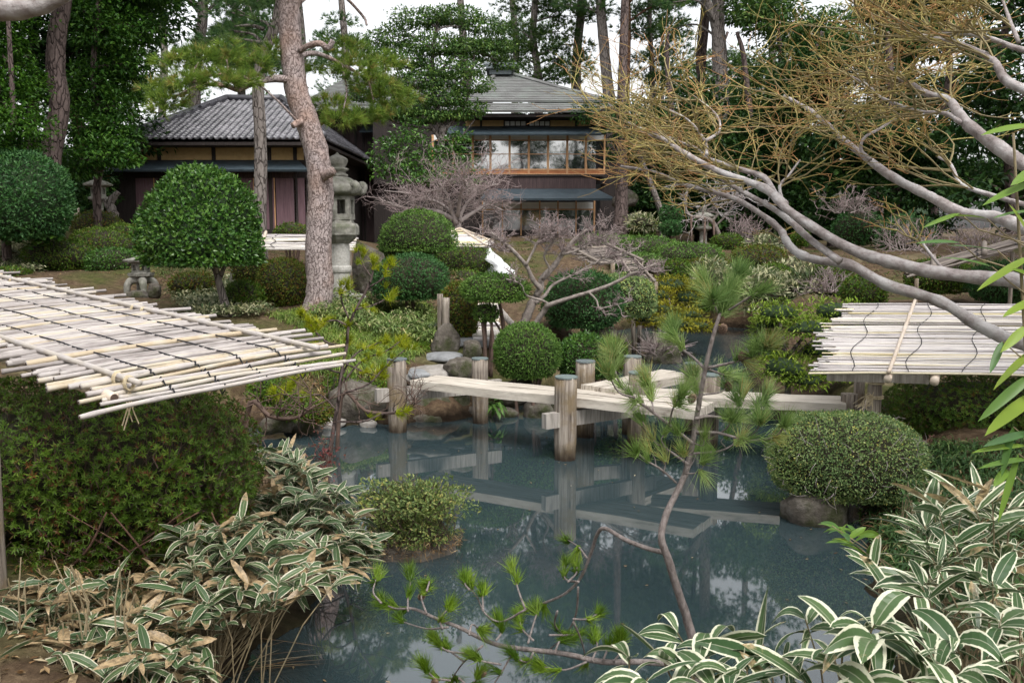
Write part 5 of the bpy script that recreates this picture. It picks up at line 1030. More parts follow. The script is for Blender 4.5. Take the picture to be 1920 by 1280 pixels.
# ------------------------------------------------------------------ cloud pruned and golden shrubs with soft sprays
def cloud(name,label,cat,pads,stems,mat,spray=.1,dens=1.0,group=None,smat='grey_bark',sw=.3,flat=.6,seed=500):
    ps=[P(a[0],a[1],a[2]) for a in pads]; base=P(*stems[0][0]); t=thing(name,label,cat,base,group); m=MB(); cm=MB()
    for k,(a,c) in enumerate(zip(pads,ps)):
        s=a[2]/F; rad=np.array([a[3]*s,a[3]*s*.9,a[4]*s]); n=int(dens*(rad[0]*rad[2]*3+rad[0]*rad[1])*900/(spray*10))+60
        p,nn=shell(n,c,rad,seed+k,.2,-.35,1,.4); d=nrm(nn*[1,1,.5]+rvec(n)*.8+[0,0,.12]); m.leaves(p,d,nrm([0,0,1.]+rvec(n)*.5),spray*(.6+.7*rng.random(n)),spray*sw,.12,curl=.1)
        # side sprays on each
        q=rng.integers(0,n,n); d2=nrm(d[q]+rvec(n)*.5); m.leaves(p[q]+d[q]*spray*.4*rng.random((n,1)),d2,nrm([0,0,1.]+rvec(n)*.5),spray*.55,spray*sw*.7,.12)
        core_mesh(cm,c,rad,seed+k,.2,-.35,1,.66)
    m.build('foliage',M[mat],t); cm.build('shade_core',M['leaf_shade_core'],t,True)
    m=MB()
    for sgm in stems:
        pts=smooth_path([P(*q) for q in sgm[:-1]],4); m.tube(pts,np.linspace(sgm[-1],sgm[-1]*.5,len(pts)),7,.5,wob=.06)
    m.build('trunk',M[smat],t,True)
cloud('cloud_pruned_tree','cloud pruned yellow green cypress standing left of the pale roof','tree',
 [(1462,590,12.6,54,26),(1510,618,12.3,48,24),(1572,590,12.8,62,28),(1440,640,12.6,34,20),(1470,694,12.2,62,34),(1512,715,12.1,40,22),(1440,665,12.5,32,16),(1535,660,12.5,44,26),(1600,625,12.7,40,28),(1560,700,12.3,40,24),(1640,600,12.8,40,22),(1440,612,12.9,34,18)],
 [((1478,760,12.4),(1475,700,12.4),(1470,650,12.4),(1462,600,12.5),.045),((1474,670,12.4),(1500,640,12.4),(1520,615,12.4),.03),((1472,690,12.4),(1510,650,12.5),(1570,605,12.7),.03),((1476,720,12.4),(1500,700,12.2),(1540,690,12.3),.025)],'yellow_scale',.075,1.25)
cloud('golden_shrub','golden green shrub bending over the far pond shore','shrub',
 [(1258,535,20.5,42,20),(1236,556,20,30,18),(1285,560,20.4,34,26),(1300,545,20.6,26,18),(1215,600,19,34,13),(1265,608,18.8,40,13),(1305,612,19,36,12),(1235,580,19.5,34,14),(1292,592,19.4,36,14)],
 [((1262,640,19.4),(1258,600,19.6),(1255,560,20),.04),((1260,620,19.5),(1290,600,19.4),(1310,590,19.3),.025),((1260,620,19.5),(1230,605,19.2),(1205,600,19),.025)],'gold_scale',.1,1.1,seed=540)
t=thing('bare_bush','small bare bush growing on the mossy rock island','bush',P(1240,655,18.2)); m=MB(); N=260; b=P(1240,660,18.2)+rng.normal(size=(N,3))*[.15,.1,.03]; d=rvec(N); d[:,2]=np.abs(d[:,2])+.2; e_=b+nrm(d)*(.25+.25*rng.random((N,1))); m.tubes(np.stack([b,(b+e_)/2+rng.normal(size=(N,3))*.04,e_],1),np.tile([.009,.007,.004],(N,1)),4,rng.random(N)); m.build('twigs',M['plum_twig'],t)

# ------------------------------------------------------------------ bare trees by recursive branching
def grow(starts, levels, out, spread, ratio, up=.15, nseg=4, kids=(2,4), wig=.2, flat=1.0, rg=None):
    """starts: list of (p, d, length, r, g); appends (pts[K,3], rad[K], g) to out"""
    rg=rg or rng; cur=starts
    for lv in range(levels):
        nxt=[]
        for p,d,L,r,g in cur:
            pts=[p]; dd=d.copy()
            for k in range(nseg):
                dd=nrm(dd+rg.normal(size=3)*wig*[1,1,flat]+np.array([0,0,up*.3])); pts.append(pts[-1]+dd*L/nseg)
            out.append((np.array(pts),np.linspace(r,r*.62,nseg+1),g))
            if lv<levels-1:
                nk=rg.integers(kids[0],kids[1]+1)
                for q in range(nk):
                    f=1.0 if q==0 else .3+.7*rg.random(); a=f*nseg; i=int(min(a,nseg-1)); pp=pts[i]+(pts[i+1]-pts[i])*(a-i)
                    nd=nrm(dd+rg.normal(size=3)*spread*[1,1,flat]+np.array([0,0,up])); nxt.append((pp,nd,L*ratio*(.7+.6*rg.random()),r*.66,float(np.clip(g+.2+.16*rg.normal(),0,1))))
        cur=nxt
def put_twigs(mb,tw,n=4):
    if not tw: return
    K=len(tw[0][0]); mb.tubes(np.array([t[0] for t in tw]),np.array([t[1] for t in tw]),n,np.array([t[2] for t in tw]))
def bare_tree(name,label,limbs,twigs,mat,base,tw_mat=None,group=None,n=8):
    """limbs: list of (list of (px,py,Y), r0, r1); twigs: list of twig tuples"""
    t=thing(name,label,'tree',base,group); m=MB()
    for pts,r0,r1,a in limbs:
        q=smooth_path(pts,4); m.tube(q,np.linspace(r0,r1,len(q))*(1+.09*np.random.default_rng(len(q)).normal(size=len(q)).clip(-1,1.6)),n,a,wob=.05)
    tr=m.build('trunk',M[mat],t,True); m=MB(); put_twigs(m,twigs); m.build('twigs',M[tw_mat or mat],t); return t
def limb_twigs(pts,f0,f1,count,L,r,levels,out,spread=.55,ratio=.62,up=.3,g0=.35,dirbias=None,wig=.25,flat=1.0,kids=(2,3)):
    q=smooth_path(pts,5); n=len(q); st=[]
    for k in range(count):
        f=f0+(f1-f0)*rng.random(); i=int(f*(n-2)); p=q[i]+(q[i+1]-q[i])*rng.random(); tdir=nrm(q[min(i+2,n-1)]-q[max(i-1,0)])
        d=nrm(tdir*.7+rng.normal(size=3)*spread*[1,1,flat]+np.array([0,0,up])+(dirbias if dirbias is not None else 0)); st.append((p,d,L*(.6+.8*rng.random()),r,g0))
    grow(st,levels,out,spread,ratio,up*.5,3,kids,wig,flat)
def L_(pts,Y0,Y1): 
    n=len(pts); return [P(a,b,Y0+(Y1-Y0)*k/(n-1)) for k,(a,b) in enumerate(pts)]
# maple: trunk stands outside the frame on the right
ma=dict(L1=L_([(2140,720),(1990,668),(1920,647),(1837,610),(1762,565),(1661,533),(1594,497),(1537,488),(1500,477),(1477,456),(1462,430),(1425,400),(1380,374),(1329,358),(1275,343),(1225,322),(1164,312)],4.5,6.1),
 L1b=L_([(1575,490),(1519,449),(1480,413),(1436,383),(1386,356),(1339,329),(1290,318)],4.95,5.9),
 L2=L_([(2100,590),(1920,531),(1856,522),(1762,512),(1665,490),(1605,471),(1537,434),(1477,393),(1443,359),(1409,343),(1342,319),(1275,282),(1248,262),(1208,249),(1180,230)],4.3,6.0),
 L2b=L_([(1473,383),(1453,363),(1433,333),(1393,319),(1352,306),(1325,296),(1305,279),(1255,259),(1200,240)],5.2,6.2),
 L2c=L_([(1322,265),(1346,249),(1349,228),(1336,208),(1300,180)],5.6,5.8), L2d=L_([(1325,290),(1322,265),(1290,225),(1240,200)],5.55,6),
 L3=L_([(2080,500),(1920,427),(1860,406),(1803,400),(1753,373),(1719,356),(1669,329),(1632,302),(1602,279),(1568,249),(1534,218),(1511,202),(1470,180)],4.4,6.0),
 L3b=L_([(1632,300),(1615,282),(1620,259),(1649,242),(1686,218)],5.1,5.3),
 L4=L_([(2090,420),(1920,309),(1870,275),(1820,238),(1793,208),(1780,188),(1736,175),(1709,158),(1660,140)],4.1,5.1),
 L4b=L_([(1800,230),(1773,213),(1719,208),(1652,183),(1628,161),(1590,140)],4.5,5.2),
 L5=L_([(2080,230),(1920,168),(1884,148),(1863,114),(1833,97),(1793,81),(1763,74),(1700,60)],3.9,4.6),
 L6=L_([(2060,120),(1920,94),(1870,77),(1820,65),(1763,64),(1690,70)],4.0,4.8),
 L7=L_([(2060,420),(1920,383),(1870,369),(1803,346),(1783,309),(1760,295)],4.6,5.4),
 L8=L_([(1470,388),(1462,350),(1478,330),(1500,300)],5.3,5.5), L9=L_([(1910,80),(1890,30),(1870,-30)],4.0,4.2), L10=L_([(1780,520),(1740,470),(1720,440)],4.8,4.9))
rr=dict(L1=(0.0370,0.0088),L1b=(0.0207,0.0088),L2=(0.0385,0.0104),L2b=(0.0192,0.0072),L2c=(0.0111,0.0048),L2d=(0.0096,0.0048),L3=(0.0340,0.0096),L3b=(0.0118,0.0056),L4=(0.0370,0.0096),L4b=(0.0118,0.0048),L5=(0.0237,0.0072),L6=(0.0148,0.0064),L7=(0.0163,0.0064),L8=(0.0104,0.0048),L9=(0.0096,0.0048),L10=(0.0096,0.0048))
limbs=[(v,rr[k][0],rr[k][1],.05 if k in('L1','L2','L3','L4','L7','L10') else .2) for k,v in ma.items()]
tb=P(2300,1000,4.2); limbs.append(([np.array([tb[0],tb[1],Hs(tb[0],tb[1])-.1]),P(2290,900,4.2),P(2240,780,4.25),P(2130,715,4.5)],.08,.037,.05)); 
limbs.append(([P(2290,900,4.2),P(2250,720,4.2),P(2200,640,4.2),P(2095,588,4.3)],.09,.055,.05)); limbs.append(([P(2250,720,4.2),P(2230,560,4.2),P(2170,460,4.1),P(2085,418,4.1)],.08,.052,.05)); limbs.append(([P(2200,640,4.2),P(2160,560,4.3),P(2080,500,4.4)],.06,.047,.05)); limbs.append(([P(2230,560,4.2),P(2200,400,4.1),P(2150,270,4),P(2075,228,3.9)],.06,.034,.05)); limbs.append(([P(2200,400,4.1),P(2150,200,4.0),P(2060,120,4)],.04,.022,.05)); limbs.append(([P(2170,460,4.1),P(2120,450,4.4),P(2060,420,4.6)],.03,.022,.05))
tw=[]; LB=np.array([-.55,.15,0])
for k,f0,f1,cnt,L in (('L1',.74,1,34,.4),('L1b',.4,1,22,.4),('L2',.62,1,46,.42),('L2b',.3,1,50,.42),('L2c',.2,1,34,.4),('L2d',.2,1,34,.4),('L3',.62,1,60,.45),('L3b',.3,1,30,.4),('L4',.55,1,55,.42),('L4b',.2,1,50,.42),('L5',.35,1,55,.4),('L6',.25,1,55,.4),('L7',.5,1,34,.38),('L8',.3,1,26,.36),('L9',.1,1,24,.36),('L10',.3,1,10,.2),('L1',.3,.6,5,.2)):
    limb_twigs(ma[k],f0,f1,int(cnt*.31),L*.78,.0058,4,tw,.72,.66,.12,.3,LB*.8,.17,.5,(2,3))
bare_tree('maple_tree','bare maple reaching in from the right with pale limbs and golden twigs',limbs,tw,'maple_limb',(tb[0],tb[1],Hs(tb[0],tb[1])),'maple_twig',n=12)
# pale limb hanging into the top left corner
tl=[P(-420,60,3.0),P(-200,40,2.9),P(-60,22,2.85),P(40,16,2.8),P(85,6,2.8),P(120,-10,2.8),P(190,-60,2.8)]
b=P(-900,900,3.0); bare_tree('overhanging_tree','grey tree outside the view whose pale limb crosses the top left corner',[(tl,.042,.02,.0),([np.array([b[0],b[1],Hs(b[0],b[1])-.2]),P(-880,600,3.0),P(-760,300,3.0),P(-420,60,3.0)],.11,.045,.0)],[(np.linspace(tl[-1],tl[-1]+[.2,.1,.4],4),np.linspace(.008,.004,4),.3)],'maple_limb',(b[0],b[1],Hs(b[0],b[1])))
# gnarled pink grey tree in the middle
Yp=14.2
lm=[(L_([(972,618),(985,600),(997,570),(1013,541),(1016,524),(1040,497),(1053,477),(1075,452),(1100,430)],14.2,14.4),0.078,0.024,0),(L_([(1006,555),(1013,541),(1000,526),(986,497),(959,467),(940,452),(922,437)],14.2,13.9),0.043,0.018,0),(L_([(1000,612),(1022,580),(1032,571),(1070,558),(1104,548),(1144,534),(1184,514),(1230,495)],14.1,13.5),0.047,0.014,0),(L_([(1030,571),(1016,563),(986,553),(976,533),(949,523)],14.1,13.7),0.023,0.011,0),(L_([(1003,568),(1022,553),(1037,534),(1077,514),(1110,500)],14.2,14.7),0.035,0.013,0),(L_([(1104,548),(1118,562),(1124,577),(1145,574),(1175,566)],13.7,13.4),0.017,0.008,0),(L_([(1053,477),(1080,470),(1110,455),(1150,435)],14.3,14.6),0.020,0.011,0),(L_([(986,497),(1000,470),(1010,450),(1030,425)],14,14.2),0.022,0.010,0),(L_([(1016,524),(1030,505),(1020,480),(1035,455),(1050,435)],14.2,13.9),0.023,0.011,0),(L_([(1077,514),(1110,495),(1150,480),(1180,475)],14.6,14.9),0.014,0.008,0),(L_([(959,467),(940,470),(925,460)],14,13.8),0.016,0.008,0)]
tw=[]
for k,f0,f1,cnt,L in ((0,.7,1,30,.3),(1,.6,1,26,.28),(2,.75,1,14,.25),(4,.6,1,16,.25),(5,.5,1,12,.2),(6,.4,1,30,.28),(7,.5,1,28,.28),(8,.6,1,30,.28),(9,.4,1,24,.26),(3,.7,1,10,.18),(10,.3,1,12,.2)):
    limb_twigs(lm[k][0],f0,f1,int(cnt*.65),L*.66,.009,4,tw,.75,.62,.12,.3,None,.3,.45,(2,4))
bare_tree('gnarled_bare_tree','gnarled bare tree with pinkish twigs above the clipped balls',lm,tw,'knot_bark',P(980,620,14.2),'plum_twig')
# twiggy bare tree before the house
lm=[]; tw=[]
for a in ([(858,428),(852,405),(830,385),(800,372),(760,362),(720,358)],[(860,428),(865,400),(880,375),(905,355),(930,345)],[(856,420),(845,390),(838,365),(825,345)],[(862,415),(885,400),(915,385),(945,395)],[(850,410),(815,395),(775,392),(735,385)],[(858,405),(862,375),(868,345),(885,330)]):
    p=L_(a,22.2,22.2+rng.normal()*.6); lm.append((p,.055,.015,.2)); limb_twigs(p,.3,1,22,.42,.012,4,tw,.7,.68,.12,.4,None,.25,.7,(2,3))
bare_tree('twiggy_bare_tree','wide greyish pink bare tree in front of the main house',lm,tw,'plum_twig',P(858,432,22.2))
# more bare bushes on the right
for k,(lab,px,pb,Y,w_,h_,n_) in enumerate([('low pink twigged bush behind the first brown reed roof',1130,470,24.5,60,26,26),('pinkish bare bush at the end of the brown roofs',1225,508,22,30,18,16),('pinkish bare bush under the maple limb on the right',1555,548,21,40,34,22),('pale bare bush near the far dark roof',1700,470,22,70,40,26),('bare twiggy bush at the right edge behind the limbs',1840,480,18,70,50,24),('tangle of bare stems deep in the right shade',1590,400,30,60,36,20),('straw coloured fan shaped bush right of propped tree',1395,455,33,26,36,20)]):
    b=P(px,pb,Y); s=Y/F; tw=[]; st=[]
    for q in range(n_): st.append((b+np.array([rng.normal()*w_*s*.25,rng.normal()*w_*s*.2,0]),nrm(np.array([rng.normal()*.7,rng.normal()*.5,.7])),h_*s*.7,.0007*Y,.3))
    grow(st,4,tw,.55,.66,.15,3,(2,3),.25); t=thing('bare_bush',lab,'bush',b); m=MB(); put_twigs(m,tw); m.build('twigs',M['plum_twig'],t)
# propped contorted tree far back with three crutches
b=P(1350,465,34.5); Yc=34.3
lm=[(L_([(1352,465),(1348,440),(1335,415),(1318,408),(1295,405),(1285,390),(1288,360),(1295,340)],34.5,34),.09,.035,.1),(L_([(1335,415),(1345,400),(1325,395),(1350,385),(1372,378),(1380,360)],34.4,34.2),.05,.03,.1),(L_([(1318,408),(1320,390),(1340,378),(1345,362),(1330,352)],34.3,34),.04,.025,.1),(L_([(1340,425),(1365,400),(1375,380),(1395,365)],34.5,34.3),.04,.02,.1)]; tw=[]
for p,_,_,_ in lm: limb_twigs(p,.4,1,12,.6,.018,3,tw,.8,.65,.05,.35,None,.4,.7)
bare_tree('contorted_tree','contorted bare tree held up by three thin props in the far garden',lm,tw,'knot_bark',b,'maple_limb')
for lab,a,c_ in (('left wooden prop under the contorted tree',(1297,460),(1296,406)),('middle wooden prop under the contorted tree',(1320,458),(1322,408)),('right wooden prop under the contorted tree',(1340,458),(1338,412))):
    m=MB(); m.tube([P(*a,33.8)-[0,0,.2],P(*c_,34.0)],.04,7,.5); o=m.build('tree_prop',M['brown_stem'],None,True); tag(o,lab,'prop','three props of the contorted tree')

t=thing('dead_twigs','pale dead twigs poking out of the grey green dome on the right bank','twigs',P(1578,856,8.35)); m=MB(); N=170; p,nn=shell(N,P(1578,856,8.35),np.array([147,147,92])*8.35/F,31,.13,-.6,.9,.04); d=nrm(np.cross(nn,rvec(N))+nn*.35); e_=p+d*(.05+.11*rng.random((N,1))); m.tubes(np.stack([p-nn*.02,(p+e_)/2+nn*.012,e_],1),np.tile([.0026,.002,.0013],(N,1)),4,np.zeros(N)); m.build('twigs',M['plum_twig'],t)

for k,(lab,px,py,Y,rx,rz,mt) in enumerate([('mossy low shrub over the rocks at the left end of the bridge',705,728,12.9,30,18,'azalea'),('low olive shrub above the brown boulder on the left bank',640,722,12.8,36,20,'azalea_dark'),('tangled green shrub at the bend of the left shore',548,765,11.4,40,26,'azalea'),('small brown shrub on the bank below the golden pine',590,775,11.6,30,20,'azalea_brown'),('green shrub on the bank edge behind the near bamboo roof',505,735,10.5,40,26,'azalea_dark'),('low moss green shrub on the path side of the gate posts',790,655,14.4,26,14,'azalea')]): clipped(lab,px,py,Y,rx,rz,900,.035,mt,480+k,zc=-.8,amp=.35,ls=.045,ground=False,depth=.4,k=.7)
# ------------------------------------------------------------------ pines and evergreen trees
def pads_needles(mb, pads, dens, L, Wd, nper, seed=0, spread=.75, upb=.5):
    for k,a in enumerate(pads):
        c=P(a[0],a[1],a[2]); s=a[2]/F; rad=np.array([a[3]*s,a[3]*s*.9,a[4]*s]); n=max(6,int(dens*(rad[0]*rad[1]+2*rad[0]*rad[2])))
        d=rvec(n); p=c+d*rad*(.35+.65*rng.random((n,1))**.5)*lump(d,seed+k,.35)[:,None]; ax=nrm(d*[1,1,.4]+rvec(n)*.45+[0,0,upb])
        mb.needles(p,ax,nper,L,Wd,spread)
def pads_leaves(mb, pads, dens, L, lw, seed=0, amp=.3, depth=.6, zc=-.6):
    for k,a in enumerate(pads):
        c=P(a[0],a[1],a[2]); s=a[2]/F; rad=np.array([a[3]*s,a[3]*s*.9,a[4]*s]); n=max(20,int(2.6*dens*(rad[0]*rad[1]+2*rad[0]*rad[2])))
        p,nn=shell(n,c,rad,seed+k,amp,zc,1,depth); d=nrm(nn*[1,1,.4]+rvec(n)*.8-[0,0,.1]); mb.leaves(p,d,nrm([0,0,.9]+nn*.4+rvec(n)*.5),L*(.6+.7*rng.random(n)),L*lw,.15,curl=.12)
def limbs_to(mb, path, pads, r, fr=(.25,1), n=6, only=None):
    """limbs from a trunk path to the pads"""
    q=smooth_path(path,6)
    for k,a in enumerate(pads):
        if only and k%only: continue
        c=P(a[0],a[1],a[2]); zz=c[2]-.25*np.hypot(*(c-q[-1])[:2])-.1; i=int(np.argmin(np.abs(q[:,2]-zz)+(.0 if True else 0))); p=q[i]; mid=(p+c)/2+[0,0,.12*np.linalg.norm(c-p)]+rng.normal(size=3)*.08*np.linalg.norm(c-p)
        pts=smooth_path([p,mid,c],4); mb.tube(pts,np.linspace(r,r*.3,len(pts)),n,.5)
        for q_ in range(3):
            e=c+rng.normal(size=3)*[a[3],a[3],a[4]]*a[2]/F*.45; mb.tube([pts[-4],(pts[-4]+e)/2+rng.normal(size=3)*.05,e],[r*.3,r*.22,r*.1],4,.5)
def tree(name,label,path,r0,r1,pads,kind,bark,mat,dens=60,L=.16,Wd=.018,nper=9,lr=.06,seed=0,cat='tree',group=None,extra=None,n=12,lw=.5,forks=(),only=None,amp=.3,depth=.6,upb=.5,spread=.75):
    pts=[P(*a) for a in path]; b=pts[0]; gz=Hs(b[0],b[1]); t=thing(name,label,cat,(b[0],b[1],gz),group)
    if b[2]>gz: pts=[np.array([b[0],b[1],gz-.1])]+pts
    q=smooth_path(pts,6); m=MB(); rr=np.linspace(r0,r1,len(q)); rr[:3]*=np.array([1.25,1.12,1.04]); m.tube(q,rr,n,.5,wob=.03)
    for fk,a,b_ in forks:
        qf=smooth_path([P(*x) for x in fk],5); m.tube(qf,np.linspace(a,b_,len(qf)),8,.5,wob=.05)
    limbs_to(m,pts,pads,lr,only=only)
    m.build('trunk',M[bark],t,True)
    m=MB()
    if kind=='pine': pads_needles(m,pads,dens,L,Wd,nper,seed,spread,upb)
    else: pads_leaves(m,pads,dens,L,lw,seed,amp,depth)
    m.build('crown',M[mat],t); return t
# the big pine by the lantern
pads=[(300,165,14.8,32,18),(335,120,14.9,38,20),(380,110,15,42,18),(430,100,15.2,42,18),(480,125,15.2,30,16),(320,190,14.6,36,16),(405,150,14.8,46,14),(455,150,14.9,30,12),(350,155,14.5,40,16),(510,95,15.5,24,14),(300,205,14.5,20,9),
 (660,130,16.4,46,20),(700,160,16.6,44,18),(620,195,16.4,36,14),(740,185,16.8,40,16),(690,215,16.6,44,12),(650,90,16.6,36,16),(640,225,16.2,44,12),(590,130,16.2,16,10),(720,120,17,40,16)]
up_=[(500,-110,15,90,34),(620,-160,15.5,100,38),(400,-190,15,100,40),(480,-300,15.5,110,50)]
tree('big_pine','large pine with pinkish plated bark curving up beside the stone lantern',[(592,590,15.5),(600,540,15.5),(597,470,15.5),(600,400,15.5),(601,340,15.5),(592,280,15.5),(574,225,15.5),(556,170,15.5),(548,110,15.5),(543,50,15.5),(541,0,15.5),(536,-80,15.5),(545,-220,15.5)],.225,.155,pads+up_,'pine','pine_bark','pine_main',330,.17,.009,26,.022,seed=600,n=24,only=99,
 forks=[([(546,150,15.4),(510,148,15.3),(470,158,15.1),(445,168,15),(420,160,14.9),(385,158,14.8),(350,150,14.7)],.065,.02),([(385,158,14.8),(360,165,14.7),(330,180,14.6)],.02,.012),([(365,155,14.7),(362,135,14.8),(372,118,14.9)],.025,.012),([(445,168,15),(430,140,15),(425,112,15.1)],.025,.012),([(420,160,14.9),(395,150,14.8),(360,130,14.8)],.02,.01),([(562,95,15.4),(580,85,15.3),(600,82,15.2),(615,90,15.2),(624,76,15.2)],.05,.045),([(572,225,15.4),(556,232,15.25),(548,236,15.2)],.06,.05),([(608,330,15.3),(622,322,15.2),(628,318,15.2)],.08,.06),
 ([(548,110,15.5),(590,100,16),(640,120,16.4),(690,150,16.6),(735,180,16.8)],.05,.015),([(640,120,16.4),(650,170,16.4),(640,220,16.2)],.02,.01),([(690,150,16.6),(700,190,16.6),(690,212,16.6)],.02,.01),([(541,0,15.5),(500,-60,15.2),(420,-150,15)],.08,.03),([(538,-60,15.5),(600,-110,15.5),(680,-230,16.3)],.08,.03),
 ([(543,20,15.5),(600,-20,16),(640,-10,16.3),(680,30,16.6),(688,48,16.6)],.035,.02)])
def bgpine(label,path,r0,pads,seed,bark='grey_bark',mat='pine_bg',dens=48,L=.32,Wd=.034,nper=11,forks=(),lr=.07,only=None):
    tree('pine_tree',label,path,r0,r0*.55,pads,'pine',bark,mat,dens,L,Wd,nper,lr,seed,group='pines behind the garden',forks=forks,n=10,only=only)
def rpads(n,x0,x1,y0,y1,Y,rx,rz,seed,dY=2.0):
    r=np.random.default_rng(seed); n=n if y1>-25 else max(3,int(n*.62)); return [(x0+(x1-x0)*r.random(),y0+(y1-y0)*r.random(),Y+r.normal()*dY*.5,rx*(.7+.6*r.random()),rz*(.7+.6*r.random())) for _ in range(n)]
tree('pine_tree','slim grey barked pine standing before the side house roof',[(487,420,22),(488,360,22),(489,300,22),(487,230,22),(484,170,22),(492,110,22),(512,60,22),(525,10,22),(535,-60,22),(530,-200,22)],.17,.1,rpads(9,380,600,-260,-30,22,80,30,611)+[(470,90,22,34,12),(440,60,22.5,40,14),(420,20,22.5,44,18),(500,40,22,30,12),(480,-10,22.5,60,20)],'pine','grey_bark','pine_bg',130,.2,.016,14,.05,612,group='pines behind the garden',forks=[([(495,55,22),(470,48,22),(440,50,22.3)],.05,.02),([(490,80,22),(460,75,22),(430,72,22.3)],.04,.02)])
tree('dark_trunk_tree','dark leaning trunked tree rising at the left behind the clipped dome',[(88,420,22),(92,350,22),(95,290,22),(112,200,22),(104,130,22),(108,60,22),(118,0,22),(122,-90,22),(110,-250,22)],.27,.17,rpads(12,-120,330,-330,-60,22.5,110,50,621),'leaf','dark_bark','forest',130,.12,.5,lr=.07,seed=622,n=14)
# left broadleaf mass
Lp=[(30,230,20,70,40),(45,270,20.5,44,30),(-20,270,20,60,40),(20,150,21,70,50),(-30,90,21,80,60),(20,80,21,46,50)]
tree('broadleaf_tree','bright leaved broadleaf tree at the left edge in front of the dark trunk',[(10,420,20.5),(15,330,20.5),(25,240,20.5),(20,120,20.5),(10,-60,20.5)],.1,.04,Lp+[(0,10,21,90,50),(-60,180,20.5,70,60),(0,180,20.8,60,40)],'leaf','dark_bark','maple_leaf',380,.1,.6,lr=.03,seed=630,depth=.75)
Lp=[(185,60,24,60,40),(230,120,24.5,60,40),(170,150,24,50,40),(215,200,24,50,34),(160,240,23.5,50,40),(235,260,23.5,34,26),(190,290,23,60,30),(150,310,23,40,30),(250,50,25,60,40),(200,0,25,70,40),(260,170,25,40,26),(205,250,23.5,50,30),(240,300,23,26,16),(150,20,24,50,40),(160,190,24,44,40)]
tree('broadleaf_tree','dark evergreen tree with spreading branches left of the side house',[(185,430,24),(182,350,24),(195,260,24),(175,160,24),(180,60,24),(190,-60,24)],.12,.05,Lp+[(200,-60,25,120,50),(280,-20,25,70,40),(150,-150,24.5,130,60),(270,-140,25,100,50)],'leaf','dark_bark','broad_dark',300,.14,.5,lr=.05,seed=640,depth=.7)
tree('broadleaf_tree','dense dark evergreen behind the left trunks closing off the view',[(60,430,28),(60,250,28),(60,0,28)],.2,.1,rpads(40,-160,270,-120,400,28.5,90,60,651),'leaf','dark_bark','forest',100,.2,.5,lr=.05,seed=652,only=3)
bgpine('red barked pine behind the left evergreen',[(150,400,31),(148,280,31),(142,180,31),(165,100,31),(175,0,31),(178,-120,31)],.2,rpads(8,80,320,-300,-40,31,110,36,661),662,'red_bark')
bgpine('grey trunked pine left of the tiled roof',[(205,330,33),(207,240,33),(214,120,33),(216,0,33),(225,-140,33)],.2,rpads(9,120,360,-320,-30,33,110,36,663),664)
bgpine('soft green pine above the tiled roof peak',[(365,230,37),(368,120,37),(380,30,37),(376,-80,37),(370,-300,37)],.26,rpads(14,250,480,-60,130,37,52,20,665)+rpads(10,240,520,-420,-60,37,110,40,667),666,mat='pine_bg')
bgpine('second soft green pine between the slim trunk and roof peak',[(455,230,41),(450,120,41),(440,30,41),(446,-60,41),(450,-200,41)],.2,rpads(12,380,540,-10,150,41,44,16,668)+rpads(4,380,600,-220,-60,41,80,30,669),670)
# centre: big evergreen in front of the main house
Cp=[(735,70,34,52,34),(790,35,34,58,26),(850,30,34,56,26),(905,50,34,46,22),(930,85,34.3,40,20),(880,90,33.8,60,26),(820,85,33.5,60,30),(760,110,33.5,56,30),(700,105,33.5,44,26),(845,130,33.2,60,28),(790,150,33,60,28),(725,160,33,50,26),(880,160,33,46,24),(830,185,32.8,64,24),(760,200,32.8,60,22),(885,205,32.8,32,18),(710,215,33,40,16),(800,220,32.6,60,16),(945,120,34.5,26,14),(680,180,33.5,36,16),(855,215,32.6,40,14)]
tree('broadleaf_tree','large layered evergreen tree hiding the middle of the main house roof',[(822,335,32.5),(826,280,32.5),(828,240,32.6),(815,190,33),(810,120,33.5),(820,40,34)],.16,.06,[(a,b,c,d,e*.72) for a,b,c,d,e in Cp],'leaf','grey_bark','forest_light',300,.13,.5,lr=.05,seed=680,depth=.6,forks=[([(826,262,32.5),(800,225,32.7),(770,190,33),(740,120,33.5)],.08,.03),([(827,250,32.5),(850,225,32.7),(875,190,33),(890,100,33.8)],.08,.03),([(824,290,32.5),(790,262,32.5),(730,235,32.8)],.06,.03),([(824,285,32.5),(855,268,32.5),(890,225,32.7)],.05,.02)])
Cp=[(735,275,30.5,40,26),(770,250,30.5,34,22),(760,310,30.3,50,20),(800,290,30.3,40,26),(720,320,30.3,30,18),(850,280,30.3,34,24),(870,310,30.3,34,20),(820,320,30.2,46,18),(885,335,30.3,26,12),(860,255,30.6,26,16),(790,335,30,60,12),(700,300,30.4,16,16)]
tree('camellia_tree','leafy camellia growing in front of the gallery at the base of the tall evergreen',[(800,360,30.4),(800,330,30.4),(795,290,30.4),(790,250,30.5)],.05,.02,Cp,'leaf','grey_bark','camellia',150,.14,.42,lr=.025,seed=690,depth=.8)
bgpine('light green spreading pine above the main roof ridge',[(1010,230,52),(1010,150,52),(1000,60,52),(1010,-60,52)],.28,[(1010,90,52,48,18),(1060,110,52,40,18),(980,60,52,46,18),(1050,60,52,44,16),(1010,130,52,50,16),(1085,85,52,30,14),(960,110,53,40,14),(1070,30,53,46,18),(1000,10,53,60,20),(1040,145,52,50,14)]+rpads(7,980,1120,-260,-20,52,80,30,700),701,mat='forest_light')
bgpine('grey pine trunk bending right just behind the roof end',[(1145,230,48),(1138,150,48),(1132,80,48),(1126,0,48),(1128,-120,48),(1120,-300,48)],.34,rpads(6,1040,1200,-60,60,48,36,14,702)+rpads(9,1000,1260,-380,-60,48,110,40,703),704)
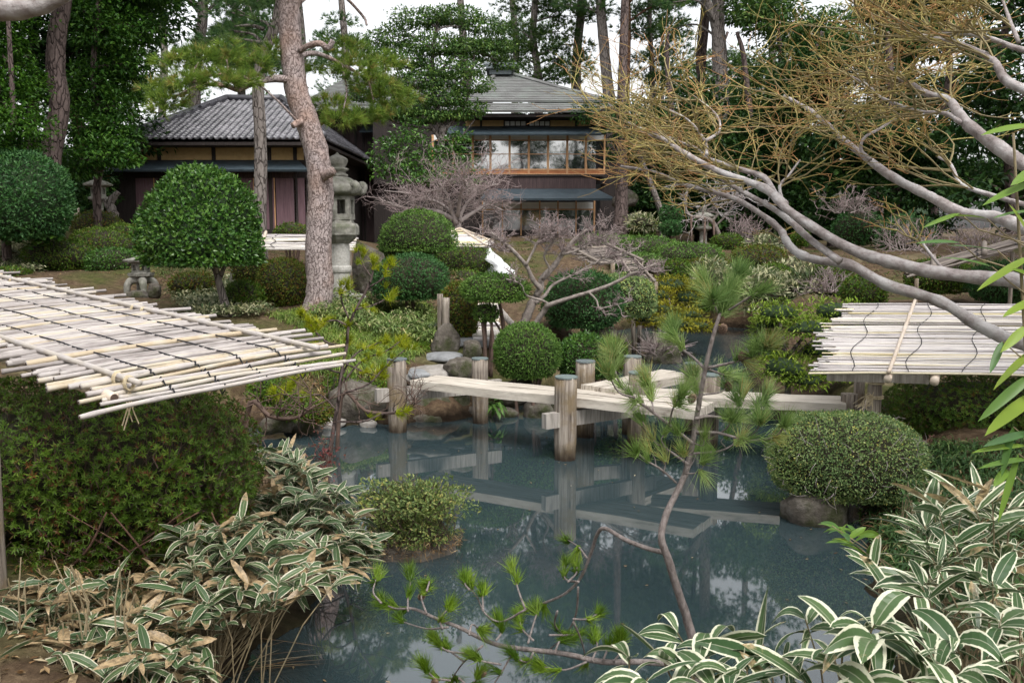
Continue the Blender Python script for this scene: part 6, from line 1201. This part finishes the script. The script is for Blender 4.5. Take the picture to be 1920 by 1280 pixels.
bgpine('straight reddish pine trunk beside the grey bending one',[(1172,300,49),(1174,150,49),(1177,60,49),(1176,-60,49),(1180,-280,49)],.24,rpads(5,1140,1250,-30,60,49,36,14,705)+rpads(9,1060,1320,-400,-70,49,110,40,706),707,'red_bark')
bgpine('pine with trunk behind the light pine crown',[(1080,200,54),(1082,100,54),(1090,0,54),(1086,-160,54)],.34,rpads(8,990,1150,-360,-60,54,110,40,708)+[(1050,0,54,50,18),(1110,30,54,34,12)],709)
bgpine('forked grey pine trunk behind the maple twigs',[(1352,220,44),(1350,140,44),(1348,80,44),(1346,40,44),(1350,-60,44),(1360,-240,44)],.42,rpads(5,1260,1450,-40,60,44,40,16,710)+rpads(10,1220,1500,-380,-60,44,110,44,711),712,forks=[([(1346,60,44),(1335,25,44),(1318,-10,44),(1300,-60,44)],.26,.16)])
bgpine('thin dark double pine trunks left of the forked one',[(1315,220,47),(1318,120,47),(1325,40,47),(1330,-60,47),(1326,-220,47)],.18,rpads(9,1230,1400,-330,40,47,70,26,713),714,'dark_bark',forks=[([(1312,200,47),(1310,100,47),(1318,20,47),(1322,-60,47)],.14,.1)])
bgpine('thin pine with flat dark pads between the red trunk and the forked one',[(1225,230,55),(1222,120,55),(1218,30,55),(1222,-80,55)],.2,[(1200,60,55,36,12),(1245,70,55,40,12),(1220,110,55,44,12),(1260,40,55,34,12),(1190,20,55,36,14),(1250,0,55,50,16),(1210,140,55,40,12),(1275,95,55,30,10),(1240,150,55,40,12)]+rpads(5,1160,1300,-220,-30,55,70,26,715),716)
bgpine('small dark pine crown left of the forked pine',[(1240,230,60),(1243,130,60),(1240,40,60)],.16,[(1230,100,60,30,12),(1262,120,60,34,12),(1280,70,60,30,12),(1245,50,60,34,14),(1290,130,60,34,12),(1225,20,60,40,14)],717)
bgpine('hazy grey green pine crown in the gap left of the evergreen tree',[(650,200,50),(648,100,50),(640,0,50),(630,-120,50)],.24,[(640,40,50,34,12),(620,70,50,28,10),(660,80,50,34,12),(630,110,50,30,10)]+rpads(6,520,680,-260,-60,50,70,26,718),719)
bgpine('tall pine whose crown passes above the middle of the view',[(880,230,58),(870,100,58),(860,-60,58),(850,-260,58)],.3,rpads(4,780,1000,-190,-100,58,70,26,720),721)
# right dark wood
for k,(lab,x,Y,x0,x1,y0,y1,n_,mt) in enumerate([('tall dark evergreen behind the maple crown on the left',1450,46,1380,1560,-20,330,20,'forest_light'),('dense dark evergreen in the middle of the right wood',1560,42,1470,1680,60,400,24,'forest'),('dark conifer filling the upper right corner',1750,36,1640,1900,-80,330,26,'forest'),('dark evergreen closing the right edge',1900,30,1800,2080,-60,430,26,'forest'),('deep green evergreen low behind the maple limbs',1680,33,1560,1800,230,430,18,'forest'),('dark evergreen beside the house corner',1250,44,1175,1330,180,400,18,'forest'),('shadowy evergreen behind the contorted tree',1390,43,1300,1480,230,420,18,'forest'),('light evergreen crown at the top right of the sky gap',1650,50,1600,1800,-160,60,12,'forest_light'),('far evergreen beneath the forked pine',1360,56,1260,1460,130,260,12,'forest_light')]):
    tree('broadleaf_tree',lab,[(x,440,Y),(x+rng.normal()*10,300,Y),(x+rng.normal()*20,120,Y),(x+rng.normal()*20,min(y0,60),Y)],.24,.08,rpads(n_,x0,x1,y0,y1,Y,62,38,730+k,3),'leaf','dark_bark',mt,70,.24,.5,lr=.06,seed=760+k*30,only=3,depth=.7)
for k,(lab,x,Y) in enumerate([('background pine row left, above the side house',300,62),('background pine behind the evergreen, left of roof ridge',560,64),('background pine far behind the roof ridge',960,66),('background pine in the wood right of the forked trunk',1440,60),('background pine far right above the maple',1700,58),('background pine far left above the dark trees',60,60)]):
    bgpine(lab,[(x,300,Y),(x+8,100,Y),(x-6,-80,Y),(x,-300,Y)],.3,rpads(6,x-120,x+120,40,250,Y,60,22,800+k)+rpads(4,x-110,x+110,-170,-40,Y,70,26,820+k),840+k)
# low wooded edge that closes the view under the crowns
m=MB(); pads=[]
for k in range(70): pads.append((-500+2900*rng.random(),300+120*rng.random(),56+12*rng.random(),110,70))
pads_leaves(m,pads,9,.45,.5,900,.35,.7); 
for a in pads: core_mesh(m,P(a[0],a[1],a[2]),(a[3]*a[2]/F*.75,a[3]*a[2]/F*.7,a[4]*a[2]/F*.75),int(a[0])%97,.3,-.9,1,1,.2)
stuff(m.build('woods',M['forest']),'far dark wood closing the view behind the houses and pines','woods')
# two trunks by the main house
m=None
tree('dark_trunk_tree','dark straight trunk at the right corner of the main house',[(1163,425,36),(1165,380,36),(1166,320,36),(1165,240,36),(1168,120,36),(1172,0,36),(1176,-160,36)],.3,.12,rpads(7,1110,1230,180,260,36.5,44,22,850),'leaf','dark_bark','forest',60,.16,lr=.06,seed=851)
tree('leaning_tree','thin grey trunk leaning left behind the dark balls',[(1242,410,37),(1228,365,37),(1212,325,37),(1195,280,37),(1180,230,37)],.13,.09,rpads(5,1160,1260,200,280,37,40,20,852),'leaf','grey_bark','forest',60,.16,lr=.05,seed=853)
# driftwood like stump by the back lantern
t=thing('tree_stump','gnarled grey stump beside the back left lantern',"stump",P(208,415,25)); m=MB(); m.tube(smooth_path([P(205,425,25),P(212,400,25),P(207,380,25),P(222,360,25)],4),np.linspace(.18,.06,13),8,.5,wob=.15); m.tube(smooth_path([P(212,400,25),P(200,385,25),P(196,372,25)],4),np.linspace(.09,.04,9),7,.5,wob=.15); m.build('trunk',M['grey_bark'],t,True)

# ------------------------------------------------------------------ young pine in front
def tufts(mb,list_,L,Wd,n,spread=.75):
    c=np.array([a for a,_ in list_]); ax=np.array([b for _,b in list_]); mb.needles(c,ax,n,L,Wd,spread)
def cone(mb,c,ax,r):
    ax=nrm(np.asarray(ax,float)); N=70; k=np.arange(N); f=(k+.5)/N; an=k*2.39996; e1=nrm(np.cross(ax,[.3,.9,.2])); e2=np.cross(ax,e1)
    rad=np.sin(np.clip(f*1.05,0,1)*np.pi)**.7*r*.8; o=e1*np.cos(an)[:,None]+e2*np.sin(an)[:,None]; p=c+ax*((f-.5)*2.4*r)[:,None]+o*rad[:,None]*.6
    mb.leaves(p,nrm(o+ax*.35),nrm(ax+o*.2),r*.62,r*.5,-.2,rng.random(N))
def young_pine():
    Yb=4.15; tr=[(1312,1262),(1303,1215),(1290,1165),(1272,1110),(1252,1045),(1240,1008),(1250,962),(1285,888),(1298,832),(1310,760),(1325,680),(1340,620),(1350,590),(1368,545),(1385,512)]
    pth=[P(a,b,Yb+.05*math.sin(k)) for k,(a,b) in enumerate(tr)]; b=pth[0]; t=thing('young_pine','slender young pine leaning over the pond in the foreground',"tree",(b[0],b[1],Hs(b[0],b[1])))
    m=MB(); q=smooth_path([np.array([b[0]+.01,b[1],Hs(b[0],b[1])-.05])]+pth,4); m.tube(q,np.linspace(.0245,.005,len(q)),12,.5,wob=.05); trunk=m.build('trunk',M['young_bark'],t,True)
    m=MB(); T=[]
    def br(pts,dy,r0,r1,tip=1,along=0,n_=1):
        K=len(pts); p=[P(a,b_,Yb+dy*k/(K-1)) for k,(a,b_) in enumerate(pts)]; q=smooth_path(p,4); m.tube(q,np.linspace(r0,r1,len(q)),7,.5); d=nrm(q[-1]-q[-3])
        if tip: 
            for _ in range(n_): T.append((q[-1]+rng.normal(size=3)*.006,nrm(d+[0,0,.35]+rng.normal(size=3)*.15)))
        for k in range(int(along*.6+.5)):
            i=int(len(q)*(.35+.6*rng.random())); i=min(i,len(q)-2); T.append((q[i],nrm(nrm(q[i+1]-q[i])*.8+rng.normal(size=3)*.5+[0,0,.25])))
    # upper leader and whorls
    for k in range(30): 
        f=rng.random(); p=pth[-3]+(pth[-1]-pth[-3])*f; T.append((p+rng.normal(size=3)*.006,nrm(nrm(pth[-1]-pth[-3])*1.2+rng.normal(size=3)*.28)))
    for p_,n_ in (((1330,660),2),): pass
    br([(1350,592),(1335,560),(1318,530)],.12,.006,.004,1,5,3); br([(1352,590),(1385,570),(1420,548)],-.15,.006,.004,1,4,2); br([(1350,592),(1340,575),(1335,560)],-.1,.005,.004,1,3,2)
    br([(1320,690),(1300,670),(1275,650),(1262,620)],.18,.007,.004,1,9,3); br([(1325,690),(1370,680),(1410,668),(1440,650)],-.16,.007,.004,1,12,3); br([(1322,690),(1350,700),(1385,712)],.2,.006,.004,1,6,2)
    br([(1313,740),(1350,735),(1370,720)],.2,.005,.003,1,4); br([(1300,832),(1260,800),(1215,765),(1175,735),(1155,700),(1150,660)],.14,.009,.004,1,14,3)
    br([(1225,775),(1222,750),(1212,715)],.08,.005,.003,1,7,2); br([(1255,795),(1262,765),(1280,740)],-.1,.005,.003,1,6,2); br([(1190,745),(1160,735),(1140,700)],-.1,.005,.003,1,4,2)
    br([(1310,770),(1305,735),(1300,705)],.15,.005,.003,1,7,3); br([(1303,785),(1330,780),(1380,785),(1415,770),(1435,745)],.16,.008,.004,1,14,3); br([(1375,785),(1385,765),(1390,750)],.05,.004,.003,1,3,2)
    br([(1305,810),(1350,812),(1400,825),(1450,820),(1470,800)],-.2,.008,.004,1,9,3); br([(1400,825),(1420,805),(1425,790)],-.1,.004,.003,1,4,2); br([(1350,812),(1365,800),(1370,785)],-.1,.004,.003,1,2,2)
    br([(1290,870),(1255,845),(1225,825),(1205,790)],.1,.007,.004,1,4,2); br([(1250,842),(1240,825),(1245,815)],.02,.003,.002); br([(1300,850),(1350,845),(1380,830)],.1,.006,.003,1,2,1); br([(1272,848),(1275,830),(1272,812)],-.02,.003,.002,1,0,2)
    br([(1268,905),(1240,880),(1215,865),(1195,850)],-.1,.006,.003,1,2,2); br([(1230,875),(1228,860),(1222,850)],0,.003,.002); br([(1245,882),(1248,868),(1246,862)],.0,.003,.002); br([(1282,890),(1285,870),(1280,855)],-.05,.004,.002,1,0,2); br([(1285,888),(1308,885),(1322,870)],-.05,.004,.002,1,1,2); br([(1290,880),(1300,865),(1305,852)],.05,.003,.002)
    br([(1300,830),(1318,835),(1320,820)],-.05,.003,.002); br([(1360,838),(1352,828),(1356,822)],.0,.003,.002)
    m.build('branch',M['young_bark'],t,True); mb=MB(); tufts(mb,T,.118,.0036,54,.55); mb.build('needles',M['pine_near'],t)
    for c_ in ((1355,617,4.1),(1297,747,4.12),(1365,725,4.3),(1392,668,4.05)):
        mb=MB(); cone(mb,P(*c_),[.1,-.5,.7],.021); mb.build('cone',M['cone'],t)
    # low spreading branches over the water
    m=MB(); T=[]
    br([(1246,1035),(1215,1028),(1170,1010),(1135,990),(1120,1000),(1110,1030),(1090,1080),(1060,1112),(1020,1130),(985,1142)],.5,.012,.006,1,2,2)
    br([(1280,1245),(1200,1240),(1130,1240),(1060,1225),(1000,1218),(940,1210),(900,1195),(860,1175),(820,1160),(780,1142),(745,1138)],.35,.016,.007,1,1,2)
    for pts,dy,n_ in (([(985,1142),(970,1100),(965,1075)],.2,2),([(985,1142),(940,1165),(910,1150),(895,1120),(880,1100)],.3,2),([(906,1145),(905,1125),(905,1110)],.2,2),([(880,1105),(872,1095),(872,1085)],.2,2),([(1100,1045),(1085,1025),(1065,1012)],.4,2),([(1085,1090),(1060,1085),(1058,1060)],.4,2),([(1065,1090),(1080,1075),(1082,1062)],.4,2),([(1084,1100),(1080,1150),(1060,1190),(1020,1225)],.3,0),([(1075,1160),(1100,1160),(1120,1150)],.3,3),([(1075,1165),(1090,1200),(1100,1240)],.2,1),([(1045,1145),(1040,1170),(1055,1190)],.2,2),([(1030,1190),(1070,1190),(1085,1190)],.2,2),([(990,1205),(1000,1170),(1008,1145)],.3,2),([(1000,1200),(980,1180),(975,1165)],.3,3),([(830,1178),(825,1160),(840,1140)],.2,3),([(765,1145),(765,1120),(770,1085)],.2,3),([(770,1140),(740,1140),(715,1128)],.3,3),([(800,1150),(790,1120),(795,1105)],.2,2),([(840,1175),(800,1178),(755,1165)],.25,1),([(905,1210),(870,1240),(845,1275)],.1,2),([(870,1240),(850,1225),(835,1215)],.1,3),([(885,1225),(840,1220),(820,1205)],.1,3),([(845,1275),(815,1270),(800,1255)],.0,3),([(960,1225),(940,1260),(920,1290)],.0,3),([(940,1245),(910,1240),(895,1235)],.0,3),([(930,1200),(940,1185),(935,1170)],.1,3),([(880,1190),(885,1170),(900,1180)],.1,2),([(1040,1225),(1050,1200),(1065,1200)],.1,3),([(1000,1222),(990,1240),(970,1235)],.0,2),([(1130,1240),(1140,1215),(1150,1205)],.0,3),([(1150,1240),(1165,1220),(1165,1205)],.0,3),([(1110,1238),(1120,1210),(1115,1195)],.1,2),([(860,1270),(880,1285),(895,1270)],.0,3),([(1100,1240),(1060,1255),(1020,1250)],.0,3),([(715,1130),(700,1110),(705,1085)],.2,2),([(800,1108),(805,1090),(800,1100)],.2,2)):
        br(pts,dy,.0055,.003,1 if n_ else 0,0 if n_<2 else 1,n_ or 1)
    m.build('branch',M['young_bark'],t,True); mb=MB(); tufts(mb,T,.105,.0042,60,.45); mb.build('needles',M['pine_low'],t)
    for c_ in ((905,1262,4.15),(790,1118,4.3),(815,1278,4.15)):
        mb=MB(); cone(mb,P(*c_),[.3,-.4,.5],.018); mb.build('cone',M['cone'],t)
M['cone']=surfmat('pine_cone_scale',[(.3,(.1,.06,.04)),(.7,(.24,.16,.11))],60,3,.8)
young_pine()
# thin golden pine over the left bank
def golden_pine():
    b=P(612,880,9.3); t=thing('golden_pine','thin golden needled pine leaning up from the left shore',"tree",(b[0],b[1],Hs(b[0],b[1])))
    m=MB(); T=[]
    def br(pts,Y0,Y1,r0,r1,n_=3,al=0):
        p=[P(a,b_,Y0+(Y1-Y0)*k/(len(pts)-1)) for k,(a,b_) in enumerate(pts)]; q=smooth_path(p,4); m.tube(q,np.linspace(r0,r1,len(q)),7,.5,wob=.05); d=nrm(q[-1]-q[-3])
        for _ in range(n_): T.append((q[-1]+rng.normal(size=3)*.02,nrm(d+[0,0,.5]+rng.normal(size=3)*.3)))
        for k in range(al): i=min(int(len(q)*(.4+.6*rng.random())),len(q)-2); T.append((q[i]+rng.normal(size=3)*.03,nrm(q[i+1]-q[i]+rng.normal(size=3)*.5*np.linalg.norm(q[i+1]-q[i])+[0,0,.02])))
    br([(608,900),(618,850),(628,790),(636,740),(640,700),(650,650),(653,615),(667,580),(685,548),(697,520),(702,490)],9.3,9.3,.026,.008,5,10)
    br([(655,612),(625,600),(590,612)],9.3,9.2,.012,.006,4,8); br([(667,580),(700,572),(735,555)],9.3,9.4,.01,.006,4,6); br([(690,540),(720,520),(730,495)],9.3,9.3,.009,.005,4,5); br([(697,520),(680,495),(672,470)],9.3,9.3,.008,.005,3,4); br([(650,650),(610,640),(575,600),(570,590)],9.3,9.1,.012,.006,4,10); br([(655,600),(640,560),(648,535)],9.3,9.2,.01,.005,4,5)
    br([(640,720),(680,675),(720,660),(750,640)],9.3,9.4,.009,.005,4,9); br([(640,705),(660,670),(690,650),(720,640)],9.3,9.5,.01,.006,4,10); br([(636,740),(690,720),(720,690),(760,655)],9.3,9.3,.012,.006,4,8); br([(632,770),(600,740),(560,745),(520,735)],9.3,9.0,.009,.005,4,7); br([(628,790),(680,790),(720,775),(760,770)],9.3,9.2,.012,.006,2,6); br([(640,700),(600,690),(565,705),(545,720)],9.3,9.1,.01,.005,4,8); br([(645,680),(690,700),(715,705)],9.3,9.3,.01,.005,4,5)
    m.build('trunk',M['dark_bark'],t,True); mb=MB(); tufts(mb,T,.105,.006,36,.7); mb.build('needles',M['pine_gold'],t)
golden_pine()
for lab,px,py,Y,dx,n_ in (('bent bare branch over the rocks left of the bridge',640,735,10.8,150,1),('crooked grey branch lying low above the left shore',470,745,8.6,120,2)):
    b=P(px,py,Y); t=thing('bare_shrub',lab,'shrub',(b[0],b[1],Hs(b[0],b[1]))); lm=[]; tw=[]
    pts=[np.array([b[0]-.1,b[1],Hs(b[0],b[1])-.05]),P(px,py+10,Y),P(px+dx*.3,py+35,Y-.1),P(px+dx*.7,py+38,Y-.15),P(px+dx,py+15,Y-.2)]
    m=MB(); q=smooth_path(pts,4); m.tube(q,np.linspace(.03,.01,len(q)),7,.5,wob=.06); m.build('stem',M['brown_stem'],t,True); limb_twigs(pts,.3,1,22,.28,.007,3,tw,.7,.65,.2,.3); m=MB(); put_twigs(m,tw[:len(tw)//2]); m.build('twigs',M['brown_stem'],t)
t=thing('red_leaved_shrub','small reddish leaved shrub at the water edge by the striped bamboo','shrub',P(608,868,8.6)); m=MB(); c=P(610,862,8.6); N=170; p=c+rng.normal(size=(N,3))*[.07,.06,.13]; m.leaves(p,rvec(N),rvec(N),.035+.025*rng.random(N),.016,.2); m.build('foliage',M['reddish'],t); m=MB(); st=[]; 
for k in range(9): e=c+rng.normal(size=3)*[.07,.06,.12]+[0,0,.1]; st.append(np.array([c+[rng.normal()*.03,0,-.42],(c+e)/2+rng.normal(size=3)*.02-[0,0,.1],e]))
m.tubes(np.array(st),np.tile([.006,.005,.003],(len(st),1)),5,np.zeros(len(st))); m.build('stem',M['brown_stem'],t)

# ------------------------------------------------------------------ striped bamboo grass (sasa)
def sasa(label,spots,mat,L,Wd,hgt,nl=(4,7),name='striped_bamboo_grass',droop=(.05,.85),dead=.25,group=None,kind=None,lean=.3,fan=1.0,K=7,face=None):
    """spots: world positions of the stem heads"""
    spots=np.asarray(spots); b=spots.mean(0); t=thing(name,label,'bamboo grass',(b[0],b[1],Hs(b[0],b[1])),group)
    st=[]; pos=[];dr=[];nm=[];tt=[];LL=[]
    for p in spots:
        h=hgt*(.6+.6*rng.random()); off=rng.normal(size=2)*lean*h*.6; g0=np.array([p[0]+off[0],p[1]+off[1],0]); g0[2]=max(Hs(g0[0],g0[1]),p[2]-h) if kind!='x' else p[2]-h
        for _ in range(25):
            if pond_sd(np.array([g0[0]]),np.array([g0[1]]))[0]>.12: break
            g0[:2]+=np.array([-.06 if p[0]<.2 else .05,0 if p[0]<.2 else -.03])
        g0[2]=Hs(g0[0],g0[1])-.02 if p[0]<.2 else max(Hs(g0[0],g0[1])-.02,p[2]-h)
        mid=g0*.35+p*.65+[0,0,.05]+rng.normal(size=3)*.02; st.append(np.array([g0,mid,p])); n=rng.integers(nl[0],nl[1]+1); a0=rng.random()*6.28; dd=nrm(p-mid)
        base=rng.random()*.55 if rng.random()>dead else .75+.25*rng.random()
        for k in range(n):
            a=a0+k*2.4+rng.normal()*.3; e=-.05+.55*rng.random(); d=np.array([math.cos(a)*math.cos(e),math.sin(a)*math.cos(e),math.sin(e)])+dd*.35*fan
            if face is not None: d=d+np.asarray(face)*.5
            pos.append(p-dd*rng.random()*.06); dr.append(d); nm.append(np.array([0,0,1.])+rng.normal(size=3)*.35); tt.append(np.clip(base+rng.normal()*.18,0,1)); LL.append(L*(.45+.75*rng.random()))
    m=MB(); st=np.array(st); m.tubes(st,np.tile([.004,.0033,.0024],(len(st),1)),5,rng.random(len(st))); m.build('stems',M['cane'],t)
    m=MB(); N=len(pos); m.blades(np.array(pos),np.array(dr),np.array(nm),np.array(LL),np.array(LL)**.6*L**.4*Wd/L*(.6+.65*rng.random(N)),droop[0]+(droop[1]-droop[0])*rng.random(N),K,np.array(tt),twist=.55); m.build('leaves',M[mat],t)
    return t
M['cane']=surfmat('straw_cane',[(.3,(.16,.125,.07)),(.7,(.32,.26,.16))],20,3,.7,bd=0)
def inpoly_px(n,poly):
    poly=np.array(poly,float); lo=poly.min(0); hi=poly.max(0); out=[]
    while len(out)<n:
        q=lo+(hi-lo)*rng.random(2); ins=False
        for k in range(len(poly)):
            a=poly[k]; b=poly[(k+1)%len(poly)]
            if (a[1]>q[1])!=(b[1]>q[1]) and q[0]<a[0]+(q[1]-a[1])/(b[1]-a[1])*(b[0]-a[0]): ins=not ins
        if ins: out.append(q)
    return out
def heads(n,poly,Yf): return [P(a,b,Yf(a,b)+rng.normal()*.12) for a,b in inpoly_px(n,poly)]
ylow=lambda a,b: 4.25+max(0,(1240-b))*.0042+.1*rng.random()
sasa('striped bamboo grass on the left bank, thick clump spilling over the water',heads(190,[(488,830),(530,835),(600,900),(660,935),(700,1000),(690,1075),(600,1060),(540,1010),(490,960)],lambda a,b:5.6+max(0,(1080-b))*.0055),'sasa',.24,.046,.35,(4,6),dead=.16)
sasa('striped bamboo grass low on the left bank below the azalea trunks',heads(140,[(300,1010),(480,960),(600,1060),(640,1090),(560,1130),(420,1180),(330,1150)],ylow),'sasa',.24,.048,.32,(3,5),dead=.25)
sasa('straw brown bamboo grass at the bottom left corner',heads(230,[(-20,1110),(300,1060),(350,1180),(330,1290),(20,1290),(-20,1220)],ylow),'sasa',.23,.048,.3,(3,5),dead=.5)
sasa('dry bamboo grass along the near left bottom edge of the pond',heads(70,[(220,1190),(340,1170),(400,1240),(330,1320),(180,1320)],ylow),'sasa',.23,.048,.28,(3,5),dead=.35)
# small cane stubs
t=thing('cane_stubs','bare cut canes standing at the far left bottom edge','canes',P(80,1150,4.5)); m=MB(); st=[]
for k in range(26):
    a=10+250*rng.random(); b=1150+90*rng.random(); p=P(a,b,4.5+rng.normal()*.15); st.append(np.array([p-[0,0,.05],p+[.02*rng.normal(),.02*rng.normal(),.1],p+[.05*rng.normal()-.03,.05*rng.normal(),.22+.1*rng.random()]]))

for q_ in st: m=MB(); m.tube(q_,[.0045,.004,.003],5,rng.random()); m.build('cane',M['cane'],t)
# right side
sasa('tall striped bamboo grass against the right edge below the roof',heads(26,[(1790,930),(1900,905),(1960,1000),(1940,1120),(1800,1060),(1720,1010),(1700,960)],lambda a,b:4.0+.5*rng.random()),'sasa_near',.27,.05,.6,(4,6),droop=(.05,.4),dead=.1,face=(-.5,-.2,.1))
sasa('striped bamboo grass in the lower right, middle of the clump',heads(24,[(1620,1050),(1760,1030),(1930,1120),(1930,1250),(1780,1190),(1640,1110)],lambda a,b:3.5+.4*rng.random()),'sasa_near',.27,.052,.55,(4,6),droop=(.1,.5),dead=.1,face=(-.4,-.3,.1))
sasa('broad leaved striped bamboo grass fountain at the bottom right',[P(1590,1180,2.75),P(1640,1170,2.7),P(1680,1185,2.8),P(1730,1180,2.9),P(1790,1195,2.8),P(1560,1215,2.65),P(1640,1200,2.6),P(1720,1220,2.6),P(1790,1260,2.6),P(1510,1160,2.9),P(1850,1230,2.8),P(1600,1260,2.55),P(1690,1275,2.5),P(1880,1150,3.0)],'sasa_near',.3,.066,.55,(5,7),droop=(.4,1.1),dead=.04,face=(-.25,-.55,.1),K=9)
sasa('striped bamboo grass with curled pale leaves at the bottom centre',[P(1270,1185,3.05),P(1335,1200,3.0),P(1390,1215,3.0),P(1240,1230,2.9),P(1290,1255,2.85),P(1420,1225,2.9),P(1480,1260,2.75),P(1370,1265,2.75),P(1310,1240,2.85),P(1400,1250,2.8),P(1460,1230,2.9),P(1215,1270,2.75),P(1340,1290,2.7),P(1180,1230,3.1),P(1450,1290,2.7),P(1510,1275,2.65)],'sasa_near',.24,.05,.4,(4,6),droop=(.1,.9),dead=.12,face=(-.2,-.4,.2),K=8)
sasa('green arching bamboo sprig over the water in front of the right bank',[P(1560,985,4.2),P(1590,1010,4.2),P(1625,1040,4.2),P(1655,1075,4.1),P(1600,995,4.3)],'bamboo_leaf',.17,.036,.5,(4,5),name='bamboo_sprig',droop=(.2,.5),dead=.1,face=(-.6,-.1,.2))
sasa('dark green undergrowth bamboo behind the striped clump on the right',heads(46,[(1640,1090),(1920,960),(1940,1270),(1720,1200)],lambda a,b:4.3+.4*rng.random()),'bamboo_dark',.18,.032,.5,(4,6),name='bamboo_sprig',droop=(.2,.7),dead=.1)
sasa('small striped bamboo grass growing on the bank behind the cut pale roof',heads(30,[(1700,900),(1800,890),(1800,960),(1690,960)],lambda a,b:7.2+.6*rng.random()),'bamboo_dark',.14,.02,.3,(4,6),name='bamboo_sprig',droop=(.3,.7),dead=.1)
# green bamboo canes at the right edge
t=thing('green_bamboo','leafy green bamboo canes rising along the right edge of the view','bamboo',(1.75,2.9,Hs(1.75,2.9))); m=MB(); 
for (x0,x1) in ((1990,1930),(2010,1960),(1960,1900)):
    m=MB(); m.tube(smooth_path([P(x0,1500,2.9),P(x0-10,1100,2.9),P(x1+20,600,2.95),P(x1,250,3.0)],5),np.linspace(.008,.004,16),7,.5); m.build('cane',M['cane'],t,True)
Lv=[((1945,235),(1848,242),.034),((1960,310),(1900,338),.036),((1945,340),(1850,372),.03),((1940,395),(1868,400),.02),((1935,480),(1840,530),.03),((1950,650),(1870,715),.045),((1940,700),(1842,772),.034),((1950,735),(1855,800),.05),((1945,560),(1885,585),.03),((1930,610),(1880,650),.03),((1800,455),(1724,448),.02),((1870,470),(1785,452),.02),((1860,500),(1775,475),.022),((1880,640),(1858,690),.024),((1935,810),(1850,826),.026),((1925,835),(1830,838),.024),((1930,860),(1842,868),.026),((1900,800),(1880,880),.024),((1890,880),(1865,905),.03),((1910,850),(1875,960),.022),((1800,400),(1735,418),.014),((1850,410),(1790,398),.014),((1940,520),(1900,500),.02),((1930,440),(1895,380),.02)]
pos=[];d=[];w_=[];LL=[]
for (a,b,ww) in Lv: p=P(*a,2.95); q=P(*b,2.9); pos.append(p); d.append(q-p); LL.append(np.linalg.norm(q-p)*1.12); w_.append(ww)
m=MB(); N=len(pos); m.blades(np.array(pos),np.array(d),np.tile([-.15,-.55,.8],(N,1))+rng.normal(size=(N,3))*.2,np.array(LL),np.array(w_),.12,8,np.clip(.5+.3*rng.normal(size=N),0,1),twist=.2); m.build('leaves',M['bamboo_leaf'],t,True)
m=MB()
for (a,b,ww) in Lv[8:]: p=P(*a,2.95); m.tube([p,p+[.06,.0,-.05],P(1935,a[1]+60,2.95)],[.002,.0025,.003],5,.5)
m.build('stems',M['cane'],t)
t=thing('fern','small green fern hanging at the waterline beside the rear bridge post','fern',P(925,765,12.6)); m=MB(); N=22; c=P(925,760,12.6); d=rvec(N); d[:,2]=np.abs(d[:,2])*.6; m.blades(c+rng.normal(size=(N,3))*.05,d,np.tile([0,0,1.],(N,1)),.25+.15*rng.random(N),.05,.8,6); m.build('fronds',M['fern'],t)
t=thing('broad_leaved_plant','bright broad leaved plant low under the far left dome','plant',P(65,455,20)); m=MB(); N=70; c=P(62,450,20); d=rvec(N); d[:,2]=np.abs(d[:,2])*.5; m.blades(c+rng.normal(size=(N,3))*[.35,.2,.08],d,np.tile([0,0,1.],(N,1))+rvec(N)*.3,.22+.1*rng.random(N),.11,.5,6); m.build('leaves',M['camellia'],t)
# ------------------------------------------------------------------ unseen trees added beside and behind the viewpoint to block low sky light
for k,(lab,x,y,h,rr_,mt) in enumerate([('tall unseen evergreen added left of the near bank to block sky light',-7.5,3.0,11,3.2,'forest'),('tall unseen evergreen added left of the pond to block sky light',-12.5,11.0,12,3.6,'forest'),('tall unseen evergreen added left of the side house slope to block sky light',-17,21,13,3.6,'forest'),('tall unseen evergreen added right of the near bank to block sky light',8.0,3.5,11,3.2,'forest'),('tall unseen evergreen added right of the pale roof to block sky light',12.5,11.0,12,3.8,'forest'),('tall unseen evergreen added right of the far dark roof to block sky light',17,20,13,3.8,'forest'),('tall unseen evergreen added behind the viewpoint on the left to block sky light',-4.5,-6.5,12,3.4,'forest'),('tall unseen evergreen added behind the viewpoint in the middle to block sky light',1.0,-8.5,12,3.6,'forest'),('tall unseen evergreen added behind the viewpoint on the right to block sky light',6.0,-5.5,12,3.4,'forest')]):
    r=np.random.default_rng(900+k); gz=Hs(x,y); t=thing('broadleaf_tree',lab,'tree',(x,y,gz),'unseen trees added to block low sky light'); m=MB(); q=smooth_path([np.array([x,y,gz-.1]),np.array([x+.2,y,gz+h*.35]),np.array([x-.2,y+.2,gz+h*.7]),np.array([x,y,gz+h])],5); m.tube(q,np.linspace(.26,.08,len(q)),9,.5)
    f=MB()
    for j in range(26):
        f_=.22+.78*r.random(); a=r.random()*6.28; R_=rr_*(1.05-.6*f_)*(.35+.65*r.random()); c=np.array([x+R_*math.cos(a),y+R_*math.sin(a),gz+h*f_]); rad=np.array([1.3,1.3,.75])*(.7+.5*r.random())
        p,nn=shell(420,c,rad,k*40+j,.3,-.7,1,.7); d=nrm(nn*[1,1,.4]+rvec(420)*.8); f.leaves(p,d,nrm([0,0,.9]+nn*.4+rvec(420)*.5),.24*(.6+.7*rng.random(420)),.13,.15); i=int(np.argmin(np.abs(q[:,2]-c[2]+.6))); m.tube([q[i],(q[i]+c)/2+[0,0,.15],c],[.05,.035,.012],5,.5)
    m.build('trunk',M['dark_bark'],t,True); f.build('crown',M[mt],t)
